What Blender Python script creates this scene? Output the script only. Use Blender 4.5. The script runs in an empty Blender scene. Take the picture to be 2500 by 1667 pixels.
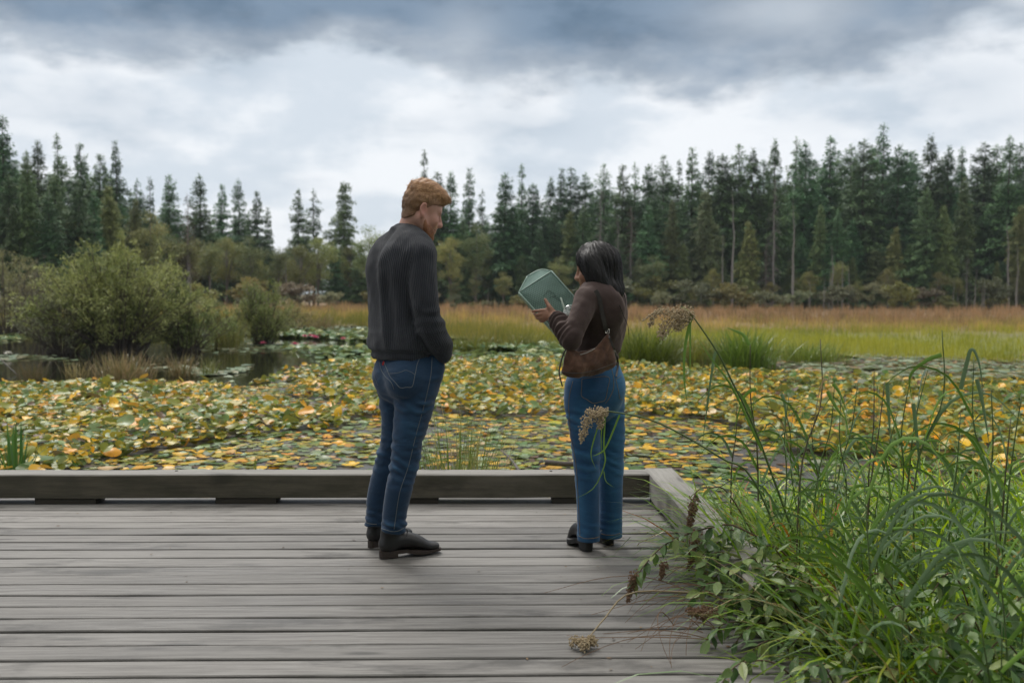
import bpy, bmesh, math, random
import numpy as np
from mathutils import Vector, Matrix, Euler
from mathutils.bvhtree import BVHTree

scene = bpy.context.scene
COL = scene.collection
R = math.radians
rng = np.random.default_rng(7)
random.seed(7)

# ---------------------------------------------------------------- camera
CAM_H = 1.243
cam_data = bpy.data.cameras.new("camera")
cam = bpy.data.objects.new("camera", cam_data)
COL.objects.link(cam)
cam_data.sensor_width = 36.0
cam_data.lens = 35.0
cam_data.clip_end = 3000.0
cam_data.dof.use_dof = True
cam_data.dof.focus_distance = 4.75
cam_data.dof.aperture_fstop = 3.2
YAW, PITCH, ROLL = R(1.6), R(2.86), R(0.25)
M_CAM = (Matrix.Rotation(-YAW, 3, 'Z') @ Matrix.Rotation(math.pi / 2 - PITCH, 3, 'X') @ Matrix.Rotation(ROLL, 3, 'Z'))
cam.location = (0, 0, CAM_H)
cam.rotation_euler = M_CAM.to_euler()
scene.camera = cam
FPX = 35.0 / 36.0 * 2500
CAM_P = Vector((0, 0, CAM_H))


def ray(px, py):
    d = Vector(((px - 1250) / FPX, -(py - 833.5) / FPX, -1.0))
    return M_CAM @ d


def at(px, py, Y):
    """point of the photograph's ray (2500 px wide) at world depth Y"""
    d = ray(px, py)
    return CAM_P + d * (Y / d.y)


def onz(px, py, z):
    d = ray(px, py)
    return CAM_P + d * ((z - CAM_H) / d.z)


def proj(p):
    q = M_CAM.transposed() @ (Vector(p) - CAM_P)
    return (1250 + FPX * q.x / -q.z, 833.5 - FPX * q.y / -q.z)


# ---------------------------------------------------------------- render / view
scene.render.engine = 'CYCLES'
scene.view_settings.view_transform = 'Standard'
scene.view_settings.look = 'None'
scene.view_settings.gamma = 1.0
scene.view_settings.use_curve_mapping = False
scene.view_settings.exposure = 0.68
try:
    scene.cycles.use_denoising = True
    scene.cycles.max_bounces = 6
    scene.cycles.transparent_max_bounces = 8
    scene.cycles.volume_bounces = 0
except Exception:
    pass

# ---------------------------------------------------------------- node helpers


class G:
    """small helper round a node tree"""

    def __init__(self, nt):
        self.nt = nt
        nt.nodes.clear()

    def n(self, t, **kw):
        nd = self.nt.nodes.new('ShaderNode' + t)
        for k, v in kw.items():
            setattr(nd, k, v)
        return nd

    def l(self, a, b):
        self.nt.links.new(a, b)

    def put(self, sock, v):
        if isinstance(v, bpy.types.NodeSocket):
            self.l(v, sock)
        else:
            sock.default_value = v

    def math(self, op, a, b=0.0, c=0.0, clamp=False):
        nd = self.n('Math', operation=op, use_clamp=clamp)
        self.put(nd.inputs[0], a)
        self.put(nd.inputs[1], b)
        if op in ('MULTIPLY_ADD', 'SMOOTH_MIN', 'COMPARE', 'WRAP'):
            self.put(nd.inputs[2], c)
        return nd.outputs[0]

    def vmath(self, op, a, b=(0, 0, 0)):
        nd = self.n('VectorMath', operation=op)
        self.put(nd.inputs[0], a)
        if op == 'SCALE':
            self.put(nd.inputs['Scale'], b)
            return nd.outputs[0]
        self.put(nd.inputs[1], b)
        return nd.outputs['Value'] if op in ('LENGTH', 'DISTANCE', 'DOT_PRODUCT') else nd.outputs[0]

    def noise(self, vec, scale, detail=4.0, rough=0.55, dist=0.0, out='Fac'):
        nd = self.n('TexNoise')
        if vec is not None:
            self.l(vec, nd.inputs['Vector'])
        nd.inputs['Scale'].default_value = scale
        nd.inputs['Detail'].default_value = detail
        nd.inputs['Roughness'].default_value = rough
        nd.inputs['Distortion'].default_value = dist
        return nd.outputs[out]

    def ss(self, v, lo, hi, a=0.0, b=1.0):
        nd = self.n('MapRange', interpolation_type='SMOOTHSTEP')
        self.put(nd.inputs['Value'], v)
        self.put(nd.inputs['From Min'], lo)
        self.put(nd.inputs['From Max'], hi)
        self.put(nd.inputs['To Min'], a)
        self.put(nd.inputs['To Max'], b)
        return nd.outputs['Result']

    def mix(self, f, a, b, blend='MIX'):
        nd = self.n('Mix', data_type='RGBA', blend_type=blend)
        self.put(nd.inputs[0], f)
        for s, v in ((nd.inputs[6], a), (nd.inputs[7], b)):
            if isinstance(v, (tuple, list)):
                v = (*v[:3], 1.0)
            self.put(s, v)
        return nd.outputs[2]

    def ramp(self, fac, stops, interp='LINEAR'):
        nd = self.n('ValToRGB')
        cr = nd.color_ramp
        cr.interpolation = interp
        while len(cr.elements) > 1:
            cr.elements.remove(cr.elements[-1])
        for i, (p, c) in enumerate(stops):
            e = cr.elements[0] if i == 0 else cr.elements.new(p)
            e.position = p
            e.color = (*c, 1.0) if len(c) == 3 else c
        self.put(nd.inputs[0], fac)
        return nd.outputs[0]

    def bump(self, h, strength=0.3, dist=0.01, normal=None):
        nd = self.n('Bump')
        nd.inputs['Strength'].default_value = strength
        nd.inputs['Distance'].default_value = dist
        self.l(h, nd.inputs['Height'])
        if normal is not None:
            self.l(normal, nd.inputs['Normal'])
        return nd.outputs[0]

    def attr(self, name, out='Color'):
        return self.n('Attribute', attribute_name=name).outputs[out]

    def objco(self):
        return self.n('TexCoord').outputs['Object']

    def mapping(self, vec, scale=(1, 1, 1), rot=(0, 0, 0), loc=(0, 0, 0)):
        nd = self.n('Mapping')
        self.l(vec, nd.inputs[0])
        nd.inputs['Scale'].default_value = scale
        nd.inputs['Rotation'].default_value = rot
        nd.inputs['Location'].default_value = loc
        return nd.outputs[0]

    def bsdf(self, color, rough=0.6, normal=None, **kw):
        b = self.n('BsdfPrincipled')
        if isinstance(color, (tuple, list)):
            color = (*color[:3], 1.0)
        self.put(b.inputs['Base Color'], color)
        self.put(b.inputs['Roughness'], rough)
        if normal is not None:
            self.l(normal, b.inputs['Normal'])
        for k, v in kw.items():
            self.put(b.inputs[k.replace('_', ' ')], v)
        return b

    def out(self, sh):
        o = self.n('OutputMaterial')
        self.l(sh, o.inputs['Surface'])


def material(name):
    m = bpy.data.materials.new(name)
    m.use_nodes = True
    return m, G(m.node_tree)


def plain(name, color, rough=0.6, var=0.15, nscale=20.0, bump=0.0, bscale=200.0, **kw):
    m, g = material(name)
    co = g.objco()
    f = g.noise(co, nscale, 4)
    c = g.mix(f, tuple(x * (1 - var) for x in color), tuple(min(1, x * (1 + var)) for x in color))
    nrm = g.bump(g.noise(co, bscale, 3), bump, 0.004) if bump else None
    g.out(g.bsdf(c, rough, nrm, **kw).outputs[0])
    return m


# ---------------------------------------------------------------- world: overcast sky, dark cloud deck over a bright band
SUN_EL, SUN_AZ = R(52), R(-25)          # sun behind the cloud, ahead and a little to the left
world = bpy.data.worlds.new("World")
scene.world = world
world.use_nodes = True
g = G(world.node_tree)
d3 = g.n('TexCoord').outputs['Generated']
sx = g.n('SeparateXYZ')
g.l(d3, sx.inputs[0])
X, Y_, Z_ = sx.outputs
el = g.math('ARCSINE', Z_)
az = g.math('ARCTAN2', X, Y_)
zc = g.math('ADD', g.math('MAXIMUM', Z_, 0.0), 0.16)
cp = g.n('CombineXYZ')
g.l(g.math('DIVIDE', X, zc), cp.inputs[0])
g.l(g.math('DIVIDE', Y_, zc), cp.inputs[1])
plane = cp.outputs[0]
n_big = g.noise(plane, 1.1, 5, 0.5, 0.1)
n_med = g.noise(plane, 2.2, 5, 0.52, 0.0)
dirn = g.mapping(d3, (1, 1, 2.2))
n_dir = g.noise(dirn, 7.0, 5, 0.52, 0.0)


def az_of(xd):
    return YAW + math.atan((xd * 1.063 - 1250) / FPX)


def el_of(yd):
    return math.atan((712 - yd * 1.063) / FPX)


# edge of the dark deck: elevation by azimuth, ragged with noise
pts = [(-300, 175), (0, 180), (350, 195), (560, 190), (700, 160), (780, 128), (900, 165), (1010, 180), (1090, 205), (1350, 205),
       (1700, 228), (1900, 214), (2050, 170), (2200, 140), (2400, 118), (2700, 170)]
a0, a1 = az_of(-700), az_of(3000)
edge = g.ramp(g.math('DIVIDE', g.math('SUBTRACT', az, a0), a1 - a0, clamp=True),
              [((az_of(x) - a0) / (a1 - a0), (el_of(y),) * 3) for x, y in pts], 'B_SPLINE')
n_mid = g.noise(dirn, 17.0, 5, 0.55, 0.0)
wob = g.math('ADD', g.math('MULTIPLY', g.math('SUBTRACT', n_dir, 0.5), 0.10), g.math('MULTIPLY', g.math('SUBTRACT', n_mid, 0.5), 0.062))
over = g.math('ADD', g.math('SUBTRACT', el, edge), wob)
dark = g.math('ADD', g.ss(over, -0.016, 0.020, 0.0, 0.64), g.ss(over, 0.006, 0.060, 0.0, 0.36))


def blob(xd, yd, wx, wy, amp):
    dx = g.math('DIVIDE', g.math('SUBTRACT', az, az_of(xd)), wx / 2286.0)
    dy = g.math('DIVIDE', g.math('SUBTRACT', el, el_of(yd)), wy / 2286.0)
    r2 = g.math('ADD', g.math('MULTIPLY', dx, dx), g.math('MULTIPLY', dy, dy))
    r2 = g.math('ADD', r2, g.math('MULTIPLY', g.math('SUBTRACT', n_dir, 0.5), 2.4))
    return g.math('MULTIPLY', g.math('POWER', 2.718, g.math('MULTIPLY', r2, -1.0)), amp)


grey = blob(235, 285, 120, 60, 0.42)
for b in ((300, 350, 70, 25, 0.28), (530, 195, 90, 35, 0.26), (1170, 292, 130, 38, 0.40), (2200, 240, 170, 65, 0.40), (1900, 300, 120, 30, 0.18), (0, 290, 90, 70, 0.22), (2330, 320, 120, 40, 0.2)):
    grey = g.math('ADD', grey, blob(*b))
grey = g.math('ADD', grey, g.ss(n_med, 0.50, 0.80, 0.0, 0.34))
grey = g.math('MINIMUM', grey, 0.7)
hole = blob(1790, 60, 190, 62, 0.50)
for b in ((2350, 55, 60, 45, 0.75), (1070, 100, 90, 75, 0.30), (60, 10, 200, 30, 0.15)):
    hole = g.math('ADD', hole, blob(*b))
# overhead, out of frame, the deck goes on, broken and brighter towards the zenith
upper = g.math('MULTIPLY', g.ss(el, 0.31, 0.62), g.ss(n_big, 0.36, 0.62, 0.45, 1.0))
dark = g.math('MULTIPLY', dark, g.math('SUBTRACT', 1.0, hole, clamp=True))
K = 10.0                                   # world strength is 0.1
c_white = g.mix(g.ss(n_dir, 0.38, 0.56), tuple(v * K for v in (0.43, 0.475, 0.525)), tuple(v * K for v in (0.58, 0.60, 0.625)))
c_grey = (0.235 * K, 0.295 * K, 0.365 * K)
c_dark = g.mix(g.ss(n_dir, 0.40, 0.62), tuple(v * K for v in (0.066, 0.108, 0.162)), tuple(v * K for v in (0.135, 0.188, 0.255)))
cl = g.mix(g.math('MULTIPLY', grey, 1.0, clamp=True), c_white, c_grey)
cl = g.mix(dark, cl, c_dark)
cl = g.mix(upper, cl, (0.98 * K, 0.945 * K, 0.90 * K))
sky = g.n('TexSky', sky_type='NISHITA')
sky.sun_disc = False
sky.sun_elevation = SUN_EL
sky.sun_rotation = SUN_AZ
cl = g.mix(g.ss(n_big, 0.60, 0.80, 0.985, 0.93), sky.outputs[0], cl)
bg = g.n('Background')
g.l(cl, bg.inputs['Color'])
bg.inputs['Strength'].default_value = 0.1
wo = g.n('OutputWorld')
g.l(bg.outputs[0], wo.inputs['Surface'])

sun_data = bpy.data.lights.new("sun", 'SUN')
sun_data.energy = 1.5
sun_data.angle = R(26)
sun_data.color = (1.0, 0.965, 0.91)
sun = bpy.data.objects.new("sun", sun_data)
COL.objects.link(sun)
sdir = Vector((math.sin(SUN_AZ) * math.cos(SUN_EL), math.cos(SUN_AZ) * math.cos(SUN_EL), math.sin(SUN_EL)))
sun.rotation_euler = sdir.to_track_quat('Z', 'Y').to_euler()
sun.location = sdir * 50

# ---------------------------------------------------------------- object helpers


def tag(o, label=None, cat=None, group=None, kind=None):
    if label:
        o['label'] = label
    if cat:
        o['category'] = cat
    if group:
        o['group'] = group
    if kind:
        o['kind'] = kind
    return o


def link(name, me, parent=None, loc=None):
    o = bpy.data.objects.new(name, me)
    COL.objects.link(o)
    if parent is not None:
        o.parent = parent
    if loc is not None:
        o.location = loc
    return o


def empty(name, loc=(0, 0, 0), rz=0.0, label=None, cat=None, group=None, kind=None):
    o = bpy.data.objects.new(name, None)
    o.empty_display_size = 0.1
    COL.objects.link(o)
    o.location = loc
    o.rotation_euler = (0, 0, rz)
    return tag(o, label, cat, group, kind)


def mesh_np(name, verts, faces, mat=None, cols=None, smooth=False, attrs=None):
    """verts Nx3, faces MxK (K = 3 or 4) numpy; cols per-vertex Nx3"""
    me = bpy.data.meshes.new(name)
    verts = np.asarray(verts, dtype=np.float32)
    faces = np.asarray(faces, dtype=np.int32)
    nf, k = faces.shape
    me.vertices.add(len(verts))
    me.vertices.foreach_set('co', verts.ravel())
    me.loops.add(nf * k)
    me.loops.foreach_set('vertex_index', faces.ravel())
    me.polygons.add(nf)
    me.polygons.foreach_set('loop_start', np.arange(nf, dtype=np.int32) * k)
    me.polygons.foreach_set('loop_total', np.full(nf, k, dtype=np.int32))
    if smooth:
        me.polygons.foreach_set('use_smooth', np.ones(nf, dtype=bool))
    me.update(calc_edges=True)
    if cols is not None:
        a = me.color_attributes.new('col', 'FLOAT_COLOR', 'POINT')
        c = np.ones((len(verts), 4), dtype=np.float32)
        c[:, :3] = cols
        a.data.foreach_set('color', c.ravel())
    for k_, v in (attrs or {}).items():
        a = me.attributes.new(k_, 'FLOAT', 'POINT')
        a.data.foreach_set('value', np.asarray(v, dtype=np.float32))
    if mat is not None:
        me.materials.append(mat)
    return me


def mesh_py(name, verts, faces, mat=None, smooth=False):
    me = bpy.data.meshes.new(name)
    me.from_pydata([tuple(v) for v in verts], [], faces)
    me.update()
    if smooth:
        for p in me.polygons:
            p.use_smooth = True
    if mat is not None:
        me.materials.append(mat)
    return me


def tube(points, radii, n=8, cap=True):
    """tapered tube along points; returns verts, quads"""
    P = np.asarray([tuple(p) for p in points], dtype=float)
    radii = np.broadcast_to(np.asarray(radii, dtype=float), (len(P),))
    T = np.gradient(P, axis=0)
    T /= np.linalg.norm(T, axis=1, keepdims=True) + 1e-12
    ref = np.array([0, 0, 1.0]) if abs(T[0][2]) < 0.9 else np.array([1.0, 0, 0])
    V = []
    for i in range(len(P)):
        u = np.cross(T[i], ref)
        if np.linalg.norm(u) < 1e-6:
            u = np.array([1.0, 0, 0])
        u /= np.linalg.norm(u)
        v = np.cross(u, T[i])
        ref = v if i else ref
        a = np.arange(n) / n * 2 * math.pi
        V.append(P[i] + radii[i] * (np.cos(a)[:, None] * u + np.sin(a)[:, None] * v))
    V = np.concatenate(V)
    F = []
    for i in range(len(P) - 1):
        for j in range(n):
            F.append((i * n + j, i * n + (j + 1) % n, (i + 1) * n + (j + 1) % n, (i + 1) * n + j))
    if cap:
        m = len(V)
        V = np.concatenate([V, P[:1], P[-1:]])
        for j in range(n):
            F.append((m, (j + 1) % n, j, j) if False else (m, (j + 1) % n, j))
            F.append((m + 1, (len(P) - 1) * n + j, (len(P) - 1) * n + (j + 1) % n))
    return V, F


class MB:
    """collects verts and faces for one mesh object"""

    def __init__(self):
        self.v, self.f, self.k = [], [], 0

    def add(self, V, F):
        self.v.extend([tuple(p) for p in V])
        self.f.extend([tuple(i + self.k for i in q) for q in F])
        self.k += len(V)
        return self

    def tube(self, pts, r, n=6):
        return self.add(*tube(pts, r, n))

    def box(self, c, s, rot=None):
        V = [Vector((x * s[0] / 2, y * s[1] / 2, z * s[2] / 2)) for x in (-1, 1) for y in (-1, 1) for z in (-1, 1)]
        if rot is not None:
            V = [rot @ v for v in V]
        V = [v + Vector(c) for v in V]
        return self.add(V, [(0, 1, 3, 2), (4, 6, 7, 5), (0, 4, 5, 1), (2, 3, 7, 6), (0, 2, 6, 4), (1, 5, 7, 3)])

    def build(self, name, mat, parent=None, smooth=False):
        return link(name, mesh_py(name, self.v, self.f, mat, smooth), parent)


def spline(pts, n):
    """Catmull-Rom through pts (any dimension), n samples"""
    P = np.asarray([tuple(p) for p in pts], dtype=float)
    P = np.vstack([2 * P[0] - P[1], P, 2 * P[-1] - P[-2]])
    m = len(P) - 3
    out = []
    for t in np.linspace(0, m - 1e-9, n):
        i = int(t)
        f = t - i
        p0, p1, p2, p3 = P[i:i + 4]
        out.append(0.5 * (2 * p1 + (p2 - p0) * f + (2 * p0 - 5 * p1 + 4 * p2 - p3) * f * f + (3 * p1 - p0 - 3 * p2 + p3) * f ** 3))
    return np.array(out)


ORD = ("first second third fourth fifth sixth seventh eighth ninth tenth eleventh twelfth thirteenth fourteenth fifteenth "
       "sixteenth seventeenth eighteenth nineteenth twentieth").split()
TENS = {20: 'twenty', 30: 'thirty', 40: 'forty', 50: 'fifty', 60: 'sixty', 70: 'seventy', 80: 'eighty', 90: 'ninety'}


def ordinal(n):
    if n <= 20:
        return ORD[n - 1]
    t, u = n // 10 * 10, n % 10
    if n >= 100:
        return 'hundred-and-' + ordinal(n - 100) if n > 100 else 'hundredth'
    return TENS[t] + '-' + ORD[u - 1] if u else TENS[t][:-1] + 'ieth'


def label_rows(rows, where='from left'):
    """rows: (object, base label, x in the picture). Same base: tell apart by the order in the picture."""
    by = {}
    for o, b, x in rows:
        by.setdefault(b, []).append((x, o))
    for b, v in by.items():
        v.sort(key=lambda t: t[0])
        for i, (x, o) in enumerate(v):
            if len(v) == 1:
                o['label'] = b
            else:
                w = ordinal(i + 1) + ' ' + where
                o['label'] = b + ', ' + w


def vnoise(P, scale, seed=0):
    """cheap smooth value noise in numpy, about -1..1"""
    P = np.asarray(P) * scale + seed * 17.31
    i = np.floor(P).astype(np.int64)
    f = P - i
    f = f * f * (3 - 2 * f)

    def h(a, b, c):
        n = (a * 374761393 + b * 668265263 + c * 1274126177 + seed * 69069) & 0x7fffffff
        n = ((n ^ (n >> 13)) * 1274126177) & 0x7fffffff
        return ((n ^ (n >> 16)) & 0xffff) / 32767.5 - 1
    r = 0
    for dx in (0, 1):
        for dy in (0, 1):
            for dz in (0, 1):
                w = (f[:, 0] if dx else 1 - f[:, 0]) * (f[:, 1] if dy else 1 - f[:, 1]) * (f[:, 2] if dz else 1 - f[:, 2])
                r = r + w * h(i[:, 0] + dx, i[:, 1] + dy, i[:, 2] + dz)
    return r
# ---------------------------------------------------------------- the setting: pond bed, water, marsh, hill
WZ = -0.60                                   # water level; the deck's top is z = 0


def rel(px):
    """world X per metre of depth for a picture column"""
    d = ray(px, 760)
    return d.x / d.y


def relv(px):
    return np.tan(np.arctan((np.asarray(px) - 1250) / FPX) + YAW)


m_mud, g = material('pond_bed_mud')
co = g.objco()
c = g.ramp(g.noise(co, 0.8, 8, 0.6), [(0.3, (0.018, 0.015, 0.010)), (0.7, (0.05, 0.043, 0.030))])
g.out(g.bsdf(c, 0.8).outputs[0])

m_water, g = material('dark_pond_water')
co = g.objco()
h = g.noise(g.mapping(co, (0.7, 2.0, 1)), 1.1, 3, 0.5)
h2 = g.noise(co, 9.0, 2, 0.5)
nrm = g.bump(h, 0.10, 0.05)
nrm = g.bump(h2, 0.03, 0.01, nrm)
g.out(g.bsdf((0.010, 0.010, 0.007), 0.05, nrm, IOR=1.333, Specular_IOR_Level=0.5).outputs[0])

m_marsh, g = material('marsh_ground')
co = g.objco()
sy = g.n('SeparateXYZ')
g.l(co, sy.inputs[0])
far = g.ss(g.math('ADD', sy.outputs[1], g.math('MULTIPLY', g.noise(co, 0.06, 4), 16.0)), 44, 62)
c1 = g.ramp(g.noise(co, 0.5, 6, 0.6), [(0.3, (0.085, 0.100, 0.020)), (0.7, (0.20, 0.22, 0.040))])
c2 = g.ramp(g.noise(co, 0.4, 6, 0.6), [(0.3, (0.13, 0.085, 0.045)), (0.7, (0.26, 0.175, 0.095))])
g.out(g.bsdf(g.mix(far, c1, c2), 0.9).outputs[0])


def sheet(name, outline, z, mat, wob=0.0, seed=1):
    V = []
    for i, (x, y) in enumerate(outline):
        V.append((x, y, z))
    o = link(name, mesh_py(name, V, [tuple(range(len(V)))], mat))
    return tag(o, kind='structure')


sheet('ground', [(-600, -500), (600, -500), (600, 700), (-600, 700)], -1.05, m_mud)
sheet('pond_water', [(-160, -2.0), (160, -2.0), (160, 90), (-160, 90)], WZ, m_water)


def shore_y(px):
    """depth at which the marsh begins, by picture column"""
    xs = [-400, 0, 300, 620, 700, 900, 1080, 1250, 1400, 1540, 1700, 1850, 2000, 2200, 2500, 2900]
    ys = [44, 46, 47, 46, 49, 52, 40, 34.5, 33.5, 31, 31, 31, 29.0, 27.5, 25.8, 24.5]
    return float(np.interp(px, xs, ys))


edge_pts = []
for px in range(-700, 3700, 18):
    Y = shore_y(px)
    p = np.array([[px * 0.02, 3.1, 0.0]])
    Y *= 1 + 0.05 * float(vnoise(p, 1.0, 3)[0]) + 0.02 * float(vnoise(p, 3.3, 5)[0])
    edge_pts.append((rel(px) * Y, Y))
SHORE = np.array(edge_pts)
tag(sheet('marsh', edge_pts + [(300, 190), (300, 420), (-300, 420), (-300, 60)], WZ + 0.05, m_marsh), kind='structure')
# rising ground under the left-hand wood
HV, HF = [], []
nx_, ny_ = 40, 30
for j in range(ny_):
    for i in range(nx_):
        x = -190 + i * (175.0 / (nx_ - 1))
        y = 58 + j * (190.0 / (ny_ - 1))
        t = max(0.0, min(1.0, (-22 - x - (y - 75) * 0.35) / 50.0))
        HV.append((x, y, WZ - 0.15 + 9.0 * t * t * (3 - 2 * t) + 0.3 * math.sin(x * 0.3) * t))
for j in range(ny_ - 1):
    for i in range(nx_ - 1):
        a = j * nx_ + i
        HF.append((a, a + 1, a + nx_ + 1, a + nx_))
m_hill = plain('wooded_hill_soil', (0.045, 0.040, 0.022), 0.95, 0.4, 0.3)
tag(link('hill', mesh_py('hill', HV, HF, m_hill, True)), kind='structure')


def hill_z(x, y):
    t = max(0.0, min(1.0, (-22 - x - (y - 75) * 0.35) / 50.0))
    return WZ - 0.15 + 9.0 * t * t * (3 - 2 * t)


# bank of soil beside the deck that carries the plants at the right
BV, BF = [], []
for j in range(30):
    for i in range(30):
        x = 1.05 + i * 0.30
        y = -1.5 + j * 0.30
        t = max(0.0, min(1.0, (6.6 - y) / 1.2))
        z = -0.72 + 0.42 * t + 0.04 * math.sin(x * 5 + y * 3)
        BV.append((x, y, z))
for j in range(29):
    for i in range(29):
        a = j * 30 + i
        BF.append((a, a + 1, a + 31, a + 30))
tag(link('bank', mesh_py('bank', BV, BF, plain('bank_soil', (0.035, 0.028, 0.016), 0.95, 0.4, 6.0), True)), kind='structure')

# wet mud between the near pads
m_flat, g = material('wet_mud')
co = g.objco()
n1 = g.noise(co, 1.6, 6, 0.6)
n2 = g.noise(co, 14.0, 5, 0.6)
c = g.ramp(n1, [(0.3, (0.022, 0.019, 0.015)), (0.7, (0.060, 0.053, 0.047))])
g.out(g.bsdf(c, g.ss(n1, 0.35, 0.6, 0.62, 0.30), g.bump(n2, 0.5, 0.02), Specular_IOR_Level=0.3).outputs[0])
pts = [(-0.85 * 5 - 3, 2.0)]
mud_far = []
for px in range(-500, 3500, 60):
    Y = float(np.interp(px, [-500, 0, 500, 760, 1000, 1400, 1700, 2100, 2600, 3100], [17.6, 17.6, 17.4, 18.5, 20, 20.5, 19.8, 18.6, 17.5, 17]))
    Y *= 1 + 0.06 * math.sin(px * 0.013) + 0.03 * math.sin(px * 0.047)
    mud_far.append((rel(px) * Y, Y))
sheet('mud', [(9, 2.0), (-9, 2.0)] + mud_far, WZ + 0.003, m_flat)
# ---------------------------------------------------------------- boardwalk


def wood_material(name, base, dark, light, moss=0.0, seed=0.0):
    m, g = material(name)
    co = g.objco()
    info = g.n('ObjectInfo')
    off = g.vmath('SCALE', g.n('CombineXYZ').outputs[0], 1.0)
    cx = g.n('CombineXYZ')
    g.l(g.math('MULTIPLY', info.outputs['Random'], 57.0), cx.inputs[0])
    g.l(g.math('MULTIPLY', info.outputs['Random'], 31.0), cx.inputs[1])
    p = g.vmath('ADD', co, cx.outputs[0])
    warp = g.noise(p, 1.3, 3, 0.5, out='Color')
    pw = g.vmath('ADD', p, g.vmath('SCALE', warp, 0.05))
    grain = g.noise(g.mapping(pw, (2.6, 52.0, 52.0)), 1.0, 6, 0.68)
    fine = g.noise(g.mapping(p, (16.0, 240.0, 240.0)), 1.0, 4, 0.7)
    patch = g.noise(g.mapping(p, (0.7, 2.5, 2.5)), 1.0, 5, 0.6)
    c = g.mix(g.ss(grain, 0.30, 0.68), dark, base)
    c = g.mix(g.math('MULTIPLY', g.ss(patch, 0.42, 0.75), 0.7), c, light)
    c = g.mix(g.math('MULTIPLY', g.ss(fine, 0.56, 0.80), 0.45), c, tuple(x * 0.45 for x in dark))
    # knots
    vor = g.n('TexVoronoi', voronoi_dimensions='2D')
    g.l(g.mapping(pw, (1.15, 5.5, 5.5)), vor.inputs['Vector'])
    vor.inputs['Scale'].default_value = 1.0
    knot = g.math('MULTIPLY', g.ss(vor.outputs['Distance'], 0.03, 0.13, 1.0, 0.0), g.ss(g.noise(p, 0.9, 2), 0.45, 0.60))
    c = g.mix(g.math('MULTIPLY', knot, 0.75), c, tuple(x * 0.40 for x in dark))
    # stains
    st = g.noise(g.mapping(p, (1.1, 3.0, 3.0), loc=(9, 4, 2)), 1.4, 5, 0.65)
    c = g.mix(g.math('MULTIPLY', g.ss(st, 0.53, 0.68), 0.72), c, tuple(x * 0.38 for x in dark))
    if moss:
        ms = g.noise(g.mapping(p, (1.5, 5, 5)), 2.2, 6, 0.7)
        c = g.mix(g.math('MULTIPLY', g.ss(ms, 0.40, 0.65), moss), c, (0.030, 0.030, 0.014))
    v = g.ss(info.outputs['Random'], 0.0, 1.0, 0.80, 1.14)
    hsv = g.n('HueSaturation')
    g.l(c, hsv.inputs['Color'])
    g.l(v, hsv.inputs['Value'])
    b = g.bump(grain, 0.45, 0.004)
    b = g.bump(fine, 0.35, 0.0015, b)
    g.out(g.bsdf(hsv.outputs[0], g.ss(patch, 0.3, 0.7, 0.48, 0.72), b).outputs[0])
    return m


m_plank = wood_material('weathered_plank', (0.188, 0.180, 0.166), (0.075, 0.069, 0.061), (0.260, 0.252, 0.238))
m_beam = wood_material('weathered_beam', (0.255, 0.243, 0.215), (0.150, 0.138, 0.115), (0.33, 0.32, 0.30))
m_beam_face = wood_material('stained_shaded_beam_face', (0.115, 0.100, 0.068), (0.060, 0.052, 0.034), (0.155, 0.14, 0.105), 0.5)  # front face darker: dirt and moss, plus its shade put into the colour
m_joist = plain('joist_timber', (0.05, 0.042, 0.032), 0.85, 0.3, 8)
m_screw = plain('screw_steel', (0.06, 0.055, 0.05), 0.5, 0.2, 50, Metallic=0.7)


def board(name, L, W, T, mat, parent, loc, bev=0.004, segs=14, jitter=0.0012, seed=0, face_mat=None, face=None):
    """a board along x with eased edges that are never quite straight"""
    r = np.random.default_rng(seed)
    prof = [(-W / 2 + bev, T / 2), (W / 2 - bev, T / 2), (W / 2, T / 2 - bev), (W / 2, -T / 2), (-W / 2, -T / 2), (-W / 2, T / 2 - bev)]
    V, F = [], []
    w1, w2 = r.normal(0, jitter, segs + 1), r.normal(0, jitter, segs + 1)
    zz = r.normal(0, jitter * 0.7, segs + 1)
    for i in range(segs + 1):
        x = -L / 2 + L * i / segs
        for (y, z) in prof:
            V.append((x, y + (w1[i] if y > 0 else w2[i]), z + zz[i]))
    k = len(prof)
    for i in range(segs):
        for j in range(k):
            F.append((i * k + j, i * k + (j + 1) % k, (i + 1) * k + (j + 1) % k, (i + 1) * k + j))
    F.append(tuple(range(k))[::-1])
    F.append(tuple(segs * k + j for j in range(k)))
    me = mesh_py(name, V, F, mat)
    bm = bmesh.new()
    bm.from_mesh(me)
    bmesh.ops.recalc_face_normals(bm, faces=bm.faces)
    bm.to_mesh(me)
    bm.free()
    if face_mat is not None:
        me.materials.append(face_mat)
        fd = Vector(face)
        for p in me.polygons:
            if p.normal.dot(fd) > 0.8:
                p.material_index = 1
    return link(name, me, parent, loc)


deck = empty('boardwalk', (0, 0, 0), kind='structure')
DX0, DX1 = -5.6, 1.16
rb = np.random.default_rng(5)
for i in range(31):
    yc = 5.79 - 0.0725 - 0.145 * i
    gap = rb.uniform(0.010, 0.0155)
    o = board('plank', DX1 - DX0, 0.145 - gap, 0.038, m_plank, deck, ((DX0 + DX1) / 2 + rb.uniform(-0.02, 0.02), yc, -0.019 + rb.normal(0, 0.0022)), seed=100 + i, segs=18)
    o.rotation_euler = (rb.normal(0, 0.012), 0, rb.normal(0, 0.0004))
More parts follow.
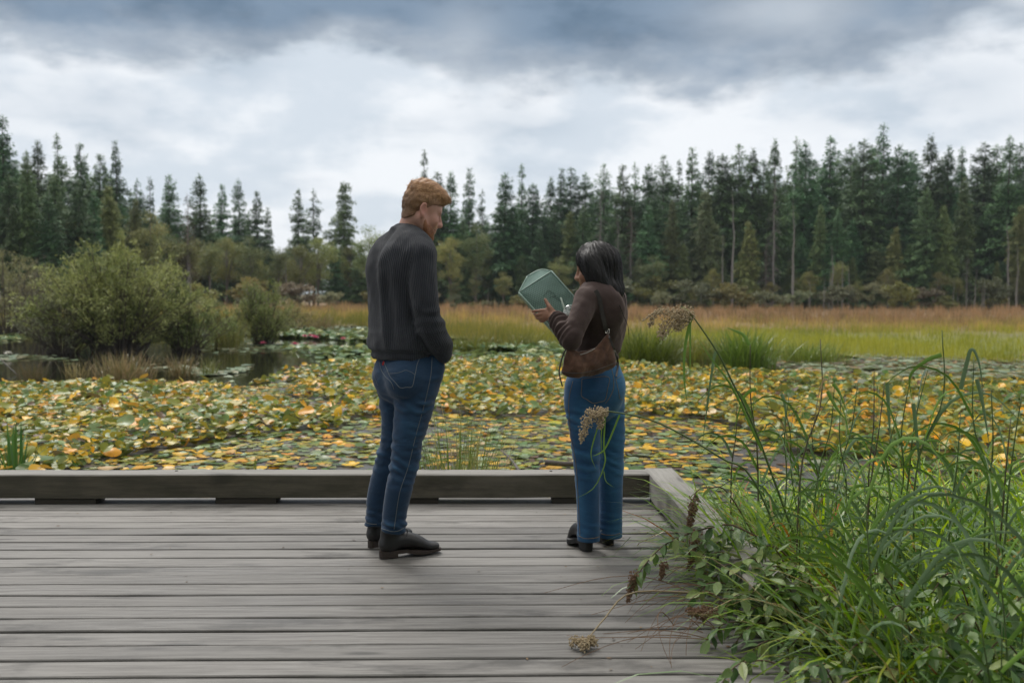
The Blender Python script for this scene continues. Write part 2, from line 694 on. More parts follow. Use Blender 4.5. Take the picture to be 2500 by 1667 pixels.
# the last board lies under the kerb
o = board('plank', DX1 - DX0, 0.19, 0.038, m_plank, deck, ((DX0 + DX1) / 2, 5.892, -0.021), seed=140)
for x in (-5.2, -3.9, -2.6, -1.3, 0.0, 1.05):
    board('joist', 4.6, 0.05, 0.19, m_joist, deck, (x, 3.65, -0.139), segs=4, seed=3).rotation_euler = (0, 0, math.pi / 2)
board('fascia', DX1 - DX0 - 0.04, 0.04, 0.2, m_joist, deck, ((DX0 + DX1) / 2, 5.97, -0.146), segs=4, seed=4)

# kerbs
KY = 5.875
kerb = empty('timber_kerb', (-2.0, KY, 0), label='long weathered timber kerb along the far edge of the boardwalk, behind both people', cat='kerb', group='timber kerbs of the boardwalk')
m0 = DX0 - 0.1
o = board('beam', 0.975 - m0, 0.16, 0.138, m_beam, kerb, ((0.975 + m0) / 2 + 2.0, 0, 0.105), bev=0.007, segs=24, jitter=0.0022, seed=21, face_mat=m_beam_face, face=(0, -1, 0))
m_block = plain('kerb_block_dark', (0.035, 0.030, 0.022), 0.85, 0.3, 12)
for px in (-270, 172, 607, 998, 1418):
    p = at(px, 1222, KY)
    MB().box((p.x + 2.0, 0, 0.018), (0.35, 0.145, 0.035)).build('block', m_block, kerb)
kerb2 = empty('timber_kerb', (1.06, 4.75, 0), label='short timber kerb with squared end along the plant side of the boardwalk', cat='kerb', group='timber kerbs of the boardwalk')
o = board('beam', 2.40, 0.165, 0.142, m_beam, kerb2, (0, 0.008, 0.107), bev=0.007, segs=14, jitter=0.0022, seed=22)
o.rotation_euler = (0, 0, math.pi / 2)
for y in (-0.9, 0.05, 0.95):
    MB().box((0, y, 0.018), (0.14, 0.30, 0.035)).build('block', m_block, kerb2)
for (k_, pts) in ((kerb, [(-1.62, 0.02), (0.18, 0.03), (2.4, 0.01)]), (kerb2, [(0.01, 1.0), (0.02, 0.55)])):
    for (x, y) in pts:
        V, F = tube([(x, y, 0.165), (x, y, 0.1785)], 0.009, 8)
        link('bolt', mesh_py('bolt', V, F, m_screw), k_)
# ---------------------------------------------------------------- woods


def leaf_material(name, tint=(1, 1, 1), transl=0.25, rough=0.6, use_obj=False, spots=False):
    """colour comes from the leaves' own colour attribute, varied a little from plant to plant"""
    m, g = material(name)
    c = g.attr('col')
    info = g.n('ObjectInfo')
    if use_obj:
        c = g.mix(1.0, c, info.outputs['Color'], 'MULTIPLY')
    hsv = g.n('HueSaturation')
    g.l(c, hsv.inputs['Color'])
    rnd2 = g.math('FRACT', g.math('MULTIPLY', info.outputs['Random'], 7.31))
    g.l(g.ss(info.outputs['Random'], 0, 1, 0.472, 0.522), hsv.inputs['Hue'])
    g.l(g.ss(rnd2, 0, 1, 0.72, 1.34), hsv.inputs['Value'])
    hsv.inputs['Saturation'].default_value = 1.08
    col = hsv.outputs[0]
    if tint != (1, 1, 1):
        col = g.mix(1.0, col, tint, 'MULTIPLY')
    b = g.bsdf(col, rough)
    if transl:
        t = g.n('BsdfTranslucent')
        g.l(col, t.inputs['Color'])
        mx = g.n('MixShader')
        mx.inputs[0].default_value = transl
        g.l(b.outputs[0], mx.inputs[1])
        g.l(t.outputs[0], mx.inputs[2])
        g.out(mx.outputs[0])
    else:
        g.out(b.outputs[0])
    return m


m_needle = leaf_material('conifer_needles', transl=0.15)
m_leaf = leaf_material('broad_leaves', transl=0.3)
m_bark = plain('conifer_bark', (0.075, 0.058, 0.048), 0.9, 0.35, 3.0)
m_snag = plain('bleached_dead_wood', (0.20, 0.185, 0.17), 0.85, 0.3, 2.0)
m_alder = plain('pale_bark', (0.17, 0.155, 0.135), 0.85, 0.3, 3.0)


def kites(P, D, N, L, W):
    """kite-shaped sprays: root P, along D, across D x N; returns verts, quads"""
    D = D / (np.linalg.norm(D, axis=1, keepdims=True) + 1e-9)
    S = np.cross(D, N)
    S /= np.linalg.norm(S, axis=1, keepdims=True) + 1e-9
    L, W = L[:, None], W[:, None]
    V = np.stack([P, P + D * L * 0.45 + S * W * 0.5, P + D * L, P + D * L * 0.45 - S * W * 0.5], axis=1).reshape(-1, 3)
    F = np.arange(len(P) * 4).reshape(-1, 4)
    return V, F


def conifer(seed, base=0.12, rmax=0.15, n_whorl=46, power=0.85, gaps=0.25, dens=1.0, c0=(0.042, 0.100, 0.048), c1=(0.140, 0.245, 0.098), droop=0.45, lean=0.0, flat=0.0, top_thin=1.0):
    r = np.random.default_rng(seed)
    Ps, Ds, Ns, Ls, Ws, Cs = [], [], [], [], [], []
    ph = r.uniform(0, 6.28, 4)
    for w in range(n_whorl):
        t = base + (0.985 - base) * (w + r.uniform(-0.9, 0.9)) / n_whorl
        t = min(max(t, base), 0.985)
        t_w = t
        u = (1 - t) / (1 - base)
        prof = rmax * (u ** power) * (1 - 0.25 * math.exp(-((u - 1) / 0.12) ** 2)) + 0.012 * top_thin
        nb = int(r.integers(6, 10))
        a0_ = r.uniform(0, 6.28)
        for k in range(nb):
            if r.random() < gaps * 0.45:
                continue
            a = a0_ + k * 6.28 / nb + r.normal(0, 0.25)
            t = min(0.985, max(base, t_w + r.normal(0, 0.55) * (0.985 - base) / n_whorl))
            u = (1 - t) / (1 - base)
            prof = rmax * (u ** power) * (1 - 0.25 * math.exp(-((u - 1) / 0.12) ** 2)) + 0.010 * top_thin
            side = 1 + 0.22 * math.sin(a + ph[0] + t * 9) + 0.18 * math.sin(2 * a + ph[1] - t * 14)
            L = prof * side * r.uniform(0.55, 1.12) * (1.25 if r.random() < 0.08 else 1)
            ns = max(6, int(L / 0.0013 * dens))
            s = r.random(ns) ** 0.75
            rise = 0.35 * (1 - u) - droop * u * 0.6
            bx = np.cos(a) * L * s
            by = np.sin(a) * L * s
            bz = t + L * (rise * s - 0.30 * droop * s * s + flat * 0.1 * s ** 3)
            sw = 0.24 * L * (1.05 - s) * r.normal(0, 1, ns)
            P = np.stack([bx - np.sin(a) * sw, by + np.cos(a) * sw, bz + r.normal(0, 0.008, ns) - np.abs(sw) * 0.35], 1)
            ya = a + r.normal(0, 0.75, ns)
            dz = -0.55 * droop - 0.30 + r.normal(0, 0.35, ns) + (1 - u) * 0.35
            D = np.stack([np.cos(ya), np.sin(ya), dz], 1)
            N = np.stack([r.normal(0, 0.5, ns), r.normal(0, 0.5, ns), np.ones(ns)], 1)
            l = r.uniform(0.010, 0.027, ns) * (0.6 + 0.55 * u)
            Ps.append(P); Ds.append(D); Ns.append(N); Ls.append(l); Ws.append(l * r.uniform(0.3, 0.55, ns))
            f = np.clip(r.random() * 0.6 + r.random(ns) * 0.4, 0, 1)[:, None]
            Cs.append(np.array(c0) * (1 - f) + np.array(c1) * f)
    # leader
    ns = 16
    P = np.zeros((ns, 3)); P[:, 2] = np.linspace(0.955, 0.992, ns)
    a = r.uniform(0, 6.28, ns)
    D = np.stack([np.cos(a), np.sin(a), np.full(ns, 1.1)], 1)
    Ps.append(P); Ds.append(D); Ns.append(np.stack([np.sin(a), np.cos(a), np.ones(ns) * 0.3], 1)); Ls.append(np.full(ns, 0.012)); Ws.append(np.full(ns, 0.004))
    Cs.append(np.tile(np.array(c1), (ns, 1)))
    V, F = kites(*[np.concatenate(x) for x in (Ps, Ds, Ns, Ls, Ws)])
    C = np.repeat(np.concatenate(Cs), 4, axis=0)
    return mesh_np('crown', V, F, m_needle, C)


def trunk_mesh(seed, mat, r0=0.011, top=0.985, wob=0.004, n=9, name='trunk'):
    r = np.random.default_rng(seed)
    z = np.linspace(-0.03, top, n)
    pts = [(r.normal(0, wob) * (0.2 + t), r.normal(0, wob) * (0.2 + t), t) for t in z]
    rad = [r0 * (1 - 0.92 * max(0, t)) for t in z]
    V, F = tube(pts, rad, 7)
    me = mesh_py(name, V, F, mat, True)
    return me


def dead_branches(seed, n=70, base=0.25, rmax=0.12, twigs=6, top=0.97, droop=0.5):
    r = np.random.default_rng(seed)
    mb = MB()
    for k in range(n):
        t = base + (top - base) * (k + r.random()) / n
        a = r.uniform(0, 6.28)
        L = rmax * (1 - 0.75 * (t - base) / (top - base)) * r.uniform(0.35, 1.1)
        d = np.array([math.cos(a), math.sin(a)])
        pts = [(d[0] * L * s, d[1] * L * s, t + L * (0.12 * s - droop * s * s)) for s in (0, 0.4, 0.75, 1.0)]
        mb.tube(pts, [0.0017, 0.0013, 0.0008, 0.0004], 3)
        for q in range(twigs):
            s = r.uniform(0.25, 1.0)
            p0 = np.array([d[0] * L * s, d[1] * L * s, t + L * (0.12 * s - droop * s * s)])
            aa = a + r.normal(0, 0.9)
            l2 = L * r.uniform(0.12, 0.36)
            p1 = p0 + np.array([math.cos(aa) * l2, math.sin(aa) * l2, -l2 * r.uniform(0.1, 0.9)])
            mb.tube([p0, (p0 + p1) / 2 + np.array([0, 0, l2 * 0.1]), p1], [0.0007, 0.0005, 0.0002], 3)
    return mb


def broadleaf(seed, n_clump=26, leaves=6500, shape=(0.20, 0.20, 0.36), zc=0.62, c0=(0.12, 0.155, 0.055), c1=(0.27, 0.285, 0.115), size=0.016):
    r = np.random.default_rng(seed)
    cen = r.normal(0, 1, (n_clump, 3))
    cen /= np.linalg.norm(cen, axis=1, keepdims=True)
    cen *= r.random((n_clump, 1)) ** 0.4
    cen = cen * np.array(shape) * 0.8 + np.array([0, 0, zc])
    rad = r.uniform(0.05, 0.105, n_clump)
    idx = r.integers(0, n_clump, leaves)
    p = r.normal(0, 1, (leaves, 3))
    p /= np.linalg.norm(p, axis=1, keepdims=True)
    p *= (r.random((leaves, 1)) ** 0.45)
    P = cen[idx] + p * rad[idx][:, None] * np.array([1.15, 1.15, 0.75])
    D = p + r.normal(0, 0.7, (leaves, 3)) + np.array([0, 0, -0.3])
    N = r.normal(0, 0.6, (leaves, 3)) + np.array([0, 0, 1.0])
    L = r.uniform(0.6, 1.3, leaves) * size
    V, F = kites(P, D, N, L, L * 0.6)
    tone = r.random(n_clump)[idx]
    f = np.clip(0.55 * tone + 0.45 * r.random(leaves), 0, 1)[:, None]
    C = np.repeat(np.array(c0) * (1 - f) + np.array(c1) * f, 4, axis=0)
    mb = MB()
    pts = [(0, 0, -0.03), (0.01, 0, 0.2), (0, 0.008, 0.42), (0.004, 0, 0.72)]
    mb.tube(pts, [0.014, 0.011, 0.008, 0.003], 7)
    for k in range(0, n_clump, 2):
        z0 = r.uniform(0.22, 0.5)
        q = cen[k]
        mb.tube([(0, 0, z0), (q[0] * 0.5, q[1] * 0.5, z0 + (q[2] - z0) * 0.6), tuple(q)], [0.006, 0.004, 0.0015], 4)
    return mesh_np('crown', V, F, m_leaf, C), mb


def put_tree(kind, parts, px, Y, top, wid=1.0, zb=None, rz=None, lean=0.0):
    """parts: list of (name, mesh); height set so that its top shows at row `top` of the picture"""
    p = at(px, top, Y)
    if zb is None:
        zb = max(WZ - 0.1, hill_z(p.x, Y))
    h = p.z - zb
    e = empty(kind, (p.x, Y, zb), random.uniform(0, 6.28) if rz is None else rz)
    e.scale = (h * wid, h * wid, h)
    if lean:
        e.rotation_euler = (0, lean, 0)
    for nm, me in parts:
        link(nm, me, e)
    return e, h


FIR = [conifer(11, 0.26, 0.20, 42, 0.88), conifer(12, 0.20, 0.21, 40, 0.95, gaps=0.3), conifer(13, 0.34, 0.19, 36, 0.82, gaps=0.25), conifer(14, 0.12, 0.20, 44, 0.9), conifer(15, 0.22, 0.16, 42, 1.0, 0.38),
       conifer(16, 0.05, 0.215, 48, 0.9, 0.15), conifer(17, 0.06, 0.185, 48, 0.98, 0.2)]
SPIRE = [conifer(21, 0.15, 0.095, 44, 1.0, 0.45, top_thin=0.8), conifer(22, 0.30, 0.105, 38, 0.9, 0.5), conifer(23, 0.2, 0.12, 30, 0.8, 0.55, droop=0.7)]
CEDAR = [conifer(31, 0.03, 0.175, 60, 0.62, 0.10, 1.15, (0.11, 0.155, 0.05), (0.24, 0.275, 0.10), droop=0.75), conifer(32, 0.03, 0.15, 60, 0.72, 0.12, 1.15, (0.085, 0.14, 0.055), (0.20, 0.25, 0.095), droop=0.7),
         conifer(33, 0.04, 0.20, 56, 0.58, 0.12, 1.1, (0.075, 0.13, 0.055), (0.18, 0.23, 0.095), droop=0.8)]
TRUNK = [trunk_mesh(s, m_bark) for s in (1, 2, 3)]
TRUNK_CEDAR = trunk_mesh(4, m_bark, 0.013)
ALDER = [broadleaf(41), broadleaf(42, 22, 5200, (0.15, 0.15, 0.34)), broadleaf(43, 30, 6500, (0.24, 0.24, 0.30), 0.60, (0.14, 0.165, 0.055), (0.31, 0.305, 0.11))]
ALDER_P = []
for cr, mb in ALDER:
    t = mesh_py('trunk', mb.v, mb.f, m_alder, True)
    ALDER_P.append([('trunk', t), ('crown', cr)])
m_twig_grey = plain('dead_twig_grey', (0.155, 0.14, 0.13), 0.9, 0.25, 4)
m_twig_red = plain('dead_twig_brown', (0.12, 0.083, 0.066), 0.9, 0.3, 4)
DEAD = []
for s, mt, kw in ((51, m_twig_grey, dict(n=110, rmax=0.15, twigs=9, base=0.15)), (52, m_twig_red, dict(n=130, rmax=0.17, twigs=12, base=0.1)), (53, m_twig_grey, dict(n=60, rmax=0.09, twigs=4, base=0.3))):
    mb = dead_branches(s, **kw)
    DEAD.append([('trunk', trunk_mesh(s, m_snag, 0.012, 0.99)), ('bare_branch_mass', mesh_py('bare_branch_mass', mb.v, mb.f, mt))])
SNAG = []
for s, kw in ((54, dict(n=14, rmax=0.05, twigs=1, base=0.3)), (55, dict(n=8, rmax=0.04, twigs=0, base=0.4)), (56, dict(n=22, rmax=0.07, twigs=2, base=0.25))):
    mb = dead_branches(s, **kw)
    tm = trunk_mesh(s, m_snag, 0.016, 1.0, 0.006)
    mb.add([v.co for v in tm.vertices], [tuple(p.vertices) for p in tm.polygons])
    SNAG.append([('trunk', mesh_py('trunk', mb.v, mb.f, m_snag))])
for grp in DEAD + SNAG:
    for nm, me in grp:
        me.name = nm

rows = []
S = 2500 / 2352.0


def zone(px):
    if px < 330:
        return 'behind the willow bush'
    if px < 860:
        return 'left of the man'
    if px < 1110:
        return 'behind the man'
    if px < 1370:
        return 'between man and woman'
    if px < 1560:
        return 'behind the woman'
    if px < 1960:
        return 'right of the woman'
    return 'at the far right'


def base_y(px):
    return float(np.interp(px, [-300, 0, 300, 700, 1100, 1500, 2500, 3000], [70, 76, 88, 104, 112, 112, 112, 112]))


rt = np.random.default_rng(77)
tops_fir = [(5, 262), (85, 320), (183, 325), (230, 350), (388, 398), (458, 400), (510, 420), (548, 412), (590, 436), (685, 432), (1005, 392), (1035, 392), (1160, 395), (1225, 420),
            (1265, 405), (1312, 383), (1345, 395), (1388, 375), (1430, 375), (1490, 375), (1525, 355), (1630, 345), (1660, 352), (1697, 330), (1730, 340), (1780, 318), (1850, 325),
            (1908, 310), (1955, 330), (1985, 318), (2030, 283), (2065, 330), (2140, 310), (2180, 333), (2262, 325), (2290, 330), (2320, 310), (2345, 325), (-45, 240), (2400, 318), (2460, 330), (2530, 318), (2600, 335), (2680, 325), (2760, 340), (2850, 330), (-120, 250), (-200, 240)]
tops_spire = [(130, 303), (265, 322), (315, 408), (345, 405), (615, 475), (720, 432), (975, 342), (1078, 385), (1108, 432), (1198, 374), (1290, 386), (1458, 369), (1560, 366), (1590, 337), (1830, 312), (2210, 335)]
for i, (x, y) in enumerate(tops_fir):
    px = x * S
    k = int(rt.integers(0, 7)) if px > 1200 else int(rt.integers(3, 7))
    Y = base_y(px) + rt.uniform(2, 14)
    e, h = put_tree('fir_tree', [('trunk', TRUNK[i % 3]), ('crown', FIR[k])], px, Y, y * S, rt.uniform(1.05, 1.4))
    rows.append((e, 'dark fir reaching the skyline ' + zone(px), px))
for i, (x, y) in enumerate(tops_spire):
    px = x * S
    Y = base_y(px) + rt.uniform(4, 16)
    e, h = put_tree('fir_tree', [('trunk', TRUNK[i % 3]), ('crown', SPIRE[i % 3])], px, Y, y * S, rt.uniform(0.95, 1.2))
    rows.append((e, 'thin ragged conifer spire on the skyline ' + zone(px), px))
# second and third rows, seen between the first
for i in range(122):
    px = -350 + 3450 * (i + rt.uniform(0.2, 0.8)) / 122
    if 640 < px / S < 960 and rt.random() < 0.5:
        continue
    sky_top = np.interp(px / S, [-50, 0, 150, 300, 330, 620, 640, 940, 1000, 1150, 1500, 1800, 2030, 2352, 2450], [250, 280, 345, 400, 440, 500, 560, 560, 430, 440, 395, 345, 325, 340, 340])
    Y = base_y(px) + rt.uniform(14, 40)
    top = (sky_top + rt.uniform(8, 75)) * S
    k = int(rt.integers(0, 7))
    e, h = put_tree('fir_tree', [('trunk', TRUNK[i % 3]), ('crown', FIR[k])], px, Y, top, rt.uniform(1.1, 1.6))
    rows.append((e, 'shorter dark fir between taller ones ' + zone(px), px))
# lower firs whose crowns come down to the marsh
for (x, y, w) in ((60, 420, 1.3), (215, 440, 1.2), (150, 500, 1.5), (330, 520, 1.1), (470, 560, 1.1), (770, 560, 1.2), (830, 560, 1.4), (1065, 500, 1.1), (1180, 470, 1.2), (1240, 520, 1.1), (1490, 470, 1.2), (1425, 540, 1.2), (1960, 500, 1.1), (2130, 430, 1.2), (2280, 520, 1.1), (905, 590, 1.3), (960, 560, 1.2), (1590, 500, 1.3), (1700, 560, 1.2), (1840, 540, 1.3), (1925, 480, 1.2), (2090, 560, 1.4), (2165, 540, 1.3), (2330, 560, 1.3), (2240, 500, 1.2), (1400, 520, 1.3), (1340, 470, 1.2), (1275, 480, 1.2), (1150, 540, 1.2), (20, 400, 1.3), (110, 440, 1.3), (280, 470, 1.3), (180, 410, 1.2)):
    px = x * S
    e, h = put_tree('fir_tree', [('trunk', TRUNK[1]), ('crown', FIR[5 + (int(x) % 2)])], px, base_y(px) + rt.uniform(-3, 5), y * S, w)
    rows.append((e, 'low fir branched down to the marsh ' + zone(px), px))
for i, (x, y, w) in enumerate(((1310, 485, 1.0), (1545, 458, 0.9), (1622, 432, 0.85), (1720, 508, 1.1), (1885, 470, 0.85), (2010, 572, 1.5), (2058, 520, 1.0), (2215, 405, 0.9), (1470, 590, 1.2), (1365, 590, 1.2), (60, 345, 0.8), (125, 395, 0.9), (250, 425, 1.0), (1120, 560, 1.1), (790, 414, 0.9), (2345, 470, 1.0), (1570, 560, 1.3), (1660, 600, 1.3), (1815, 600, 1.3), (1960, 590, 1.3), (2120, 600, 1.3), (2170, 470, 0.9), (2290, 600, 1.2), (1200, 585, 1.3), (1260, 600, 1.2), (30, 470, 1.1), (200, 490, 1.1), (310, 455, 0.9))):
    px = x * S
    e, h = put_tree('cedar_tree', [('trunk', TRUNK_CEDAR), ('crown', CEDAR[i % 3])], px, base_y(px) + (rt.uniform(-4, 1) if x != 790 else 8), y * S, w)
    rows.append((e, 'pale green cedar with dense drooping sprays ' + zone(px), px))
for i, (x, y, w) in enumerate(((345, 470, 0.95), (392, 500, 1.1), (520, 520, 1.0), (575, 530, 1.1), (640, 545, 0.9), (730, 520, 1.0), (850, 505, 1.0), (430, 520, 1.2), (1035, 520, 0.9), (880, 520, 0.9), (480, 530, 1.0), (690, 540, 1.1), (1095, 500, 0.9))):
    px = x * S
    e, h = put_tree('alder_tree', ALDER_P[i % 3], px, base_y(px) + rt.uniform(-6, -1), y * S, w)
    rows.append((e, 'olive green broadleaf tree with pale trunk ' + zone(px), px))
for i in range(26):
    px = 1060 + 1900 * (i + rt.uniform(0.1, 0.9)) / 26
    e, h = put_tree('alder_tree', ALDER_P[int(rt.integers(0, 3))], px, base_y(px) - rt.uniform(3, 8), rt.uniform(612, 690), rt.uniform(0.8, 1.3))
    rows.append((e, 'small pale green tree at the marsh edge ' + zone(px), px))
for i in range(26):
    px = -30 + 1180 * (i + rt.uniform(0.1, 0.9)) / 26
    top = float(np.interp(px / S, [-50, 60, 160, 300, 420, 640, 900, 1080], [420, 455, 480, 520, 520, 548, 545, 540])) + rt.uniform(-15, 45)
    e, h = put_tree('alder_tree', ALDER_P[int(rt.integers(0, 3))], px, base_y(px) + rt.uniform(-1, 8), top * S, rt.uniform(0.9, 1.35))
    rows.append((e, 'low rounded olive broadleaf tree ' + zone(px), px))
for i, (x, y, w) in enumerate(((1380, 428, 0.8), (1450, 470, 1.0), (1780, 408, 0.85), (1725, 508, 1.15), (1420, 490, 0.8), (1760, 560, 1.1), (430, 440, 0.9), (2222, 590, 1.1))):
    px = x * S
    e, h = put_tree('dead_tree', DEAD[(0, 1, 0, 1, 0, 1, 1, 0)[i]], px, base_y(px) - rt.uniform(2, 6), y * S, w)
    rows.append((e, ('grey' if (0, 1, 0, 1, 0, 1, 1, 0)[i] == 0 else 'brown') + ' dead conifer with twiggy branches ' + zone(px), px))
for i, (x, y, w) in enumerate(((1685, 436, 0.8), (1660, 530, 0.7), (1824, 455, 0.8), (1913, 562, 1.1), (1937, 590, 0.9), (1905, 610, 0.9), (1952, 600, 0.8), (1893, 630, 0.9), (2322, 500, 0.8), (2338, 560, 0.8), (2240, 615, 1.0), (2272, 632, 0.9), (2262, 640, 0.9), (2255, 655, 0.9),
                               (2190, 640, 1.0), (1610, 650, 0.9), (1515, 655, 1.1), (1862, 640, 0.9), (437, 590, 0.8), (655, 560, 0.7), (655, 600, 0.8), (1120, 655, 1.2), (2105, 655, 0.8), (2295, 655, 0.9))):
    px = x * S
    e, h = put_tree('dead_tree', SNAG[i % 3], px, base_y(px) - rt.uniform(4, 14), y * S, w * 1.1, lean=rt.normal(0, 0.025))
    rows.append((e, 'bare grey snag standing at the marsh edge ' + zone(px), px))
# brush along the foot of the wood
BUSH = []
for s, c0, c1 in ((61, (0.10, 0.12, 0.06), (0.21, 0.22, 0.12)), (62, (0.12, 0.13, 0.04), (0.27, 0.25, 0.08)), (63, (0.11, 0.09, 0.055), (0.22, 0.18, 0.12))):
    cr, mb = broadleaf(s, 22, 2600, (0.55, 0.55, 0.36), 0.45, c0, c1, 0.05)
    BUSH.append([('foliage', cr)])
look = ('grey green bush', 'yellowish bush', 'brownish bush')
for i in range(66):
    px = -40 + 2580 * (i + rt.uniform(-0.6, 1.6)) / 66
    k = int(rt.choice(3, p=(0.5, 0.32, 0.18)))
    Y = base_y(px) - rt.uniform(6, 20)
    p = at(px, 750, Y)
    h = 1.0 + 4.4 * rt.random() ** 2.2
    e = empty('shrub', (p.x, Y, WZ), rt.uniform(0, 6.28))
    e.scale = (h * rt.uniform(0.8, 1.4),) * 2 + (h,)
    link('foliage', BUSH[k][0][1], e)
    rows.append((e, look[k] + ' before the wood, ' + zone(px), px))
for e, b, x in rows:
    kind = e.name.split('.')[0]
    e['category'] = 'shrub' if kind == 'shrub' else 'tree'
    e['group'] = {'fir_tree': 'firs of the treeline', 'cedar_tree': 'cedars of the treeline', 'alder_tree': 'broadleaf trees by the marsh', 'dead_tree': 'dead trees at the marsh edge', 'shrub': 'brush at the foot of the wood'}[kind]
label_rows(rows)

# the wood goes on behind, one mass
r = np.random.default_rng(9)
Vs, Fs, Cs, k0 = [], [], [], 0
src = FIR[5]
sv = np.empty(len(src.vertices) * 3, dtype=np.float32); src.vertices.foreach_get('co', sv); sv = sv.reshape(-1, 3)
sc_ = np.empty(len(sv) * 4, dtype=np.float32); src.color_attributes['col'].data.foreach_get('color', sc_); sc_ = sc_.reshape(-1, 4)[:, :3]
nq = len(sv) // 4
for i in range(56):
    px = -450 + 3700 * (i + r.random()) / 56
    if 2060 < px < 2300 and r.random() < 0.6:
        continue
    Y = base_y(px) + r.uniform(35, 55)
    top = np.interp(px / S, [-50, 0, 300, 620, 940, 1100, 1500, 2030, 2352], [330, 350, 470, 560, 560, 470, 440, 400, 400]) * S
    p = at(px, top, Y)
    zb = max(WZ, hill_z(p.x, Y))
    h = p.z - zb
    pick = np.repeat(r.random(nq) < 0.22, 4)
    v = sv[pick] * np.array([h * 1.5, h * 1.5, h])
    Vs.append(v + np.array([p.x, Y, zb])); Cs.append(sc_[pick])
V = np.concatenate(Vs)
tag(link('distant_woods', mesh_np('distant_woods', V, np.arange(len(V)).reshape(-1, 4), m_needle, np.concatenate(Cs))), kind='stuff', label='dark mass of firs further back in the wood', cat='woods')
# ---------------------------------------------------------------- marsh grass


def blades(root, az, h, w, lean, curve, cols, segs=3, twist=None, taper=0.7):
    """grass blades as strips; all arguments numpy arrays of the same length"""
    n = len(root)
    r = np.random.default_rng(n)
    V = np.zeros((n, segs + 1, 2, 3))
    pos = np.array(root, dtype=float)
    th = np.array(lean, dtype=float)
    tw = az + np.pi / 2 + (r.normal(0, 0.5, n) if twist is None else twist)
    side = np.stack([np.cos(tw), np.sin(tw), np.zeros(n)], 1)
    step = h / segs
    for s in range(segs + 1):
        t = s / segs
        ww = (w * max(0.02, (1 - t ** 2.2) ** taper if t < 1 else 0.02) * (0.6 + 0.4 * min(1, t * 4)))[:, None] * 0.5
        V[:, s, 0] = pos - side * ww
        V[:, s, 1] = pos + side * ww
        d = np.stack([np.sin(th) * np.cos(az), np.sin(th) * np.sin(az), np.cos(th)], 1)
        pos = pos + d * step[:, None]
        th = th + curve / segs * (0.5 + 1.0 * t)
    b = np.arange(n)[:, None] * (2 * (segs + 1))
    q = np.concatenate([b + np.array([2 * s, 2 * s + 1, 2 * s + 3, 2 * s + 2]) for s in range(segs)], axis=1).reshape(-1, 4)
    C = np.repeat(cols, 2 * (segs + 1), axis=0)
    return V.reshape(-1, 3), q, C


m_grass = leaf_material('marsh_grass_blades', transl=0.35, rough=0.55)
m_blade = leaf_material('reed_grass_blades', transl=0.35, rough=0.30)


def mixc(a, b, f):
    f = np.asarray(f)[:, None]
    return np.array(a) * (1 - f) + np.array(b) * f


def meadow(name, n, y0, y1, hgt, wid, palette, label, cat, seed, far=False):
    r = np.random.default_rng(seed)
    # denser near, along the picture's columns
    px = r.uniform(-420, 3150, n)
    u = r.random(n)
    ys = np.array([shore_y(p) for p in np.linspace(-450, 3200, 200)])
    ysh = np.interp(px, np.linspace(-450, 3200, 200), ys)
    lo, hi = y0(px, ysh), y1(px, ysh)
    Y = 1 / ((1 / lo) * (1 - u) + (1 / hi) * u)
    X = relv(px) * Y
    # tussocks: most blades gather round clump centres
    cid = r.integers(0, max(1, n // 28), n)
    cx_, cy_ = X[:n // 28 + 1], Y[:n // 28 + 1]
    tus = (r.random(n) < 0.75) & (cid < len(cx_))
    cid = np.minimum(cid, len(cx_) - 1)
    px = np.where(tus, px[cid], px)
    spread_ = 0.16 + 0.16 * r.random(len(cx_))[cid]
    X = np.where(tus, cx_[cid] + r.normal(0, 1, n) * spread_, X)
    Y = np.where(tus, cy_[cid] + r.normal(0, 1, n) * spread_, Y)
    ch_ = np.where(tus, (0.72 + 0.62 * r.random(len(cx_)))[cid], 0.75)
    cf_ = np.where(tus, r.normal(0, 0.28, len(cx_))[cid], 0)
    P = np.stack([X, Y, np.full(n, WZ + 0.02)], 1)
    n1 = vnoise(P * np.array([0.35, 0.20, 1]), 1.0, seed)
    n2 = vnoise(P * np.array([1.6, 0.8, 1]), 1.0, seed + 1)
    keep = r.random(n) < np.clip(0.85 + 0.5 * n1, 0.25, 1)
    P, n1, n2, Y, px, ch_, cf_ = P[keep], n1[keep], n2[keep], Y[keep], px[keep], ch_[keep], cf_[keep]
    m = len(P)
    h = hgt(px, Y, n1, n2) * r.uniform(0.55, 1.25, m) * (1 + 0.3 * n2) * ch_
    f = np.clip(0.5 + 0.5 * n1 + 0.35 * n2 + cf_ + r.normal(0, 0.18, m), 0, 1)
    C = palette(px, Y, f, r)
    V, F, CC = blades(P, r.uniform(0, 6.28, m), h, r.uniform(0.7, 1.4, m) * wid * (Y / 40) ** 0.6, np.abs(r.normal(0, 0.14, m)), np.abs(r.normal(0, 0.5, m)), C, 2)
    return tag(link(name, mesh_np(name, V, F, m_grass, CC)), label, cat, kind='stuff')


def pal_near(px, Y, f, r):
    c = mixc((0.26, 0.32, 0.05), (0.58, 0.58, 0.10), f)
    w = np.clip((1700 - px) / 500, 0, 1)                      # duller towards the middle
    return c * (1 - w[:, None]) + mixc((0.15, 0.20, 0.045), (0.44, 0.40, 0.10), f) * w[:, None]


def pal_mid(px, Y, f, r):
    return mixc((0.20, 0.22, 0.06), (0.54, 0.42, 0.15), f)


def pal_far(px, Y, f, r):
    c = mixc((0.24, 0.18, 0.085), (0.60, 0.41, 0.22), f)
    w = np.clip((1000 - px) / 500, 0, 1)
    return c * (1 - 0.5 * w[:, None]) + mixc((0.20, 0.21, 0.085), (0.46, 0.36, 0.17), f) * 0.5 * w[:, None]


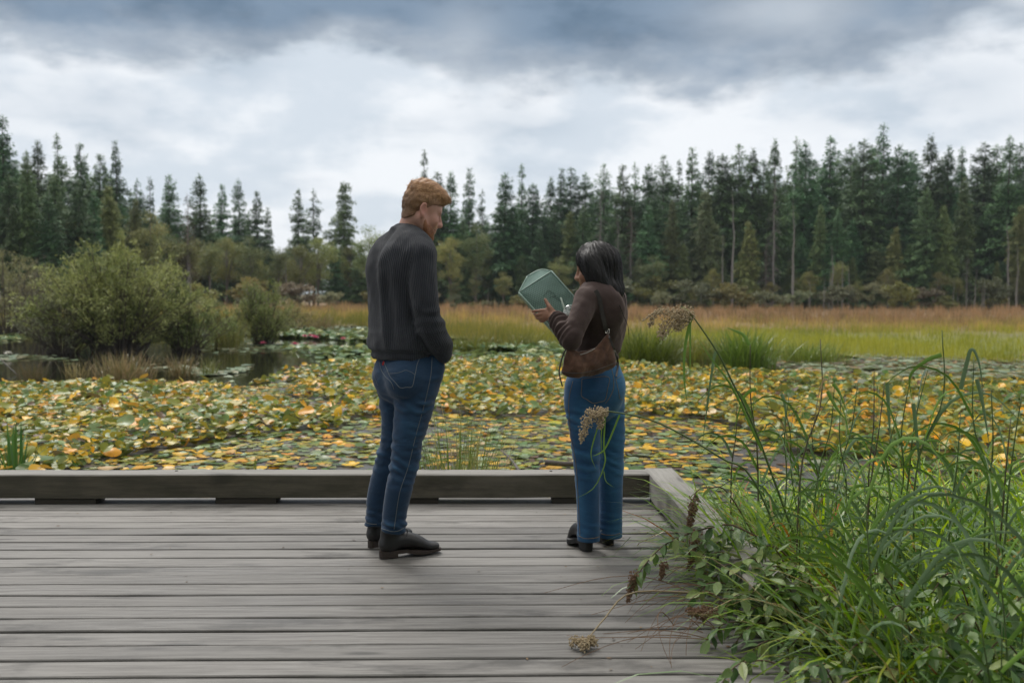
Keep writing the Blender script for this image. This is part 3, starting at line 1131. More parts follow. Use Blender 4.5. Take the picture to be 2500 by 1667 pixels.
meadow('meadow_grass', 66000, lambda px, s: s - 0.8, lambda px, s: s + np.interp(px, [0, 1400, 1900, 2500], [8, 8, 16, 24]), lambda px, Y, a, b: np.interp(px, [900, 1300, 1900], [0.70, 0.48, 0.34]) * (1 + 0.25 * a), 0.016,
       pal_near, 'bright yellow green sedge meadow along the far edge of the pond', 'grass', 31)
meadow('marsh_grass', 54000, lambda px, s: s + np.interp(px, [0, 1400, 1900, 2500], [4, 5, 13, 21]), lambda px, s: s + np.interp(px, [0, 1400, 2500], [22, 34, 36]), lambda px, Y, a, b: np.interp(px, [900, 1500, 2000], [0.6, 0.46, 0.40]) * (1 + 0.3 * b), 0.018,
       pal_mid, 'olive and straw coloured marsh grass behind the bright sedge', 'grass', 32)
meadow('dry_reeds', 70000, lambda px, s: s + np.interp(px, [0, 1400, 2500], [14, 24, 27]), lambda px, s: np.maximum(s + 30, np.interp(px, [0, 300, 700, 1100], [74, 84, 98, 106])), lambda px, Y, a, b: 0.66 * (1 + 0.25 * a), 0.020,
       pal_far, 'reddish brown dry reeds in front of the wood', 'reeds', 33)

# ---------------------------------------------------------------- lily pads
m_pad, g = material('lily_pad_leaf')
c = g.attr('col')
co = g.objco()
geo = g.n('NewGeometry')
gp = geo.outputs['Position']
n1 = g.noise(gp, 14.0, 4, 0.6)
n2 = g.noise(gp, 60.0, 3, 0.6)
c = g.mix(g.math('MULTIPLY', g.ss(n1, 0.56, 0.72), 0.28), c, (0.22, 0.12, 0.012))
c = g.mix(g.math('MULTIPLY', g.ss(n2, 0.62, 0.72), 0.45), c, (0.05, 0.035, 0.015))
c = g.mix(g.math('MULTIPLY', geo.outputs['Backfacing'], 0.4), c, (0.26, 0.25, 0.11))
b = g.bsdf(c, g.ss(n1, 0.3, 0.7, 0.26, 0.46), g.bump(n1, 0.25, 0.012), Specular_IOR_Level=0.36)
t = g.n('BsdfTranslucent')
g.l(c, t.inputs['Color'])
mx = g.n('MixShader')
mx.inputs[0].default_value = 0.30
g.l(b.outputs[0], mx.inputs[1])
g.l(t.outputs[0], mx.inputs[2])
g.out(mx.outputs[0])


def pad_shape(seed, cup, wave, fold, rings=(0.55, 1.0), nseg=14):
    r = np.random.default_rng(seed)
    ph = r.uniform(0, 6.28, 3)
    V = [(0, 0, 0)]
    for q in rings:
        for k in range(nseg):
            a = -math.pi + 2 * math.pi * (k + 0.5) / nseg          # the notch lies at a = pi
            edge = 1.0 + 0.05 * math.sin(3 * a + ph[0]) + 0.03 * math.sin(5 * a + ph[1])
            cleft = math.exp(-((abs(a) - math.pi) / 0.24) ** 2)
            rr = edge * (1 - 0.55 * cleft) * q
            x, y = math.cos(a) * rr * 1.08, math.sin(a) * rr * 0.86
            z = cup * rr * rr + wave * rr * rr * math.sin(2 * a + ph[2]) + 0.35 * wave * rr ** 3 * math.sin(5 * a + ph[1]) + fold * abs(y) - 0.02 * math.cos(a) ** 2
            V.append((x, y, z))
    T = []
    for k in range(nseg):
        if k != nseg - 1:
            T.append((0, 1 + k, 1 + (k + 1) % nseg))
    for q in range(len(rings) - 1):
        for k in range(nseg - 1):
            a, b = 1 + q * nseg + k, 1 + q * nseg + k + 1
            T += [(a, a + nseg, b + nseg), (a, b + nseg, b)]
    return np.array(V), np.array(T)


PADS = [pad_shape(s, c_, w_, f_) for s, c_, w_, f_ in ((1, 0.02, 0.03, 0.0), (2, -0.05, 0.05, 0.02), (3, 0.10, 0.08, 0.05), (4, 0.06, 0.14, 0.12), (5, -0.14, 0.10, 0.0), (6, 0.02, 0.16, 0.25), (7, -0.10, 0.12, -0.12),
                                                       (8, 0.16, 0.06, 0.0), (9, 0.0, 0.05, 0.4), (10, -0.2, 0.08, -0.1), (11, 0.05, 0.04, 0.0), (12, 0.0, 0.2, 0.1))]
NPV, NPT = len(PADS[0][0]), len(PADS[0][1])
r = np.random.default_rng(202)


def rotations(n, tilt, r):
    """random headings, then a tilt about a random level axis: n x 3 x 3"""
    a = r.uniform(0, 6.28, n)
    b = r.uniform(0, 6.28, n)
    cz, sz = np.cos(a), np.sin(a)
    Rz = np.zeros((n, 3, 3)); Rz[:, 0, 0] = cz; Rz[:, 0, 1] = -sz; Rz[:, 1, 0] = sz; Rz[:, 1, 1] = cz; Rz[:, 2, 2] = 1
    k = np.stack([np.cos(b), np.sin(b), np.zeros(n)], 1)
    Kx = np.zeros((n, 3, 3))
    Kx[:, 0, 1] = -k[:, 2]; Kx[:, 0, 2] = k[:, 1]; Kx[:, 1, 0] = k[:, 2]; Kx[:, 1, 2] = -k[:, 0]; Kx[:, 2, 0] = -k[:, 1]; Kx[:, 2, 1] = k[:, 0]
    s, c_ = np.sin(tilt)[:, None, None], np.cos(tilt)[:, None, None]
    return (np.eye(3)[None] + s * Kx + (1 - c_) * (Kx @ Kx)) @ Rz


def pad_edge(px):
    """how far the yellow pads reach, by picture column"""
    return np.interp(px, [-300, 0, 300, 600, 760, 860, 1000, 1200, 1400, 1560, 1720, 1900, 2200, 2500, 2900], [19.4, 19.4, 18.9, 19.0, 22.6, 24.0, 26, 25, 25, 23.5, 22.0, 21.2, 19.5, 18.8, 18])


# candidate spots, thinned so that pads only overlap at their rims
N0 = 140000
px = r.uniform(-250, 3000, N0)
u = r.random(N0)
ye = pad_edge(px)
Y = np.sqrt((6.15 ** 2) * (1 - u) + (ye ** 2) * u)
X = relv(px) * Y
onshore = (X > 1.15) & (Y < 6.5)
P2 = np.stack([X, Y, np.zeros(N0)], 1)
lush_n = vnoise(P2, 0.35, 4) * 0.6 + vnoise(P2, 0.9, 5) * 0.4
# lush in a wide band at the far side and at the left; flat pads on dark mud nearer in the middle and right
lush = np.clip((Y - 11.2 + 0.35 * np.maximum(X, -3)) / 5.5, 0, 1)
lush = np.maximum(lush, np.clip((-0.4 - X) / 3.6, 0, 1) * np.clip((21 - Y) / 2, 0, 1))
lush = np.clip(lush + 1.25 * lush_n, 0, 1)
size = np.where(r.random(N0) < 0.16, r.uniform(0.095, 0.132, N0), r.uniform(0.050, 0.094, N0)) * (1 - 0.12 * lush)
mudpatch = vnoise(P2 * np.array([0.8, 1.6, 1]), 0.55, 8)
prob = np.where(lush > 0.5, 1.0, np.clip(0.97 - 0.9 * (mudpatch > 0.28), 0.10, 1))
ok = (r.random(N0) < prob) & ~onshore
order = np.nonzero(ok)[0]
grid, chosen = {}, []
for i in order:
    s = size[i]
    dmin = s * (0.80 if lush[i] > 0.5 else 1.18)
    cx, cy = int(X[i] / 0.25), int(Y[i] / 0.25)
    bad = False
    for a in (-1, 0, 1):
        for b in (-1, 0, 1):
            for j in grid.get((cx + a, cy + b), ()):
                if (X[i] - X[j]) ** 2 + (Y[i] - Y[j]) ** 2 < dmin * dmin:
                    bad = True
                    break
            if bad:
                break
        if bad:
            break
    if not bad:
        grid.setdefault((cx, cy), []).append(i)
        chosen.append(i)
        if len(chosen) >= 30000:
            break
ch = np.array(chosen)
X, Y, size, lush, px = X[ch], Y[ch], size[ch], lush[ch], px[ch]
n = len(ch)
tilt = np.abs(r.normal(0, 1, n)) * np.where(lush > 0.5, 0.42, 0.07)
tilt = np.minimum(tilt, 1.1)
ROT = rotations(n, tilt, r)
Zp = WZ + np.where(lush > 0.5, 0.03 + r.random(n) ** 1.5 * 0.20 * lush, 0.006 + r.random(n) * 0.016) + np.sin(tilt) * size * 0.6
SHP = np.where(lush > 0.5, r.integers(2, 12, n), r.choice([0, 1, 10, 0, 2, 7], n))
PAL = np.array([(0.070, 0.150, 0.016), (0.190, 0.215, 0.010), (0.42, 0.34, 0.008), (0.72, 0.42, 0.008), (0.70, 0.32, 0.008), (0.20, 0.28, 0.11), (0.26, 0.32, 0.19), (0.11, 0.055, 0.018), (0.55, 0.38, 0.13)])
NAMES = ['deep green', 'olive green', 'yellow green', 'golden yellow', 'orange', 'pale green', 'grey green', 'brown', 'straw coloured']
p_l = np.array([0.21, 0.26, 0.18, 0.13, 0.06, 0.09, 0.02, 0.04, 0.01])
p_f = np.array([0.15, 0.21, 0.14, 0.10, 0.05, 0.17, 0.07, 0.06, 0.05])
yellowness = vnoise(np.stack([X, Y, X * 0], 1), 0.8, 12)
PK = np.empty(n, dtype=int)
for i in range(n):
    pr = p_l * lush[i] + p_f * (1 - lush[i])
    pr = pr * np.where(np.isin(np.arange(9), (2, 3, 4)), 1 + 0.9 * yellowness[i], 1)
    PK[i] = r.choice(9, p=pr / pr.sum())
COLR = PAL[PK] * r.uniform(0.75, 1.25, (n, 1)) * r.uniform(0.92, 1.08, (n, 3))
# the 300 that show largest stand as things of their own
PROJ = np.array([proj((X[i], Y[i], Zp[i])) for i in range(n)])
vis = (PROJ[:, 0] > 5) & (PROJ[:, 0] < 2495) & (PROJ[:, 1] < 1660)
front = (PROJ[:, 0] < 1600) & (PROJ[:, 1] > 1138)
vis &= ~front & ~((PROJ[:, 0] > 1690) & (PROJ[:, 1] > 1060))
for (x0, x1, y0, y1) in ((885, 1085, 870, 1140), (1385, 1522, 880, 1150), (1050, 1190, 1060, 1140)):
    vis &= ~((PROJ[:, 0] > x0) & (PROJ[:, 0] < x1) & (PROJ[:, 1] > y0) & (PROJ[:, 1] < y1))
area = (size / Y) ** 2 * (np.abs(WZ - CAM_H) / Y + np.sin(tilt) * 0.6)
area = np.where(vis, area, 0)
big = set(np.argsort(-area)[:300].tolist())


def pads_mesh(name, idx, mat):
    idx = np.asarray(idx)
    V = np.empty((len(idx), NPV, 3))
    F = np.empty((len(idx), NPT, 3), dtype=np.int64)
    base = np.stack([p[0] for p in PADS])[SHP[idx]] * size[idx][:, None, None]
    V = np.einsum('nij,nvj->nvi', ROT[idx], base) + np.stack([X[idx], Y[idx], Zp[idx]], 1)[:, None, :]
    F = np.stack([p[1] for p in PADS])[SHP[idx]] + (np.arange(len(idx)) * NPV)[:, None, None]
    C = np.repeat(COLR[idx], NPV, axis=0)
    # older edges: the rim takes on a browner tone than the middle
    return mesh_np(name, V.reshape(-1, 3), F.reshape(-1, 3), mat, C, True)


tag(link('lily_pads', pads_mesh('lily_pads', [i for i in range(n) if i not in big], m_pad)), 'carpet of yellow and green lily pads covering the pond', 'lily pads', kind='stuff')
pad_cache = {}
prow = []
for i in sorted(big):
    key = (SHP[i], PK[i])
    if key not in pad_cache:
        v, t_ = PADS[SHP[i]]
        pad_cache[key] = mesh_np('lily_pad', v, t_, m_pad, np.tile(PAL[PK[i]], (NPV, 1)), True)
    o = link('lily_pad', pad_cache[key])
    o.matrix_world = Matrix.Translation((X[i], Y[i], Zp[i])) @ Matrix(ROT[i].tolist()).to_4x4() @ Matrix.Scale(float(size[i]), 4)
    x = PROJ[i, 0]
    if x > 1600:
        z_ = 'by the plants'
    elif x > 1540:
        z_ = 'past the kerb corner'
    elif x > 1300:
        z_ = 'beside the woman'
    elif x > 1090:
        z_ = 'between man and woman'
    elif x > 800:
        z_ = 'beside the man'
    else:
        z_ = 'left of the man'
    pose = 'tilted' if tilt[i] > 0.35 else ('raised' if lush[i] > 0.5 else 'flat')
    dist_ = 'next to the kerb' if Y[i] < 11.5 and x < 1560 else ('in the second band from the kerb' if False else 'out on the pond')
    prow.append((o, '%s %s lily pad %s, %s' % (pose, NAMES[PK[i]], dist_, z_), x))
    tag(o, cat='lily pad', group='lily pads nearest the boardwalk')
label_rows(prow)

# white-green floating pads further out, on open water
r = np.random.default_rng(77)


def far_pads(name, zones, label, seed, tall=0.0):
    r = np.random.default_rng(seed)
    xs, ys, cs, zs, ss, ts = [], [], [], [], [], []
    for (px0, px1, y0, y1, cnt, pal, raised) in zones:
        p_ = np.clip(r.normal((px0 + px1) / 2, (px1 - px0) / 3.6, cnt), px0 - 60, px1 + 60)
        y_ = np.clip(r.normal((y0 + y1) / 2, (y1 - y0) / 3.4, cnt), y0 - 1.2, y1 + 1.2)
        y_ = y_ + 0.9 * np.sin(p_ * 0.021)
        k = relv(p_)
        x_ = k * y_
        q = np.stack([x_, y_, x_ * 0], 1)
        keep = vnoise(q * np.array([0.5, 0.5, 1]), 0.9, seed) > -0.25
        x_, y_ = x_[keep], y_[keep]
        m = len(x_)
        xs.append(x_); ys.append(y_)
        zs.append(WZ + 0.008 + r.random(m) * (0.02 + raised))
        ss.append(r.uniform(0.09, 0.19, m))
        ts.append(np.abs(r.normal(0, 0.04 + raised * 1.8, m)))
        pal = np.array(pal)
        cs.append(pal[r.integers(0, len(pal), m)] * r.uniform(0.8, 1.2, (m, 1)))
    x_, y_, z_, s_, t_, c_ = [np.concatenate(a) for a in (xs, ys, zs, ss, ts, cs)]
    m = len(x_)
    v, tt = pad_shape(3, 0.03, 0.06, 0.02, (1.0,), 9)
    Rm = rotations(m, np.minimum(t_, 1.2), r)
    V = np.einsum('nij,vj->nvi', Rm, v)[:, :, :] * s_[:, None, None] + np.stack([x_, y_, z_], 1)[:, None, :]
    F = tt[None] + (np.arange(m) * len(v))[:, None, None]
    return tag(link(name, mesh_np(name, V.reshape(-1, 3), F.reshape(-1, 3), m_pad, np.repeat(c_, len(v), axis=0))), label, 'lily pads', kind='stuff')


GREEN = [(0.07, 0.17, 0.04), (0.10, 0.20, 0.05), (0.05, 0.13, 0.035), (0.16, 0.24, 0.06), (0.25, 0.27, 0.05)]
PALE = [(0.19, 0.27, 0.15), (0.26, 0.32, 0.20), (0.13, 0.20, 0.09), (0.30, 0.28, 0.16)]
far_pads('water_lilies', [(560, 940, 33, 44, 2600, GREEN, 0.16), (740, 960, 28.5, 32.5, 700, GREEN, 0.14), (1040, 1400, 26, 33, 2600, GREEN, 0.15), (600, 1000, 45, 52, 700, PALE, 0.03)],
         'green water lily leaves crowding the open water behind the man', 61)
far_pads('pale_water_lilies', [(560, 900, 30.0, 33.8, 420, PALE, 0.03), (400, 680, 22.2, 23.8, 130, PALE, 0.015), (-60, 140, 25.6, 27.6, 90, PALE, 0.015), (-40, 80, 36, 42, 300, GREEN, 0.05), (1090, 1400, 30, 34, 300, PALE, 0.02), (830, 1000, 23, 26, 300, GREEN, 0.1),
                               (1540, 1640, 25, 30, 300, PALE, 0.03)],
         'flat pale lily pads floating on the dark open water', 62)
far_pads('bleached_lily_pads', [(1850, 2700, 22.2, 27.5, 3400, PALE + [(0.34, 0.20, 0.06), (0.12, 0.09, 0.05), (0.16, 0.20, 0.05)], 0.05), (2080, 2700, 18.7, 22.5, 1600, PALE + [(0.34, 0.22, 0.05), (0.15, 0.18, 0.05)], 0.06)],
         'bleached lily pads on the mud in front of the bright sedge', 63)

# ---------------------------------------------------------------- water lily flowers
m_pink = plain('pink_petal', (0.72, 0.13, 0.26), 0.5, 0.25, 30)
m_whitep = plain('white_petal', (0.75, 0.72, 0.66), 0.5, 0.15, 30)
m_stamen = plain('yellow_stamen', (0.65, 0.42, 0.05), 0.6, 0.2, 60)


def flower(px, py, Y, mat, label):
    p = at(px, py, Y)
    e = empty('water_lily_flower', (p.x, Y, WZ + 0.10), random.uniform(0, 6), label, 'flower', 'water lily flowers')
    mb = MB()
    for ring, (nn, el_, L) in enumerate(((8, 0.35, 0.12), (8, 0.8, 0.10), (6, 1.15, 0.075))):
        for k in range(nn):
            a = k * 2 * math.pi / nn + ring * 0.4
            d = Vector((math.cos(a) * math.cos(el_), math.sin(a) * math.cos(el_), math.sin(el_)))
            s = Vector((-math.sin(a), math.cos(a), 0))
            c0 = d * 0.02
            mb.add([c0, c0 + d * L * 0.5 + s * 0.025 - Vector((0, 0, 0.008)), c0 + d * L, c0 + d * L * 0.5 - s * 0.025 - Vector((0, 0, 0.008))], [(0, 1, 2, 3)])
    mb.build('petals', mat, e)
    V, F = tube([(0, 0, 0.02), (0, 0, 0.05)], [0.02, 0.015], 7)
    link('stamens', mesh_py('stamens', V, F, m_stamen), e)
    V, F = tube([(0, 0, -0.14), (0, 0, 0.025)], [0.006, 0.01], 5)
    link('stalk', mesh_py('stalk', V, F, m_grass), e)


for i, (x, y, Y) in enumerate(((757, 824, 38.5), (766, 826, 38.0), (772, 829, 37.0), (744, 828, 38.0), (780, 825, 38.6), (642, 850, 32.8), (720, 852, 32.4), (838, 836, 36.0))):
    flower(x, y, Y, m_pink, ('pink water lily bloom in the tight cluster left of the man, ' + ordinal(i + 1) + ' of five') if i < 5 else
           ('single pink water lily bloom on green leaves ' + ('nearest the dark bush', 'half way to the man', 'close beside the man')[i - 5]))
for i, (x, y, Y) in enumerate(((868, 822, 39.0), (20, 872, 27.2), (1835, 806, 33.0))):
    flower(x, y, Y, m_whitep, 'white water lily bloom floating ' + ('next to the sweater of the man', 'on pale pads at the edge beside the bush', 'before the sedge right of the woman')[i])

# ---------------------------------------------------------------- willow bush standing in the water, and its neighbours


def willow(name, px, Y, width, height, seed, stems, leaves, c0, c1, label, depth=0.8, bare=0.0, leafsize=0.085):
    r = np.random.default_rng(seed)
    p = at(px, 800, Y)
    e = empty(name, (p.x, Y, WZ), 0, label, 'bush', 'willow bushes by the pond')
    mb = MB()
    Ps, Ds = [], []
    for k in range(stems):
        a = r.uniform(0, 6.28)
        reach = r.random() ** 0.6
        hh = height * (1 - 0.62 * reach ** 2.2) * r.uniform(0.72, 1.05)
        ex, ey = math.cos(a) * reach * width, math.sin(a) * reach * width * depth
        b = np.array([math.cos(a) * r.uniform(0.05, 0.55) * width * 0.5, math.sin(a) * 0.3 * width * 0.4, -0.05])
        pts = [b, b + np.array([(ex - b[0]) * 0.30, (ey - b[1]) * 0.30, hh * 0.42]), b + np.array([(ex - b[0]) * 0.68, (ey - b[1]) * 0.68, hh * 0.76]), np.array([ex, ey, hh])]
        sp = spline(pts, 9)
        mb.tube(sp, np.linspace(0.024, 0.004, 9), 4)
        for q in range(9):
            s = r.uniform(0.18, 1.0)
            i0 = min(7, int(s * 8))
            p0 = sp[i0] + (sp[i0 + 1] - sp[i0]) * (s * 8 - i0)
            dd = sp[i0 + 1] - sp[i0]
            dd = dd / np.linalg.norm(dd) + r.normal(0, 0.55, 3)
            l = r.uniform(0.25, 0.7) * height * 0.26
            tip = p0 + dd / np.linalg.norm(dd) * l + np.array([0, 0, -0.06])
            mb.tube([p0, (p0 + tip) / 2 + np.array([0, 0, 0.03]), tip], [0.006, 0.004, 0.002], 3)
            nl = int(leaves / stems / 9)
            tt = r.random(nl) ** 0.7
            Ps.append(p0 + (tip - p0) * tt[:, None] + r.normal(0, 0.045, (nl, 3)))
            Ds.append(np.tile(dd / np.linalg.norm(dd), (nl, 1)) + r.normal(0, 0.7, (nl, 3)))
    mb.build('branches', m_bush_wood, e)
    P, D = np.concatenate(Ps), np.concatenate(Ds)
    keep = (P[:, 2] > 0.12) & (r.random(len(P)) > bare * np.clip(1 - P[:, 2] / height * 1.5, 0, 1))
    P, D = P[keep], D[keep]
    m = len(P)
    N = r.normal(0, 0.7, (m, 3)) + np.array([0, 0, 1.0])
    L = r.uniform(0.6, 1.35, m) * leafsize
    V, F = kites(P, D, N, L, L * 0.30)
    f = np.clip(0.5 + 0.45 * vnoise(P, 1.6, seed) + r.normal(0, 0.25, m), 0, 1)
    link('foliage', mesh_np('foliage', V, F, m_leaf, np.repeat(mixc(c0, c1, f), 4, axis=0)), e)
    return e


m_bush_wood = plain('willow_stem', (0.10, 0.082, 0.065), 0.85, 0.3, 6)
W0, W1 = (0.13, 0.165, 0.055), (0.34, 0.355, 0.14)
willow('willow_bush', 285, 29.6, 3.05, 3.2, 71, 190, 50000, W0, W1, 'large olive green willow bush standing in dark water at the left', 0.7, 0.35, 0.10)
willow('willow_bush', 150, 29.2, 1.45, 1.9, 72, 60, 6500, (0.12, 0.135, 0.07), (0.25, 0.255, 0.14), 'low greyish willow with bare arching stems at the base of the large bush', 0.8, 0.6, 0.09)
willow('willow_bush', 455, 30.6, 1.5, 1.9, 73, 70, 12000, (0.10, 0.14, 0.05), (0.29, 0.30, 0.11), 'small willow with pale leaf tips right against the large bush', 0.8, 0.2, 0.09)
willow('willow_bush', 640, 33.6, 1.15, 2.25, 74, 60, 11000, (0.10, 0.125, 0.045), (0.25, 0.25, 0.09), 'narrow upright willow shrub standing alone between the large bush and the man', 0.9, 0.2, 0.09)
willow('willow_bush', 20, 41, 2.8, 3.2, 75, 70, 12000, (0.12, 0.135, 0.06), (0.27, 0.265, 0.13), 'paler feathery willow behind the large bush, cut by the edge of the picture', 0.9, 0.2, 0.11)
willow('willow_bush', 105, 39, 1.4, 3.3, 76, 40, 3500, (0.085, 0.080, 0.055), (0.17, 0.155, 0.10), 'thin grey twiggy willow rising between the large bush and the paler one', 0.9, 0.4, 0.08)


willow('willow_bush', 545, 32.5, 0.95, 1.35, 77, 40, 5000, (0.12, 0.15, 0.05), (0.32, 0.31, 0.11), 'low rounded willow filling the gap before the narrow upright shrub', 0.9, 0.1, 0.09)
willow('willow_bush', 700, 45, 1.6, 1.5, 78, 40, 4500, (0.15, 0.15, 0.06), (0.34, 0.31, 0.13), 'low straw green scrub on the far shore behind the pink blooms', 0.9, 0.1, 0.10)


def tuft(px, py, Y, nblade, h, spread, c0, c1, label, wid=0.012, z=None, seed=0, curve=1.0, name='grass_tuft', cat='grass tuft', segs=5, lean=0.32, mat=None):
    r = np.random.default_rng(seed + int(px))
    p = at(px, py, Y)
    z = WZ if z is None else z
    root = np.stack([r.normal(0, spread * 0.35, nblade), r.normal(0, spread * 0.35, nblade), np.full(nblade, -0.02)], 1)
    az_ = np.arctan2(root[:, 1], root[:, 0]) + r.normal(0, 0.9, nblade)
    V, F, C = blades(root, az_, h * r.uniform(0.45, 1.1, nblade), r.uniform(0.6, 1.3, nblade) * wid, np.abs(r.normal(0, lean, nblade)), np.abs(r.normal(curve, 0.4, nblade)), mixc(c0, c1, r.random(nblade)), segs)
    o = link(name, mesh_np(name, V, F, mat or m_blade, C, True), None, (p.x, Y, z))
    return tag(o, label, cat, 'grass tufts about the pond')


DRYC, GRC = (0.30, 0.24, 0.12), (0.10, 0.155, 0.035)
tuft(1575, 890, 24.7, 1300, 1.1, 1.15, (0.07, 0.125, 0.025), (0.19, 0.28, 0.05), 'broad dark green sedge tussock right beside the shoulder bag of the woman', 0.016)
tuft(1815, 905, 23.2, 1000, 1.15, 0.8, (0.09, 0.14, 0.03), (0.24, 0.30, 0.06), 'rounded fountain of sedge at the end of the yellow pads', 0.016)
tuft(1690, 870, 27.5, 800, 0.8, 1.1, (0.12, 0.16, 0.035), (0.28, 0.30, 0.07), 'sedge tussock behind and between the two rounder tussocks', 0.016)
tuft(1975, 880, 25.8, 800, 0.7, 1.1, (0.10, 0.16, 0.035), (0.24, 0.31, 0.07), 'low wide sedge clump at the start of the bright meadow', 0.016)
tuft(300, 935, 20.8, 480, 0.68, 0.85, (0.11, 0.125, 0.045), DRYC, 'dry olive grass tuft in the water before the large willow, widest of its row', 0.012)
tuft(440, 925, 21.4, 220, 0.6, 0.35, (0.11, 0.125, 0.045), DRYC, 'slim grass tuft in the water between the wide tuft and pale pads', 0.012)
tuft(82, 930, 20.6, 120, 0.52, 0.35, (0.10, 0.115, 0.04), (0.26, 0.22, 0.11), 'small grass tuft at the left beyond the yellow pads', 0.012)
tuft(510, 920, 21.8, 90, 0.5, 0.35, (0.09, 0.13, 0.035), (0.24, 0.24, 0.09), 'last grass tuft of the water row toward the man', 0.012)
tuft(190, 925, 21.2, 90, 0.45, 0.35, (0.13, 0.12, 0.05), (0.32, 0.24, 0.12), 'straw coloured grass tuft left of the wide tuft', 0.012)
tuft(1150, 860, 30.6, 240, 0.75, 1.0, (0.10, 0.14, 0.03), (0.24, 0.26, 0.06), 'grass clump on the far bank between man and woman', 0.016)
tuft(1270, 852, 31.5, 240, 0.7, 1.0, (0.10, 0.14, 0.03), (0.26, 0.27, 0.06), 'grass clump on the far bank under the green parcel', 0.016)
tuft(780, 800, 47, 200, 1.0, 1.0, (0.15, 0.12, 0.06), (0.33, 0.24, 0.13), 'brown reed clump on the far shore behind the pink blooms', 0.022)
tuft(560, 862, 31.8, 220, 0.95, 0.8, (0.08, 0.11, 0.03), (0.22, 0.22, 0.08), 'upright green rushes between the willows', 0.014, lean=0.15, curve=0.4)
tuft(1108, 1165, 6.5, 460, 1.12, 0.28, (0.12, 0.19, 0.035), (0.36, 0.30, 0.12), 'thin green and straw grass tuft growing just behind the kerb', 0.0075, lean=0.20, curve=0.5, segs=6)
tuft(1150, 1165, 6.6, 22, 1.32, 0.12, (0.30, 0.25, 0.13), (0.42, 0.34, 0.20), 'few tall dry straws leaning from the tuft behind the kerb', 0.006, lean=0.30, curve=0.15, segs=6)
tuft(40, 1120, 9.6, 30, 0.62, 0.16, (0.06, 0.12, 0.035), (0.12, 0.20, 0.06), 'stiff sword leaved iris clump behind the kerb at the left', 0.028, lean=0.30, curve=0.15, segs=6, name='iris_clump', cat='iris')
tuft(20, 1120, 10.2, 120, 0.42, 0.40, (0.10, 0.16, 0.035), (0.22, 0.26, 0.07), 'short grass about the iris clump at the left', 0.007, segs=5)
tuft(625, 1110, 9.4, 9, 0.32, 0.05, (0.07, 0.13, 0.03), (0.14, 0.2, 0.05), 'tiny green sprout among the pads left of the man', 0.014, lean=0.12, curve=0.2)
# a dead twig and a branch lying on the mud
m_twig = plain('wet_twig', (0.075, 0.062, 0.055), 0.7, 0.3, 20)
for nm, lab, pts, rr in (('fallen_branch', 'bare grey stick poking out of the mud behind the kerb', [(1268, 1150, 8.2), (1248, 1122, 9.0), (1222, 1098, 9.8)], 0.016),
                         ('fallen_branch', 'thin bare twig slanting into the water below the large willow', [(-40, 835, 24.0), (10, 885, 22.6), (45, 918, 21.6)], 0.014),
                         ('fallen_branch', 'dark muddy branch lying flat on the mud near the woman', [(1330, 1128, 9.0), (1385, 1132, 9.0), (1440, 1126, 9.1)], 0.03)):
    P = [at(*q) for q in pts]
    P = [Vector((q.x, q.y, max(q.z, WZ))) for q in P]
    V, F = tube(spline(P, 8), np.linspace(rr, rr * 0.5, 8), 6)
    tag(link(nm, mesh_py(nm, V, F, m_twig, True)), lab, 'branch')
# ---------------------------------------------------------------- plants at the right, spilling over the deck
r = np.random.default_rng(314)


def bank_z(x, y):
    return -0.72 + 0.42 * np.clip((6.6 - y) / 1.2, 0, 1) + 0 * x


def pick(pal, m, r, p=None):
    pal = np.array(pal)
    return pal[r.choice(len(pal), m, p=p)] * r.uniform(0.75, 1.25, (m, 1))


GPAL = [(0.165, 0.320, 0.032), (0.270, 0.440, 0.040), (0.140, 0.260, 0.085), (0.210, 0.320, 0.150), (0.36, 0.45, 0.060), (0.38, 0.30, 0.12), (0.40, 0.17, 0.04)]
GP = [0.27, 0.20, 0.22, 0.16, 0.08, 0.05, 0.02]


def grass_mass(name, n, xr, yr, hfun, label, seed, wid=0.0165, lean=0.50, curve=1.7, segs=6, azbias=None, pal=GPAL, pp=GP, share=0.45):
    r = np.random.default_rng(seed)
    y = r.uniform(*yr, n)
    xmax = np.minimum(xr[1], 0.60 * y + 0.35)
    x = xr[0] + (xmax - xr[0]) * r.random(n)
    cl = vnoise(np.stack([x, y, x * 0], 1), 2.4, seed)
    keep = r.random(n) < np.clip(0.75 + 0.8 * cl, 0.12, 1)
    x, y = x[keep], y[keep]
    m = len(x)
    root = np.stack([x, y, bank_z(x, y) - 0.02], 1)
    h = hfun(x, y) * np.clip(r.normal(0.82, 0.24, m), 0.3, 1.25)
    az_ = r.uniform(0, 6.28, m)
    if azbias is not None:
        f = r.random(m) < share
        az_ = np.where(f, r.normal(azbias, 0.7, m), az_)
    V, F, C = blades(root, az_, h, r.uniform(0.55, 1.35, m) * wid, np.abs(r.normal(0.05, lean, m)), np.abs(r.normal(curve, 0.6, m)), pick(pal, m, r, pp), segs)
    return tag(link(name, mesh_np(name, V, F, m_blade, C, True)), label, 'grass', kind='stuff')


def hgt(x, y):
    return np.interp(x, [1.2, 1.5, 1.9, 2.6, 3.4], [0.52, 0.70, 0.78, 0.84, 0.86]) * np.interp(y, [2.0, 3.0, 4.2, 6.4], [0.62, 0.82, 1.0, 0.9])


grass_mass('reed_grass', 11500, (1.20, 3.7), (2.35, 6.3), hgt, 'tangle of tall green reed grass beside the boardwalk', 401, azbias=math.pi * 1.05)
grass_mass('fine_grass', 5200, (1.18, 3.5), (2.4, 6.2), lambda x, y: 0.72 * hgt(x, y), 'finer arching grass blades low in the tangle beside the boardwalk', 402, 0.006, 0.6, 2.2, 6, math.pi)

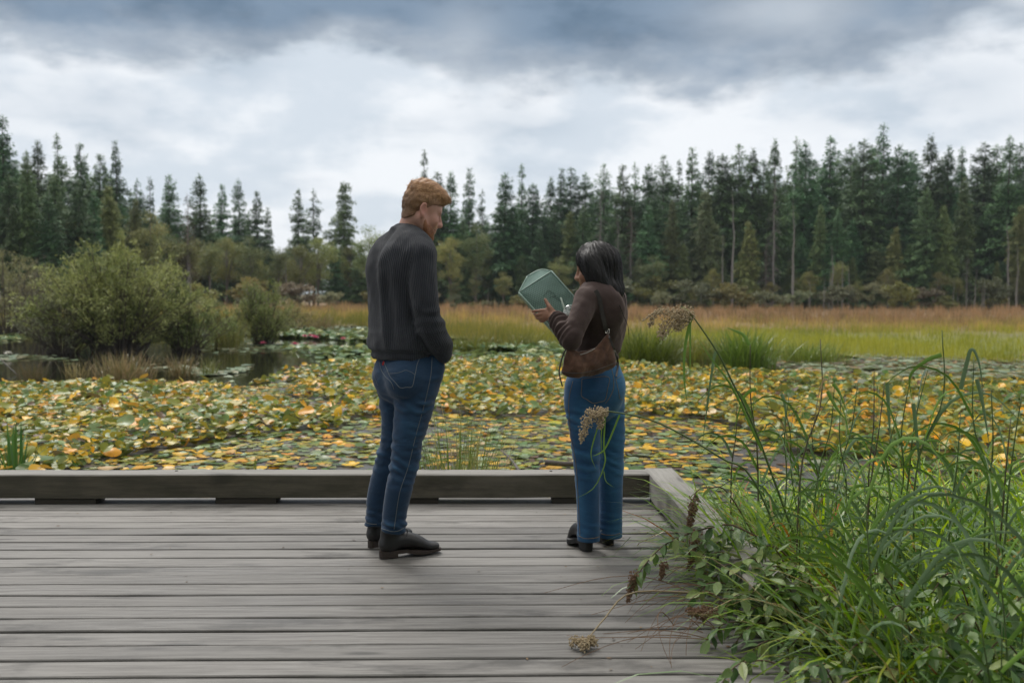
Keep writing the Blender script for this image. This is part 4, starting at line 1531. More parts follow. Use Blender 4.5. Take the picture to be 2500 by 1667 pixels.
grass_mass('spilling_grass', 3200, (1.16, 1.55), (2.9, 5.0), lambda x, y: np.full(len(x), 0.80), 'long grass blades spilling over the short kerb onto the planks', 403, 0.0145, 0.55, 2.0, 7, math.pi * 1.02, share=0.72)
# leaves of the shrubs
m_shrubleaf, g = material('shrub_leaf')
info = g.n('ObjectInfo')
co = g.objco()
sx = g.n('SeparateXYZ')
g.l(co, sx.inputs[0])
rib = g.math('ABSOLUTE', g.math('SINE', g.math('ADD', g.math('MULTIPLY', sx.outputs[0], 36.0), g.math('MULTIPLY', g.math('ABSOLUTE', sx.outputs[1]), -40.0))))
c = g.ramp(info.outputs['Random'], [(0.0, (0.060, 0.130, 0.040)), (0.4, (0.115, 0.21, 0.052)), (0.75, (0.185, 0.275, 0.075)), (1.0, (0.28, 0.33, 0.10))])
c = g.mix(g.ss(g.noise(co, 6.0, 4), 0.50, 0.75, 0.0, 0.5), c, (0.10, 0.085, 0.03))
midrib = g.ss(g.math('ABSOLUTE', sx.outputs[1]), 0.0, 0.03, 0.5, 0.0)
c = g.mix(midrib, c, (0.20, 0.24, 0.11))
b = g.bsdf(c, 0.36, g.bump(rib, 0.25, 0.02))
t = g.n('BsdfTranslucent')
g.l(c, t.inputs['Color'])
mx = g.n('MixShader')
mx.inputs[0].default_value = 0.25
g.l(b.outputs[0], mx.inputs[1])
g.l(t.outputs[0], mx.inputs[2])
g.out(mx.outputs[0])
m_stem = plain('red_brown_stem', (0.105, 0.062, 0.040), 0.7, 0.3, 30)
m_gstem = plain('green_reed_stem', (0.085, 0.130, 0.040), 0.5, 0.3, 8)
m_rstem = plain('purple_reed_stem', (0.085, 0.075, 0.040), 0.5, 0.35, 6)
m_seed = plain('tan_seed_head', (0.42, 0.335, 0.215), 0.9, 0.45, 120)
m_dry = plain('dry_brown_flower', (0.175, 0.105, 0.062), 0.95, 0.45, 90)
m_straw = plain('dry_straw', (0.24, 0.19, 0.11), 0.8, 0.3, 14)


def leaf_mesh(seed, wid=0.42, droop=0.25, fold=0.25, teeth=0.03):
    """toothed oval leaf, one unit long from its stalk"""
    r = np.random.default_rng(seed)
    n = 11
    V, F = [], []
    for i in range(n):
        t = i / (n - 1)
        w = wid * 0.5 * (math.sin(math.pi * min(1, t * 1.02 + 0.02)) ** 0.8) * (1 - 0.25 * t) * (1 + teeth * (3 if i % 2 else -3) * (0 < i < n - 1) * 0.6)
        if i in (0, n - 1):
            w = 0.004
        x, z = t, -droop * t * t + 0.05 * math.sin(t * 5 + seed)
        V += [(x, -w, z + fold * w), (x, 0, z - 0.012), (x, w, z + fold * w)]
    for i in range(n - 1):
        a = i * 3
        F += [(a, a + 3, a + 4, a + 1), (a + 1, a + 4, a + 5, a + 2)]
    return mesh_py('leaf', V, F, m_shrubleaf, True)


LEAF = [leaf_mesh(s, w_, d_, f_) for s, w_, d_, f_ in ((1, 0.58, 0.2, 0.3), (2, 0.50, 0.4, 0.15), (3, 0.64, 0.1, 0.35), (4, 0.46, 0.55, 0.25))]


def set_leaf(parent, p, direction, size, k, roll=0.0):
    d = Vector(direction).normalized()
    up = Vector((0, 0, 1))
    y = up.cross(d)
    if y.length < 1e-3:
        y = Vector((0, 1, 0))
    y.normalize()
    z = d.cross(y)
    Mx = Matrix((d, y, z)).transposed() @ Matrix.Rotation(roll, 3, 'X')
    o = link('leaf', LEAF[k], parent)
    o.matrix_basis = Matrix.Translation(Vector(p)) @ Mx.to_4x4() @ Matrix.Scale(size, 4)
    return o


def flower_spike(name, pts, rad, nblob, mat, parent, seed, lump=0.006, kind=None):
    """a spike or hanging head made of many small fruits on fine stalks"""
    r = np.random.default_rng(seed)
    sp = spline(pts, 12)
    mb = MB()
    mb.tube(sp, np.linspace(0.002, 0.001, 12), 4)
    octa = np.array([(1, 0, 0), (-1, 0, 0), (0, 1, 0), (0, -1, 0), (0, 0, 1), (0, 0, -1)], dtype=float)
    of = [(0, 2, 4), (2, 1, 4), (1, 3, 4), (3, 0, 4), (2, 0, 5), (1, 2, 5), (3, 1, 5), (0, 3, 5)]
    for k in range(nblob):
        t = r.random()
        i = min(10, int(t * 11))
        p = sp[i] + (sp[i + 1] - sp[i]) * (t * 11 - i)
        off = r.normal(0, 1, 3)
        off /= np.linalg.norm(off)
        q = p + off * rad(t) * r.random() ** 0.5
        s = lump * r.uniform(0.55, 1.15)
        mb.add(q + octa * s * np.array([1, 1, 1.3]), of)
        if k % 9 == 0:
            a = np.cross(off, [0, 0, 1.0]) * 0.0007
            mb.add([p - a, p + a, q + a, q - a], [(0, 1, 2, 3)])
    return mb.build(name, mat, parent)


def ribbon(name, pts, w, mat, parent, nn=14, face=(0, -1, 0.2), taper=True):
    sp = spline(pts, nn)
    T = np.gradient(sp, axis=0)
    S_ = np.cross(T, np.array(face))
    S_ /= np.linalg.norm(S_, axis=1, keepdims=True) + 1e-9
    tt = np.linspace(0, 1, nn)
    ww = (w * (np.clip(1 - tt ** 2.0, 0.03, 1) if taper else np.ones(nn)))[:, None] / 2
    nrm = np.cross(S_, T)
    nrm /= np.linalg.norm(nrm, axis=1, keepdims=True) + 1e-9
    V = np.stack([sp - S_ * ww, sp + nrm * ww * 0.35, sp + S_ * ww], axis=1).reshape(-1, 3)
    F = []
    for i in range(nn - 1):
        a = i * 3
        F += [(a, a + 1, a + 4, a + 3), (a + 1, a + 2, a + 5, a + 4)]
    return link(name, mesh_py(name, V, F, mat, True), parent)


m_bladeleaf = plain('reed_leaf_blade', (0.16, 0.29, 0.045), 0.4, 0.4, 5)
m_bladeblue = plain('bluish_reed_leaf', (0.17, 0.26, 0.13), 0.38, 0.3, 5)
m_bladedry = plain('drying_reed_leaf', (0.30, 0.22, 0.085), 0.6, 0.4, 8)

# --- two bulrush stems with nodding seed heads
e = empty('bulrush', (0, 0, 0), 0, 'tall bulrush whose brown seed head nods against the meadow right of the woman', 'bulrush', 'bulrush stems with seed heads')
YB = 4.35
b0 = Vector((1.62, 4.55, -0.35))
pts = [b0, at(1870, 1118, 4.45), at(1819, 995, 4.42), at(1791, 939, 4.40), at(1750, 858, 4.36), at(1689, 768, YB)]
e.location = b0


def rel_to(e, pts):
    return [Vector(p) - Vector(e.location) for p in pts]


V, F = tube(spline(rel_to(e, pts), 20), np.linspace(0.0062, 0.0034, 20), 6)
link('stem', mesh_py('stem', V, F, m_gstem, True), e)
for pp, w in (([(1689, 768), (1672, 850), (1671, 930), (1679, 992)], 0.014), ([(1685, 770), (1685, 860), (1684, 950)], 0.009), ([(1688, 768), (1672, 752), (1660, 750)], 0.007)):
    ribbon('bract', rel_to(e, [at(x, y, YB - 0.01 * i) for i, (x, y) in enumerate(pp)]), w, m_bladeleaf, e)
for pp, nb, rr, sd in (([(1686, 768), (1660, 765), (1632, 790), (1612, 822)], 520, 0.045, 1), ([(1680, 770), (1664, 785), (1650, 800)], 240, 0.04, 2), ([(1660, 764), (1620, 758), (1598, 770), (1586, 798)], 170, 0.022, 3), ([(1610, 760), (1580, 775), (1570, 784)], 24, 0.008, 4)):
    flower_spike('seed_head', rel_to(e, [at(x, y, YB) for x, y in pp]), (lambda t, rr=rr: rr * (0.35 + 0.65 * math.sin(math.pi * min(1, t * 0.8 + 0.15)))), nb, m_seed, e, sd, 0.0045)
ribbon('leaf', rel_to(e, [at(1860, 1100, 4.44), at(1790, 950, 4.38), at(1740, 880, 4.33), at(1696, 817, 4.30)]), 0.012, m_bladeleaf, e)
ribbon('leaf', rel_to(e, [at(1712, 1105, 4.38), at(1728, 980, 4.36), at(1742, 880, 4.36), at(1748, 858, 4.36)][::-1]), 0.014, m_bladeblue, e)

e = empty('bulrush', (0, 0, 0), 0, 'arching bulrush whose seed head hangs in front of the blue jeans of the woman', 'bulrush', 'bulrush stems with seed heads')
YB = 4.15
b0 = Vector((1.48, 4.3, -0.3))
e.location = b0
pts = [b0, at(1850, 1190, 4.26), at(1760, 1118, 4.22), at(1653, 1054, 4.2), at(1576, 1021, 4.17), at(1500, 1006, YB), at(1478, 1004, YB)]
V, F = tube(spline(rel_to(e, pts), 24), np.linspace(0.0052, 0.0028, 24), 6)
link('stem', mesh_py('stem', V, F, m_gstem, True), e)
for pp, w in (([(1478, 1005), (1474, 1090), (1477, 1130), (1450, 1190), (1401, 1219)], 0.0075), ([(1513, 1012), (1480, 1090), (1460, 1108), (1446, 1113)], 0.008), ([(1460, 1040), (1443, 1105), (1455, 1146)], 0.006), ([(1474, 1150), (1480, 1175), (1500, 1190)], 0.004), ([(1478, 1005), (1468, 1060), (1470, 1125)], 0.006)):
    ribbon('bract', rel_to(e, [at(x, y, YB - 0.008 * i) for i, (x, y) in enumerate(pp)]), w, m_bladeleaf, e)
for pp, nb, rr, sd in (([(1476, 1004), (1448, 1010), (1430, 1035), (1418, 1078)], 480, 0.034, 5), ([(1474, 1006), (1468, 1022), (1464, 1045)], 160, 0.026, 6)):
    flower_spike('seed_head', rel_to(e, [at(x, y, YB) for x, y in pp]), (lambda t, rr=rr: rr * (0.4 + 0.6 * math.sin(math.pi * min(1, t * 0.85 + 0.15)))), nb, m_seed, e, sd, 0.004)

e = empty('bulrush', (0, 0, 0), 0, 'fallen bulrush lying across the planks with a tan seed head at its end', 'bulrush', 'bulrush stems with seed heads')
e.location = (1.0, 3.75, 0.01)
pts = [(1.05, 3.80, 0.06), onz(1690, 1446, 0.10), onz(1540, 1447, 0.09), onz(1475, 1510, 0.04), onz(1425, 1572, 0.02)]
V, F = tube(spline(rel_to(e, pts), 16), np.linspace(0.0042, 0.0025, 16), 6)
link('stem', mesh_py('stem', V, F, m_straw, True), e)
q = onz(1430, 1572, 0.022)
for k, (dx, dy) in enumerate(((-0.045, 0.02), (0.03, 0.03), (-0.01, -0.03))):
    flower_spike('seed_head', rel_to(e, [q, q + Vector((dx * 0.6, dy * 0.5, 0.008)), q + Vector((dx, dy, -0.002))]), lambda t: 0.02, 170, m_seed, e, 20 + k, 0.0045)

# --- the hardhack branch reaching out over the planks


def arching(name, pts, radii, leaves, label, cat, group, seed, spikes=(), leafsize=(0.045, 0.07), droop=-0.35):
    r = np.random.default_rng(seed)
    e = empty(name, tuple(pts[0]), 0, label, cat, group)
    sp = spline(rel_to(e, pts), 22)
    V, F = tube(sp, np.linspace(radii[0], radii[1], 22), 6)
    link('stem', mesh_py('stem', V, F, m_stem, True), e)
    for k in range(leaves):
        t = 0.18 + 0.82 * (k + r.random() * 0.6) / leaves
        i = min(20, int(t * 21))
        p = sp[i] + (sp[i + 1] - sp[i]) * (t * 21 - i)
        tang = sp[i + 1] - sp[i]
        tang = tang / np.linalg.norm(tang)
        a = k * 2.4 + r.normal(0, 0.3)
        n1_ = np.cross(tang, [0, 0.3, 1.0]); n1_ /= np.linalg.norm(n1_)
        n2_ = np.cross(tang, n1_)
        d = tang * 0.55 + n1_ * math.cos(a) * 0.9 + n2_ * math.sin(a) * 0.7 + np.array([0, 0, droop * r.uniform(0.2, 1.4)])
        set_leaf(e, p, d, r.uniform(*leafsize) * (1.0 - 0.25 * t), int(r.integers(0, 4)), r.normal(0, 0.5))
    for q, (pp, rr, nb) in enumerate(spikes):
        flower_spike('dry_flower_spike', rel_to(e, pp), (lambda t, rr=rr: rr * (1 - 0.6 * t)), nb, m_dry, e, seed * 10 + q, 0.0042)
    return e


YH = 3.95
arching('hardhack_branch', [Vector((1.55, 4.1, -0.25)), Vector((1.30, 4.02, 0.12)), at(1803, 1287, 3.97), at(1750, 1285, YH), at(1699, 1296, YH), at(1653, 1314, YH - 0.02), at(1615, 1335, YH - 0.04), at(1581, 1370, YH - 0.07), at(1561, 1396, YH - 0.09), at(1547, 1425, YH - 0.1)],
        (0.0045, 0.0018), 30, 'leafy reddish branch with brown flower heads reaching out over the planks', 'branch', None, 91,
        spikes=(([at(1550, 1400, YH - 0.1), at(1541, 1430, YH - 0.1), at(1533, 1466, YH - 0.1)], 0.026, 260), ([at(1622, 1376, YH), at(1618, 1395, YH), at(1614, 1412, YH)], 0.024, 150)),
        leafsize=(0.060, 0.085))
arching('hardhack_branch', [Vector((1.42, 4.5, -0.2)), at(1790, 1220, 4.45), at(1735, 1190, 4.40), at(1700, 1200, 4.36), at(1690, 1235, 4.33)], (0.004, 0.0018), 8,
        'drooping stem with two long brown flower spikes against the short kerb', 'branch', None, 92,
        spikes=(([at(1694, 1222, 4.33), at(1688, 1260, 4.33), at(1680, 1300, 4.33)], 0.030, 420), ([at(1700, 1300, 4.25), at(1693, 1340, 4.25), at(1683, 1388, 4.25)], 0.030, 420)), leafsize=(0.05, 0.07))
arching('hardhack_branch', [Vector((1.35, 3.7, -0.2)), at(1800, 1470, 3.62), at(1745, 1485, 3.58), at(1712, 1492, 3.55)], (0.004, 0.0018), 7,
        'short stem with a brown flower clump resting low over the planks', 'branch', None, 93, spikes=(([at(1738, 1488, 3.56), at(1712, 1496, 3.54), at(1680, 1490, 3.53)], 0.034, 420),), leafsize=(0.05, 0.07))

# --- leafy shrubs at the foot of the tangle
SPOT = [(1715, 1330, 4.2), (1775, 1340, 4.1), (1790, 1385, 3.9), (1835, 1440, 3.65), (1870, 1500, 3.45), (1820, 1545, 3.4), (1895, 1450, 3.5), (1730, 1345, 4.05), (1765, 1395, 3.80), (1720, 1440, 3.72), (1785, 1470, 3.6), (1830, 1500, 3.5), (1815, 1380, 3.75), (1850, 1440, 3.55), (1900, 1540, 3.38), (1875, 1400, 3.6), (1738, 1365, 3.9), (1800, 1420, 3.75), (1770, 1310, 4.05), (1860, 1350, 3.85), (1890, 1480, 3.45), (1755, 1540, 3.42), (1840, 1590, 3.22), (1950, 1560, 3.20), (2020, 1460, 3.35), (2080, 1590, 3.05), (2170, 1500, 3.15), (2250, 1600, 2.95), (2330, 1520, 3.0),
        (2420, 1590, 2.85), (2480, 1480, 3.0), (1930, 1400, 3.6), (2120, 1420, 3.4), (2300, 1420, 3.3), (1790, 1640, 3.05), (1960, 1650, 2.95), (2140, 1655, 2.85), (2380, 1655, 2.75)]
srow = []
rs = np.random.default_rng(55)
for i, (x, y, Y) in enumerate(SPOT):
    tip = at(x, y, Y)
    base = Vector((max(1.20, tip.x + 0.18 + rs.uniform(0, 0.12)), Y + rs.uniform(0.0, 0.15), float(bank_z(max(1.2, tip.x + 0.3), Y))))
    mid = base.lerp(tip, 0.55) + Vector((0, 0, 0.14))
    e = arching('leafy_shrub', [base, mid, tip + Vector((0.03, 0, 0.03)), tip + Vector((-0.05, -0.03, -0.03))], (0.004, 0.0016), 16 if i > 19 else 18, None, 'shrub', 'leafy shrub stems at the foot of the grass', 500 + i, leafsize=(0.055, 0.095))
    zone_ = 'over the plank edge' if x < 1800 else ('at the bottom edge of the picture' if y > 1580 else ('inside the grass tangle' if y < 1430 else 'low in front of the grass'))
    srow.append((e, 'leafy stem with toothed green leaves ' + zone_, x))
label_rows(srow)

# --- ground cover of small leaves in the dark below
n = 9000
y = r.uniform(2.35, 5.6, n)
x = 1.14 + (np.minimum(3.4, 0.58 * y + 0.3) - 1.14) * r.random(n) ** 1.1
P = np.stack([x, y, bank_z(x, y) + r.random(n) ** 1.3 * 0.50 * np.interp(x, [1.14, 1.5], [0.45, 1])], 1)
D = r.normal(0, 1, (n, 3)); D[:, 2] *= 0.4
N = r.normal(0, 0.45, (n, 3)) + np.array([-0.1, -0.2, 1.0])
L = r.uniform(0.035, 0.085, n)
V, F = kites(P, D, N, L, L * 0.52)
tag(link('undergrowth', mesh_np('undergrowth', V, F, m_blade, np.repeat(pick([(0.05, 0.11, 0.032), (0.09, 0.17, 0.045), (0.14, 0.21, 0.065)], n, r), 4, axis=0))),
    'dark small leaved undergrowth beneath the tall grass', 'undergrowth', kind='stuff')

# --- tall reed stalks standing above the tangle
STALK = [  # tip px, py, depth, leaves [(offsets)]
    (2003, 828, 4.2, 0), (2300, 806, 3.9, 1), (2378, 870, 3.8, 2), (2134, 905, 4.3, 0), (2095, 930, 4.5, 0), (2038, 935, 4.6, 3), (2160, 932, 4.2, 4), (2268, 892, 4.1, 0), (2224, 915, 4.0, 5), (1832, 838, 4.6, 6),
    (1908, 962, 4.9, 7), (1927, 960, 4.7, 0), (1980, 1035, 4.8, 0), (2053, 965, 4.4, 0), (2420, 950, 3.6, 0), (2468, 1020, 3.5, 0), (2345, 1010, 3.9, 0), (1945, 1048, 4.9, 0), (1800, 965, 5.0, 0), (2190, 1010, 4.2, 0), (2495, 960, 3.7, 0)]
BENT = {1: [[(2298, 866), (2262, 880), (2222, 918), (2228, 985)]], 2: [[(2345, 950), (2362, 880), (2370, 854), (2382, 862), (2395, 910), (2402, 1000)], [(2385, 925), (2400, 990), (2416, 1090)]],
        3: [[(2034, 936), (2050, 960), (2068, 1005)], [(2020, 955), (2045, 1000), (2066, 1025)]], 4: [[(2166, 935), (2170, 1010), (2175, 1090)]], 5: [[(2230, 985), (2240, 1080), (2250, 1180)]],
        6: [[(1830, 842), (1815, 818), (1795, 808), (1773, 799)], [(1846, 950), (1830, 955), (1812, 980), (1790, 1060)]], 7: [[(1908, 962), (1915, 980), (1918, 1020), (1905, 1085)]]}
lrow = []
for i, (x, y, Y, bent) in enumerate(STALK):
    tip = at(x, y, Y)
    bx = max(1.3, tip.x + rs.normal(-0.02, 0.10))
    base = Vector((bx, Y + rs.uniform(-0.05, 0.25), float(bank_z(bx, Y))))
    mid = base.lerp(tip, 0.55) + Vector((rs.normal(0, 0.03), 0, 0.02))
    e = empty('reed_stalk', tuple(base), 0, None, 'reed', 'tall reed stalks above the grass')
    sp = spline(rel_to(e, [base, mid, base.lerp(tip, 0.8) + Vector((rs.normal(0, 0.015), 0, 0)), tip]), 14)
    V, F = tube(sp, np.linspace(0.0052, 0.0018, 14), 5)
    link('stem', mesh_py('stem', V, F, m_gstem if i % 3 else m_rstem, True), e)
    for pp in BENT.get(bent, []):
        ribbon('leaf', rel_to(e, [at(a, b, Y - 0.03) for a, b in pp]), 0.017, (m_bladeblue, m_bladeleaf)[i % 2], e)
    for k in range(3):
        t = rs.uniform(0.25, 0.75)
        p = Vector(sp[int(t * 13)])
        a = rs.uniform(0, 6.28)
        L = rs.uniform(0.22, 0.45)
        d = Vector((math.cos(a), math.sin(a) * 0.6, 0))
        ribbon('leaf', [p, p + d * L * 0.25 + Vector((0, 0, L * 0.40)), p + d * L * 0.62 + Vector((0, 0, L * 0.48)), p + d * L + Vector((0, 0, L * 0.15))], rs.uniform(0.009, 0.016), (m_bladeleaf, m_bladeblue, m_bladeleaf, m_bladedry)[int(rs.integers(0, 4))], e, 10, (math.sin(a), -math.cos(a), 0.3))
    hue = 'purplish' if i % 3 == 0 else 'green'
    form = 'with bent leaf blade' if bent else 'with upright tip'
    lrow.append((e, 'tall %s reed stalk %s above the grass' % (hue, form), x))
label_rows(lrow)

# shorter leafy reeds through the tangle: four made, the rest copied
PROTO = []
for k in range(4):
    e = empty('leafy_reed', (0, 0, -50))
    H_ = (0.62, 0.72, 0.80, 0.56)[k]
    sp = spline([(0, 0, 0), (rs.normal(0, 0.02), 0, H_ * 0.5), (rs.normal(0, 0.05), rs.normal(0, 0.03), H_)], 10)
    V, F = tube(sp, np.linspace(0.004, 0.0015, 10), 5)
    link('stem', mesh_py('stem', V, F, m_gstem, True), e)
    for q in range(6):
        t = 0.30 + 0.68 * q / 5
        p = Vector(sp[int(t * 9)])
        a = q * 2.6 + rs.normal(0, 0.4)
        L = rs.uniform(0.24, 0.40)
        d = Vector((math.cos(a), math.sin(a), 0))
        dr = rs.uniform(0.05, 0.55)
        ribbon('leaf', [p, p + d * L * 0.35 + Vector((0, 0, L * 0.42)), p + d * L * 0.72 + Vector((0, 0, L * (0.62 - 0.3 * dr))), p + d * L + Vector((0, 0, L * (0.60 - 0.8 * dr)))], rs.uniform(0.010, 0.0155), (m_bladeleaf, m_bladeleaf, m_bladeblue)[(q + k) % 3], e, 9, (math.sin(a), -math.cos(a), 0.35))
    PROTO.append(e)
rrow = []
for i in range(64):
    y = rs.uniform(2.7, 5.6)
    x = rs.uniform(1.22, min(3.4, 0.56 * y + 0.1))
    src_ = PROTO[i % 4]
    if i < 4:
        e = src_
    else:
        e = src_.copy()
        COL.objects.link(e)
        for ch in list(src_.children):
            c = ch.copy()
            COL.objects.link(c)
            c.parent = e
    z = float(bank_z(x, y))
    e.location = (x, y, z)
    s_ = rs.uniform(0.85, 1.25) * (0.8 if y > 4.2 else 1.0)
    e.scale = (s_, s_, s_ * rs.uniform(0.9, 1.1))
    e.rotation_euler = (rs.normal(0, 0.14), rs.normal(-0.06, 0.14), rs.uniform(0, 6.28))
    pj = proj((x, y, z + 0.6 * s_))
    tag(e, None, 'reed', 'leafy reeds in the tangle')
    h_ = 'at the edge of the planks' if x < 1.5 else ('deep in the tangle' if y > 4.2 else 'in front of the tangle')
    rrow.append((e, ('broad', 'bluish', 'tall', 'short')[i % 4] + ' leafy reed ' + h_, pj[0]))
label_rows(rrow)

# --- dry strands fallen over the planks
mb = MB()
for k in range(26):
    x0, y0 = rs.uniform(1640, 1800), rs.uniform(1420, 1560)
    p0 = onz(x0, y0, 0.05)
    a = rs.normal(math.pi * 1.08, 0.45)
    L = rs.uniform(0.18, 0.55)
    b = rs.normal(0, 0.5)
    pts = []
    for s in np.linspace(0, 1, 9):
        aa = a + b * s
        pts.append((p0.x + math.cos(aa) * L * s, p0.y + math.sin(aa) * L * s * 0.8, 0.012 + (0.05 + 0.10 * (k % 3) / 2) * math.sin(math.pi * (0.15 + 0.85 * s)) * (1 - 0.3 * s)))
    mb.tube(pts, np.linspace(0.0018, 0.0008, 9), 4)
tag(mb.build('dry_grass_strands', m_dry), 'dry bent grass strands fallen over the planks below the leafy branch', 'grass', kind='stuff')
# leaf litter and crumbs on the deck by the short kerb
n = 260
x = np.concatenate([r.uniform(0.80, 0.965, 150), r.uniform(0.3, 1.05, 60), r.uniform(-2.5, 0.9, 50)])
y = np.concatenate([r.uniform(3.5, 5.75, 150), r.uniform(3.0, 5.6, 60), r.uniform(2.9, 5.7, 50)])
P = np.stack([x, y, np.full(n, 0.003)], 1)
D = r.normal(0, 1, (n, 3)); D[:, 2] = 0.05
N = r.normal(0, 0.2, (n, 3)) + np.array([0, 0, 1.0])
L = r.uniform(0.006, 0.028, n)
V, F = kites(P, D, N, L, L * 0.4)
tag(link('leaf_litter', mesh_np('leaf_litter', V, F, m_leaf, np.repeat(pick([(0.05, 0.035, 0.02), (0.10, 0.07, 0.035), (0.16, 0.11, 0.05)], n, r), 4, axis=0))), 'brown crumbs of leaf litter scattered on the planks', 'leaf litter', kind='stuff')
# ---------------------------------------------------------------- figures: smooth-blended solids turned into one skin each


class Field:
    def __init__(self, lo, hi, h):
        self.lo, self.h = np.array(lo, float), h
        self.n = np.ceil((np.array(hi, float) - self.lo) / h).astype(int) + 1
        self.D = np.full(self.n, 0.5, dtype=np.float32)

    def sub(self, lo, hi):
        a = np.clip(np.floor((np.array(lo) - self.lo) / self.h).astype(int), 0, self.n - 1)
        b = np.clip(np.ceil((np.array(hi) - self.lo) / self.h).astype(int) + 1, 1, self.n)
        if np.any(b <= a):
            return None, None
        ax = [self.lo[i] + self.h * np.arange(a[i], b[i]) for i in range(3)]
        return tuple(slice(a[i], b[i]) for i in range(3)), np.meshgrid(*ax, indexing='ij')

    def blend(self, sl, d, k, op):
        A = self.D[sl]
        if op == 'u':
            h = np.clip(0.5 + 0.5 * (A - d) / k, 0, 1)
            self.D[sl] = A * (1 - h) + d * h - k * h * (1 - h)
        else:                                       # carve
            h = np.clip(0.5 - 0.5 * (A + d) / k, 0, 1)
            self.D[sl] = A * (1 - h) - d * h + k * h * (1 - h)

    def limb(self, pts, rad, k=0.02, e1=None, n=None, op='u'):
        """generalised cylinder; rad: numbers or (across e1, across the third axis)"""
        P = np.array([tuple(p) for p in pts], float)
        Rr = np.array([(q, q) if np.isscalar(q) else q for q in rad], float)
        if len(P) > 2:
            n = n or (len(P) - 1) * 3 + 1
            Q = spline(np.hstack([P, Rr]), n)
            P, Rr = Q[:, :3], np.maximum(Q[:, 3:], 0.001)
        m = Rr.max() + k + 2 * self.h
        sl, G3 = self.sub(P.min(0) - m, P.max(0) + m)
        if sl is None:
            return self
        X, Y, Z = [a.astype(np.float32) for a in G3]
        best = np.full(X.shape, 0.5, dtype=np.float32)
        for i in range(len(P) - 1):
            a, b = P[i], P[i + 1]
            ab = b - a
            L2 = float(ab @ ab) + 1e-12
            tg = ab / math.sqrt(L2)
            u = np.array(e1 if e1 is not None else ((1, 0, 0) if abs(tg[0]) < 0.8 else (0, 1, 0)), float)
            u = u - tg * (u @ tg)
            u /= np.linalg.norm(u)
            v = np.cross(tg, u)
            dx, dy, dz = X - a[0], Y - a[1], Z - a[2]
            t = np.clip((dx * ab[0] + dy * ab[1] + dz * ab[2]) / L2, 0, 1)
            dx, dy, dz = dx - t * ab[0], dy - t * ab[1], dz - t * ab[2]
            ra, rb_ = Rr[i, 0] + t * (Rr[i + 1, 0] - Rr[i, 0]), Rr[i, 1] + t * (Rr[i + 1, 1] - Rr[i, 1])
            qu, qv, qt = (dx * u[0] + dy * u[1] + dz * u[2]), (dx * v[0] + dy * v[1] + dz * v[2]), (dx * tg[0] + dy * tg[1] + dz * tg[2])
            mn = np.minimum(ra, rb_)
            d = (np.sqrt((qu / ra) ** 2 + (qv / rb_) ** 2 + (qt / mn) ** 2) - 1) * mn
            best = np.minimum(best, d)
        self.blend(sl, best, k, op)
        return self

    def ell(self, c, rad, k=0.02, M=None, op='u'):
        c = np.array(tuple(c), float)
        rad = np.array(rad, float)
        m = rad.max() + k + 2 * self.h
        sl, G3 = self.sub(c - m, c + m)
        if sl is None:
            return self
        d = np.stack([G3[i] - c[i] for i in range(3)], -1)
        if M is not None:
            d = d @ np.array(M)                     # columns of M are the local axes
        q = np.sqrt(((d / rad) ** 2).sum(-1))
        self.blend(sl, ((q - 1) * rad.min()).astype(np.float32), k, op)
        return self

    def cut(self, p, nrm, radius):
        p, nrm = np.array(tuple(p), float), np.array(tuple(nrm), float)
        nrm /= np.linalg.norm(nrm)
        sl, G3 = self.sub(p - radius, p + radius)
        if sl is None:
            return self
        d = sum((G3[i] - p[i]) * nrm[i] for i in range(3)).astype(np.float32)
        rr = np.sqrt(sum((G3[i] - p[i]) ** 2 for i in range(3)))
        self.D[sl] = np.where(rr < radius, np.maximum(self.D[sl], d), self.D[sl])
        return self

    def apply(self, fn):
        G3 = np.meshgrid(*[self.lo[i] + self.h * np.arange(self.n[i]) for i in range(3)], indexing='ij')
        self.D = fn(G3[0], G3[1], G3[2], self.D).astype(np.float32)
        return self

    def skin(self, relax=2):
        D = self.D
        s = D < 0
        c = np.zeros(tuple(self.n - 1), dtype=np.int8)
        for i in (0, 1):
            for j in (0, 1):
                for k in (0, 1):
                    c += s[i:self.n[0] - 1 + i, j:self.n[1] - 1 + j, k:self.n[2] - 1 + k]
        act = (c > 0) & (c < 8)
        idx = np.argwhere(act)
        num = np.full(act.shape, -1, dtype=np.int64)
        num[act] = np.arange(len(idx))
        corners = [(i, j, k) for i in (0, 1) for j in (0, 1) for k in (0, 1)]
        val = np.stack([D[idx[:, 0] + a, idx[:, 1] + b, idx[:, 2] + g_] for a, b, g_ in corners], 1)
        pos, cnt = np.zeros((len(idx), 3)), np.zeros(len(idx))
        for a in range(8):
            for b in range(a + 1, 8):
                ca, cb = np.array(corners[a]), np.array(corners[b])
                if np.abs(ca - cb).sum() != 1:
                    continue
                va, vb = val[:, a], val[:, b]
                x = (va < 0) != (vb < 0)
                t = np.where(x, va / np.where(x, va - vb, 1), 0)
                pos += np.where(x[:, None], ca + t[:, None] * (cb - ca), 0)
                cnt += x
        V = self.lo + self.h * (idx + pos / cnt[:, None])
        F = []
        for ax in range(3):
            sa = [slice(None)] * 3; sb = [slice(None)] * 3
            sa[ax] = slice(0, -1); sb[ax] = slice(1, None)
            A, B = s[tuple(sa)], s[tuple(sb)]
            e = np.argwhere(A != B)
            o1, o2 = (ax + 1) % 3, (ax + 2) % 3
            e = e[(e[:, o1] > 0) & (e[:, o2] > 0) & (e[:, o1] < self.n[o1] - 1) & (e[:, o2] < self.n[o2] - 1)]
            fl = A[e[:, 0], e[:, 1], e[:, 2]]
            q = []
            for da, db in ((-1, -1), (0, -1), (0, 0), (-1, 0)):
                w = e.copy()
                w[:, o1] += da
                w[:, o2] += db
                q.append(num[w[:, 0], w[:, 1], w[:, 2]])
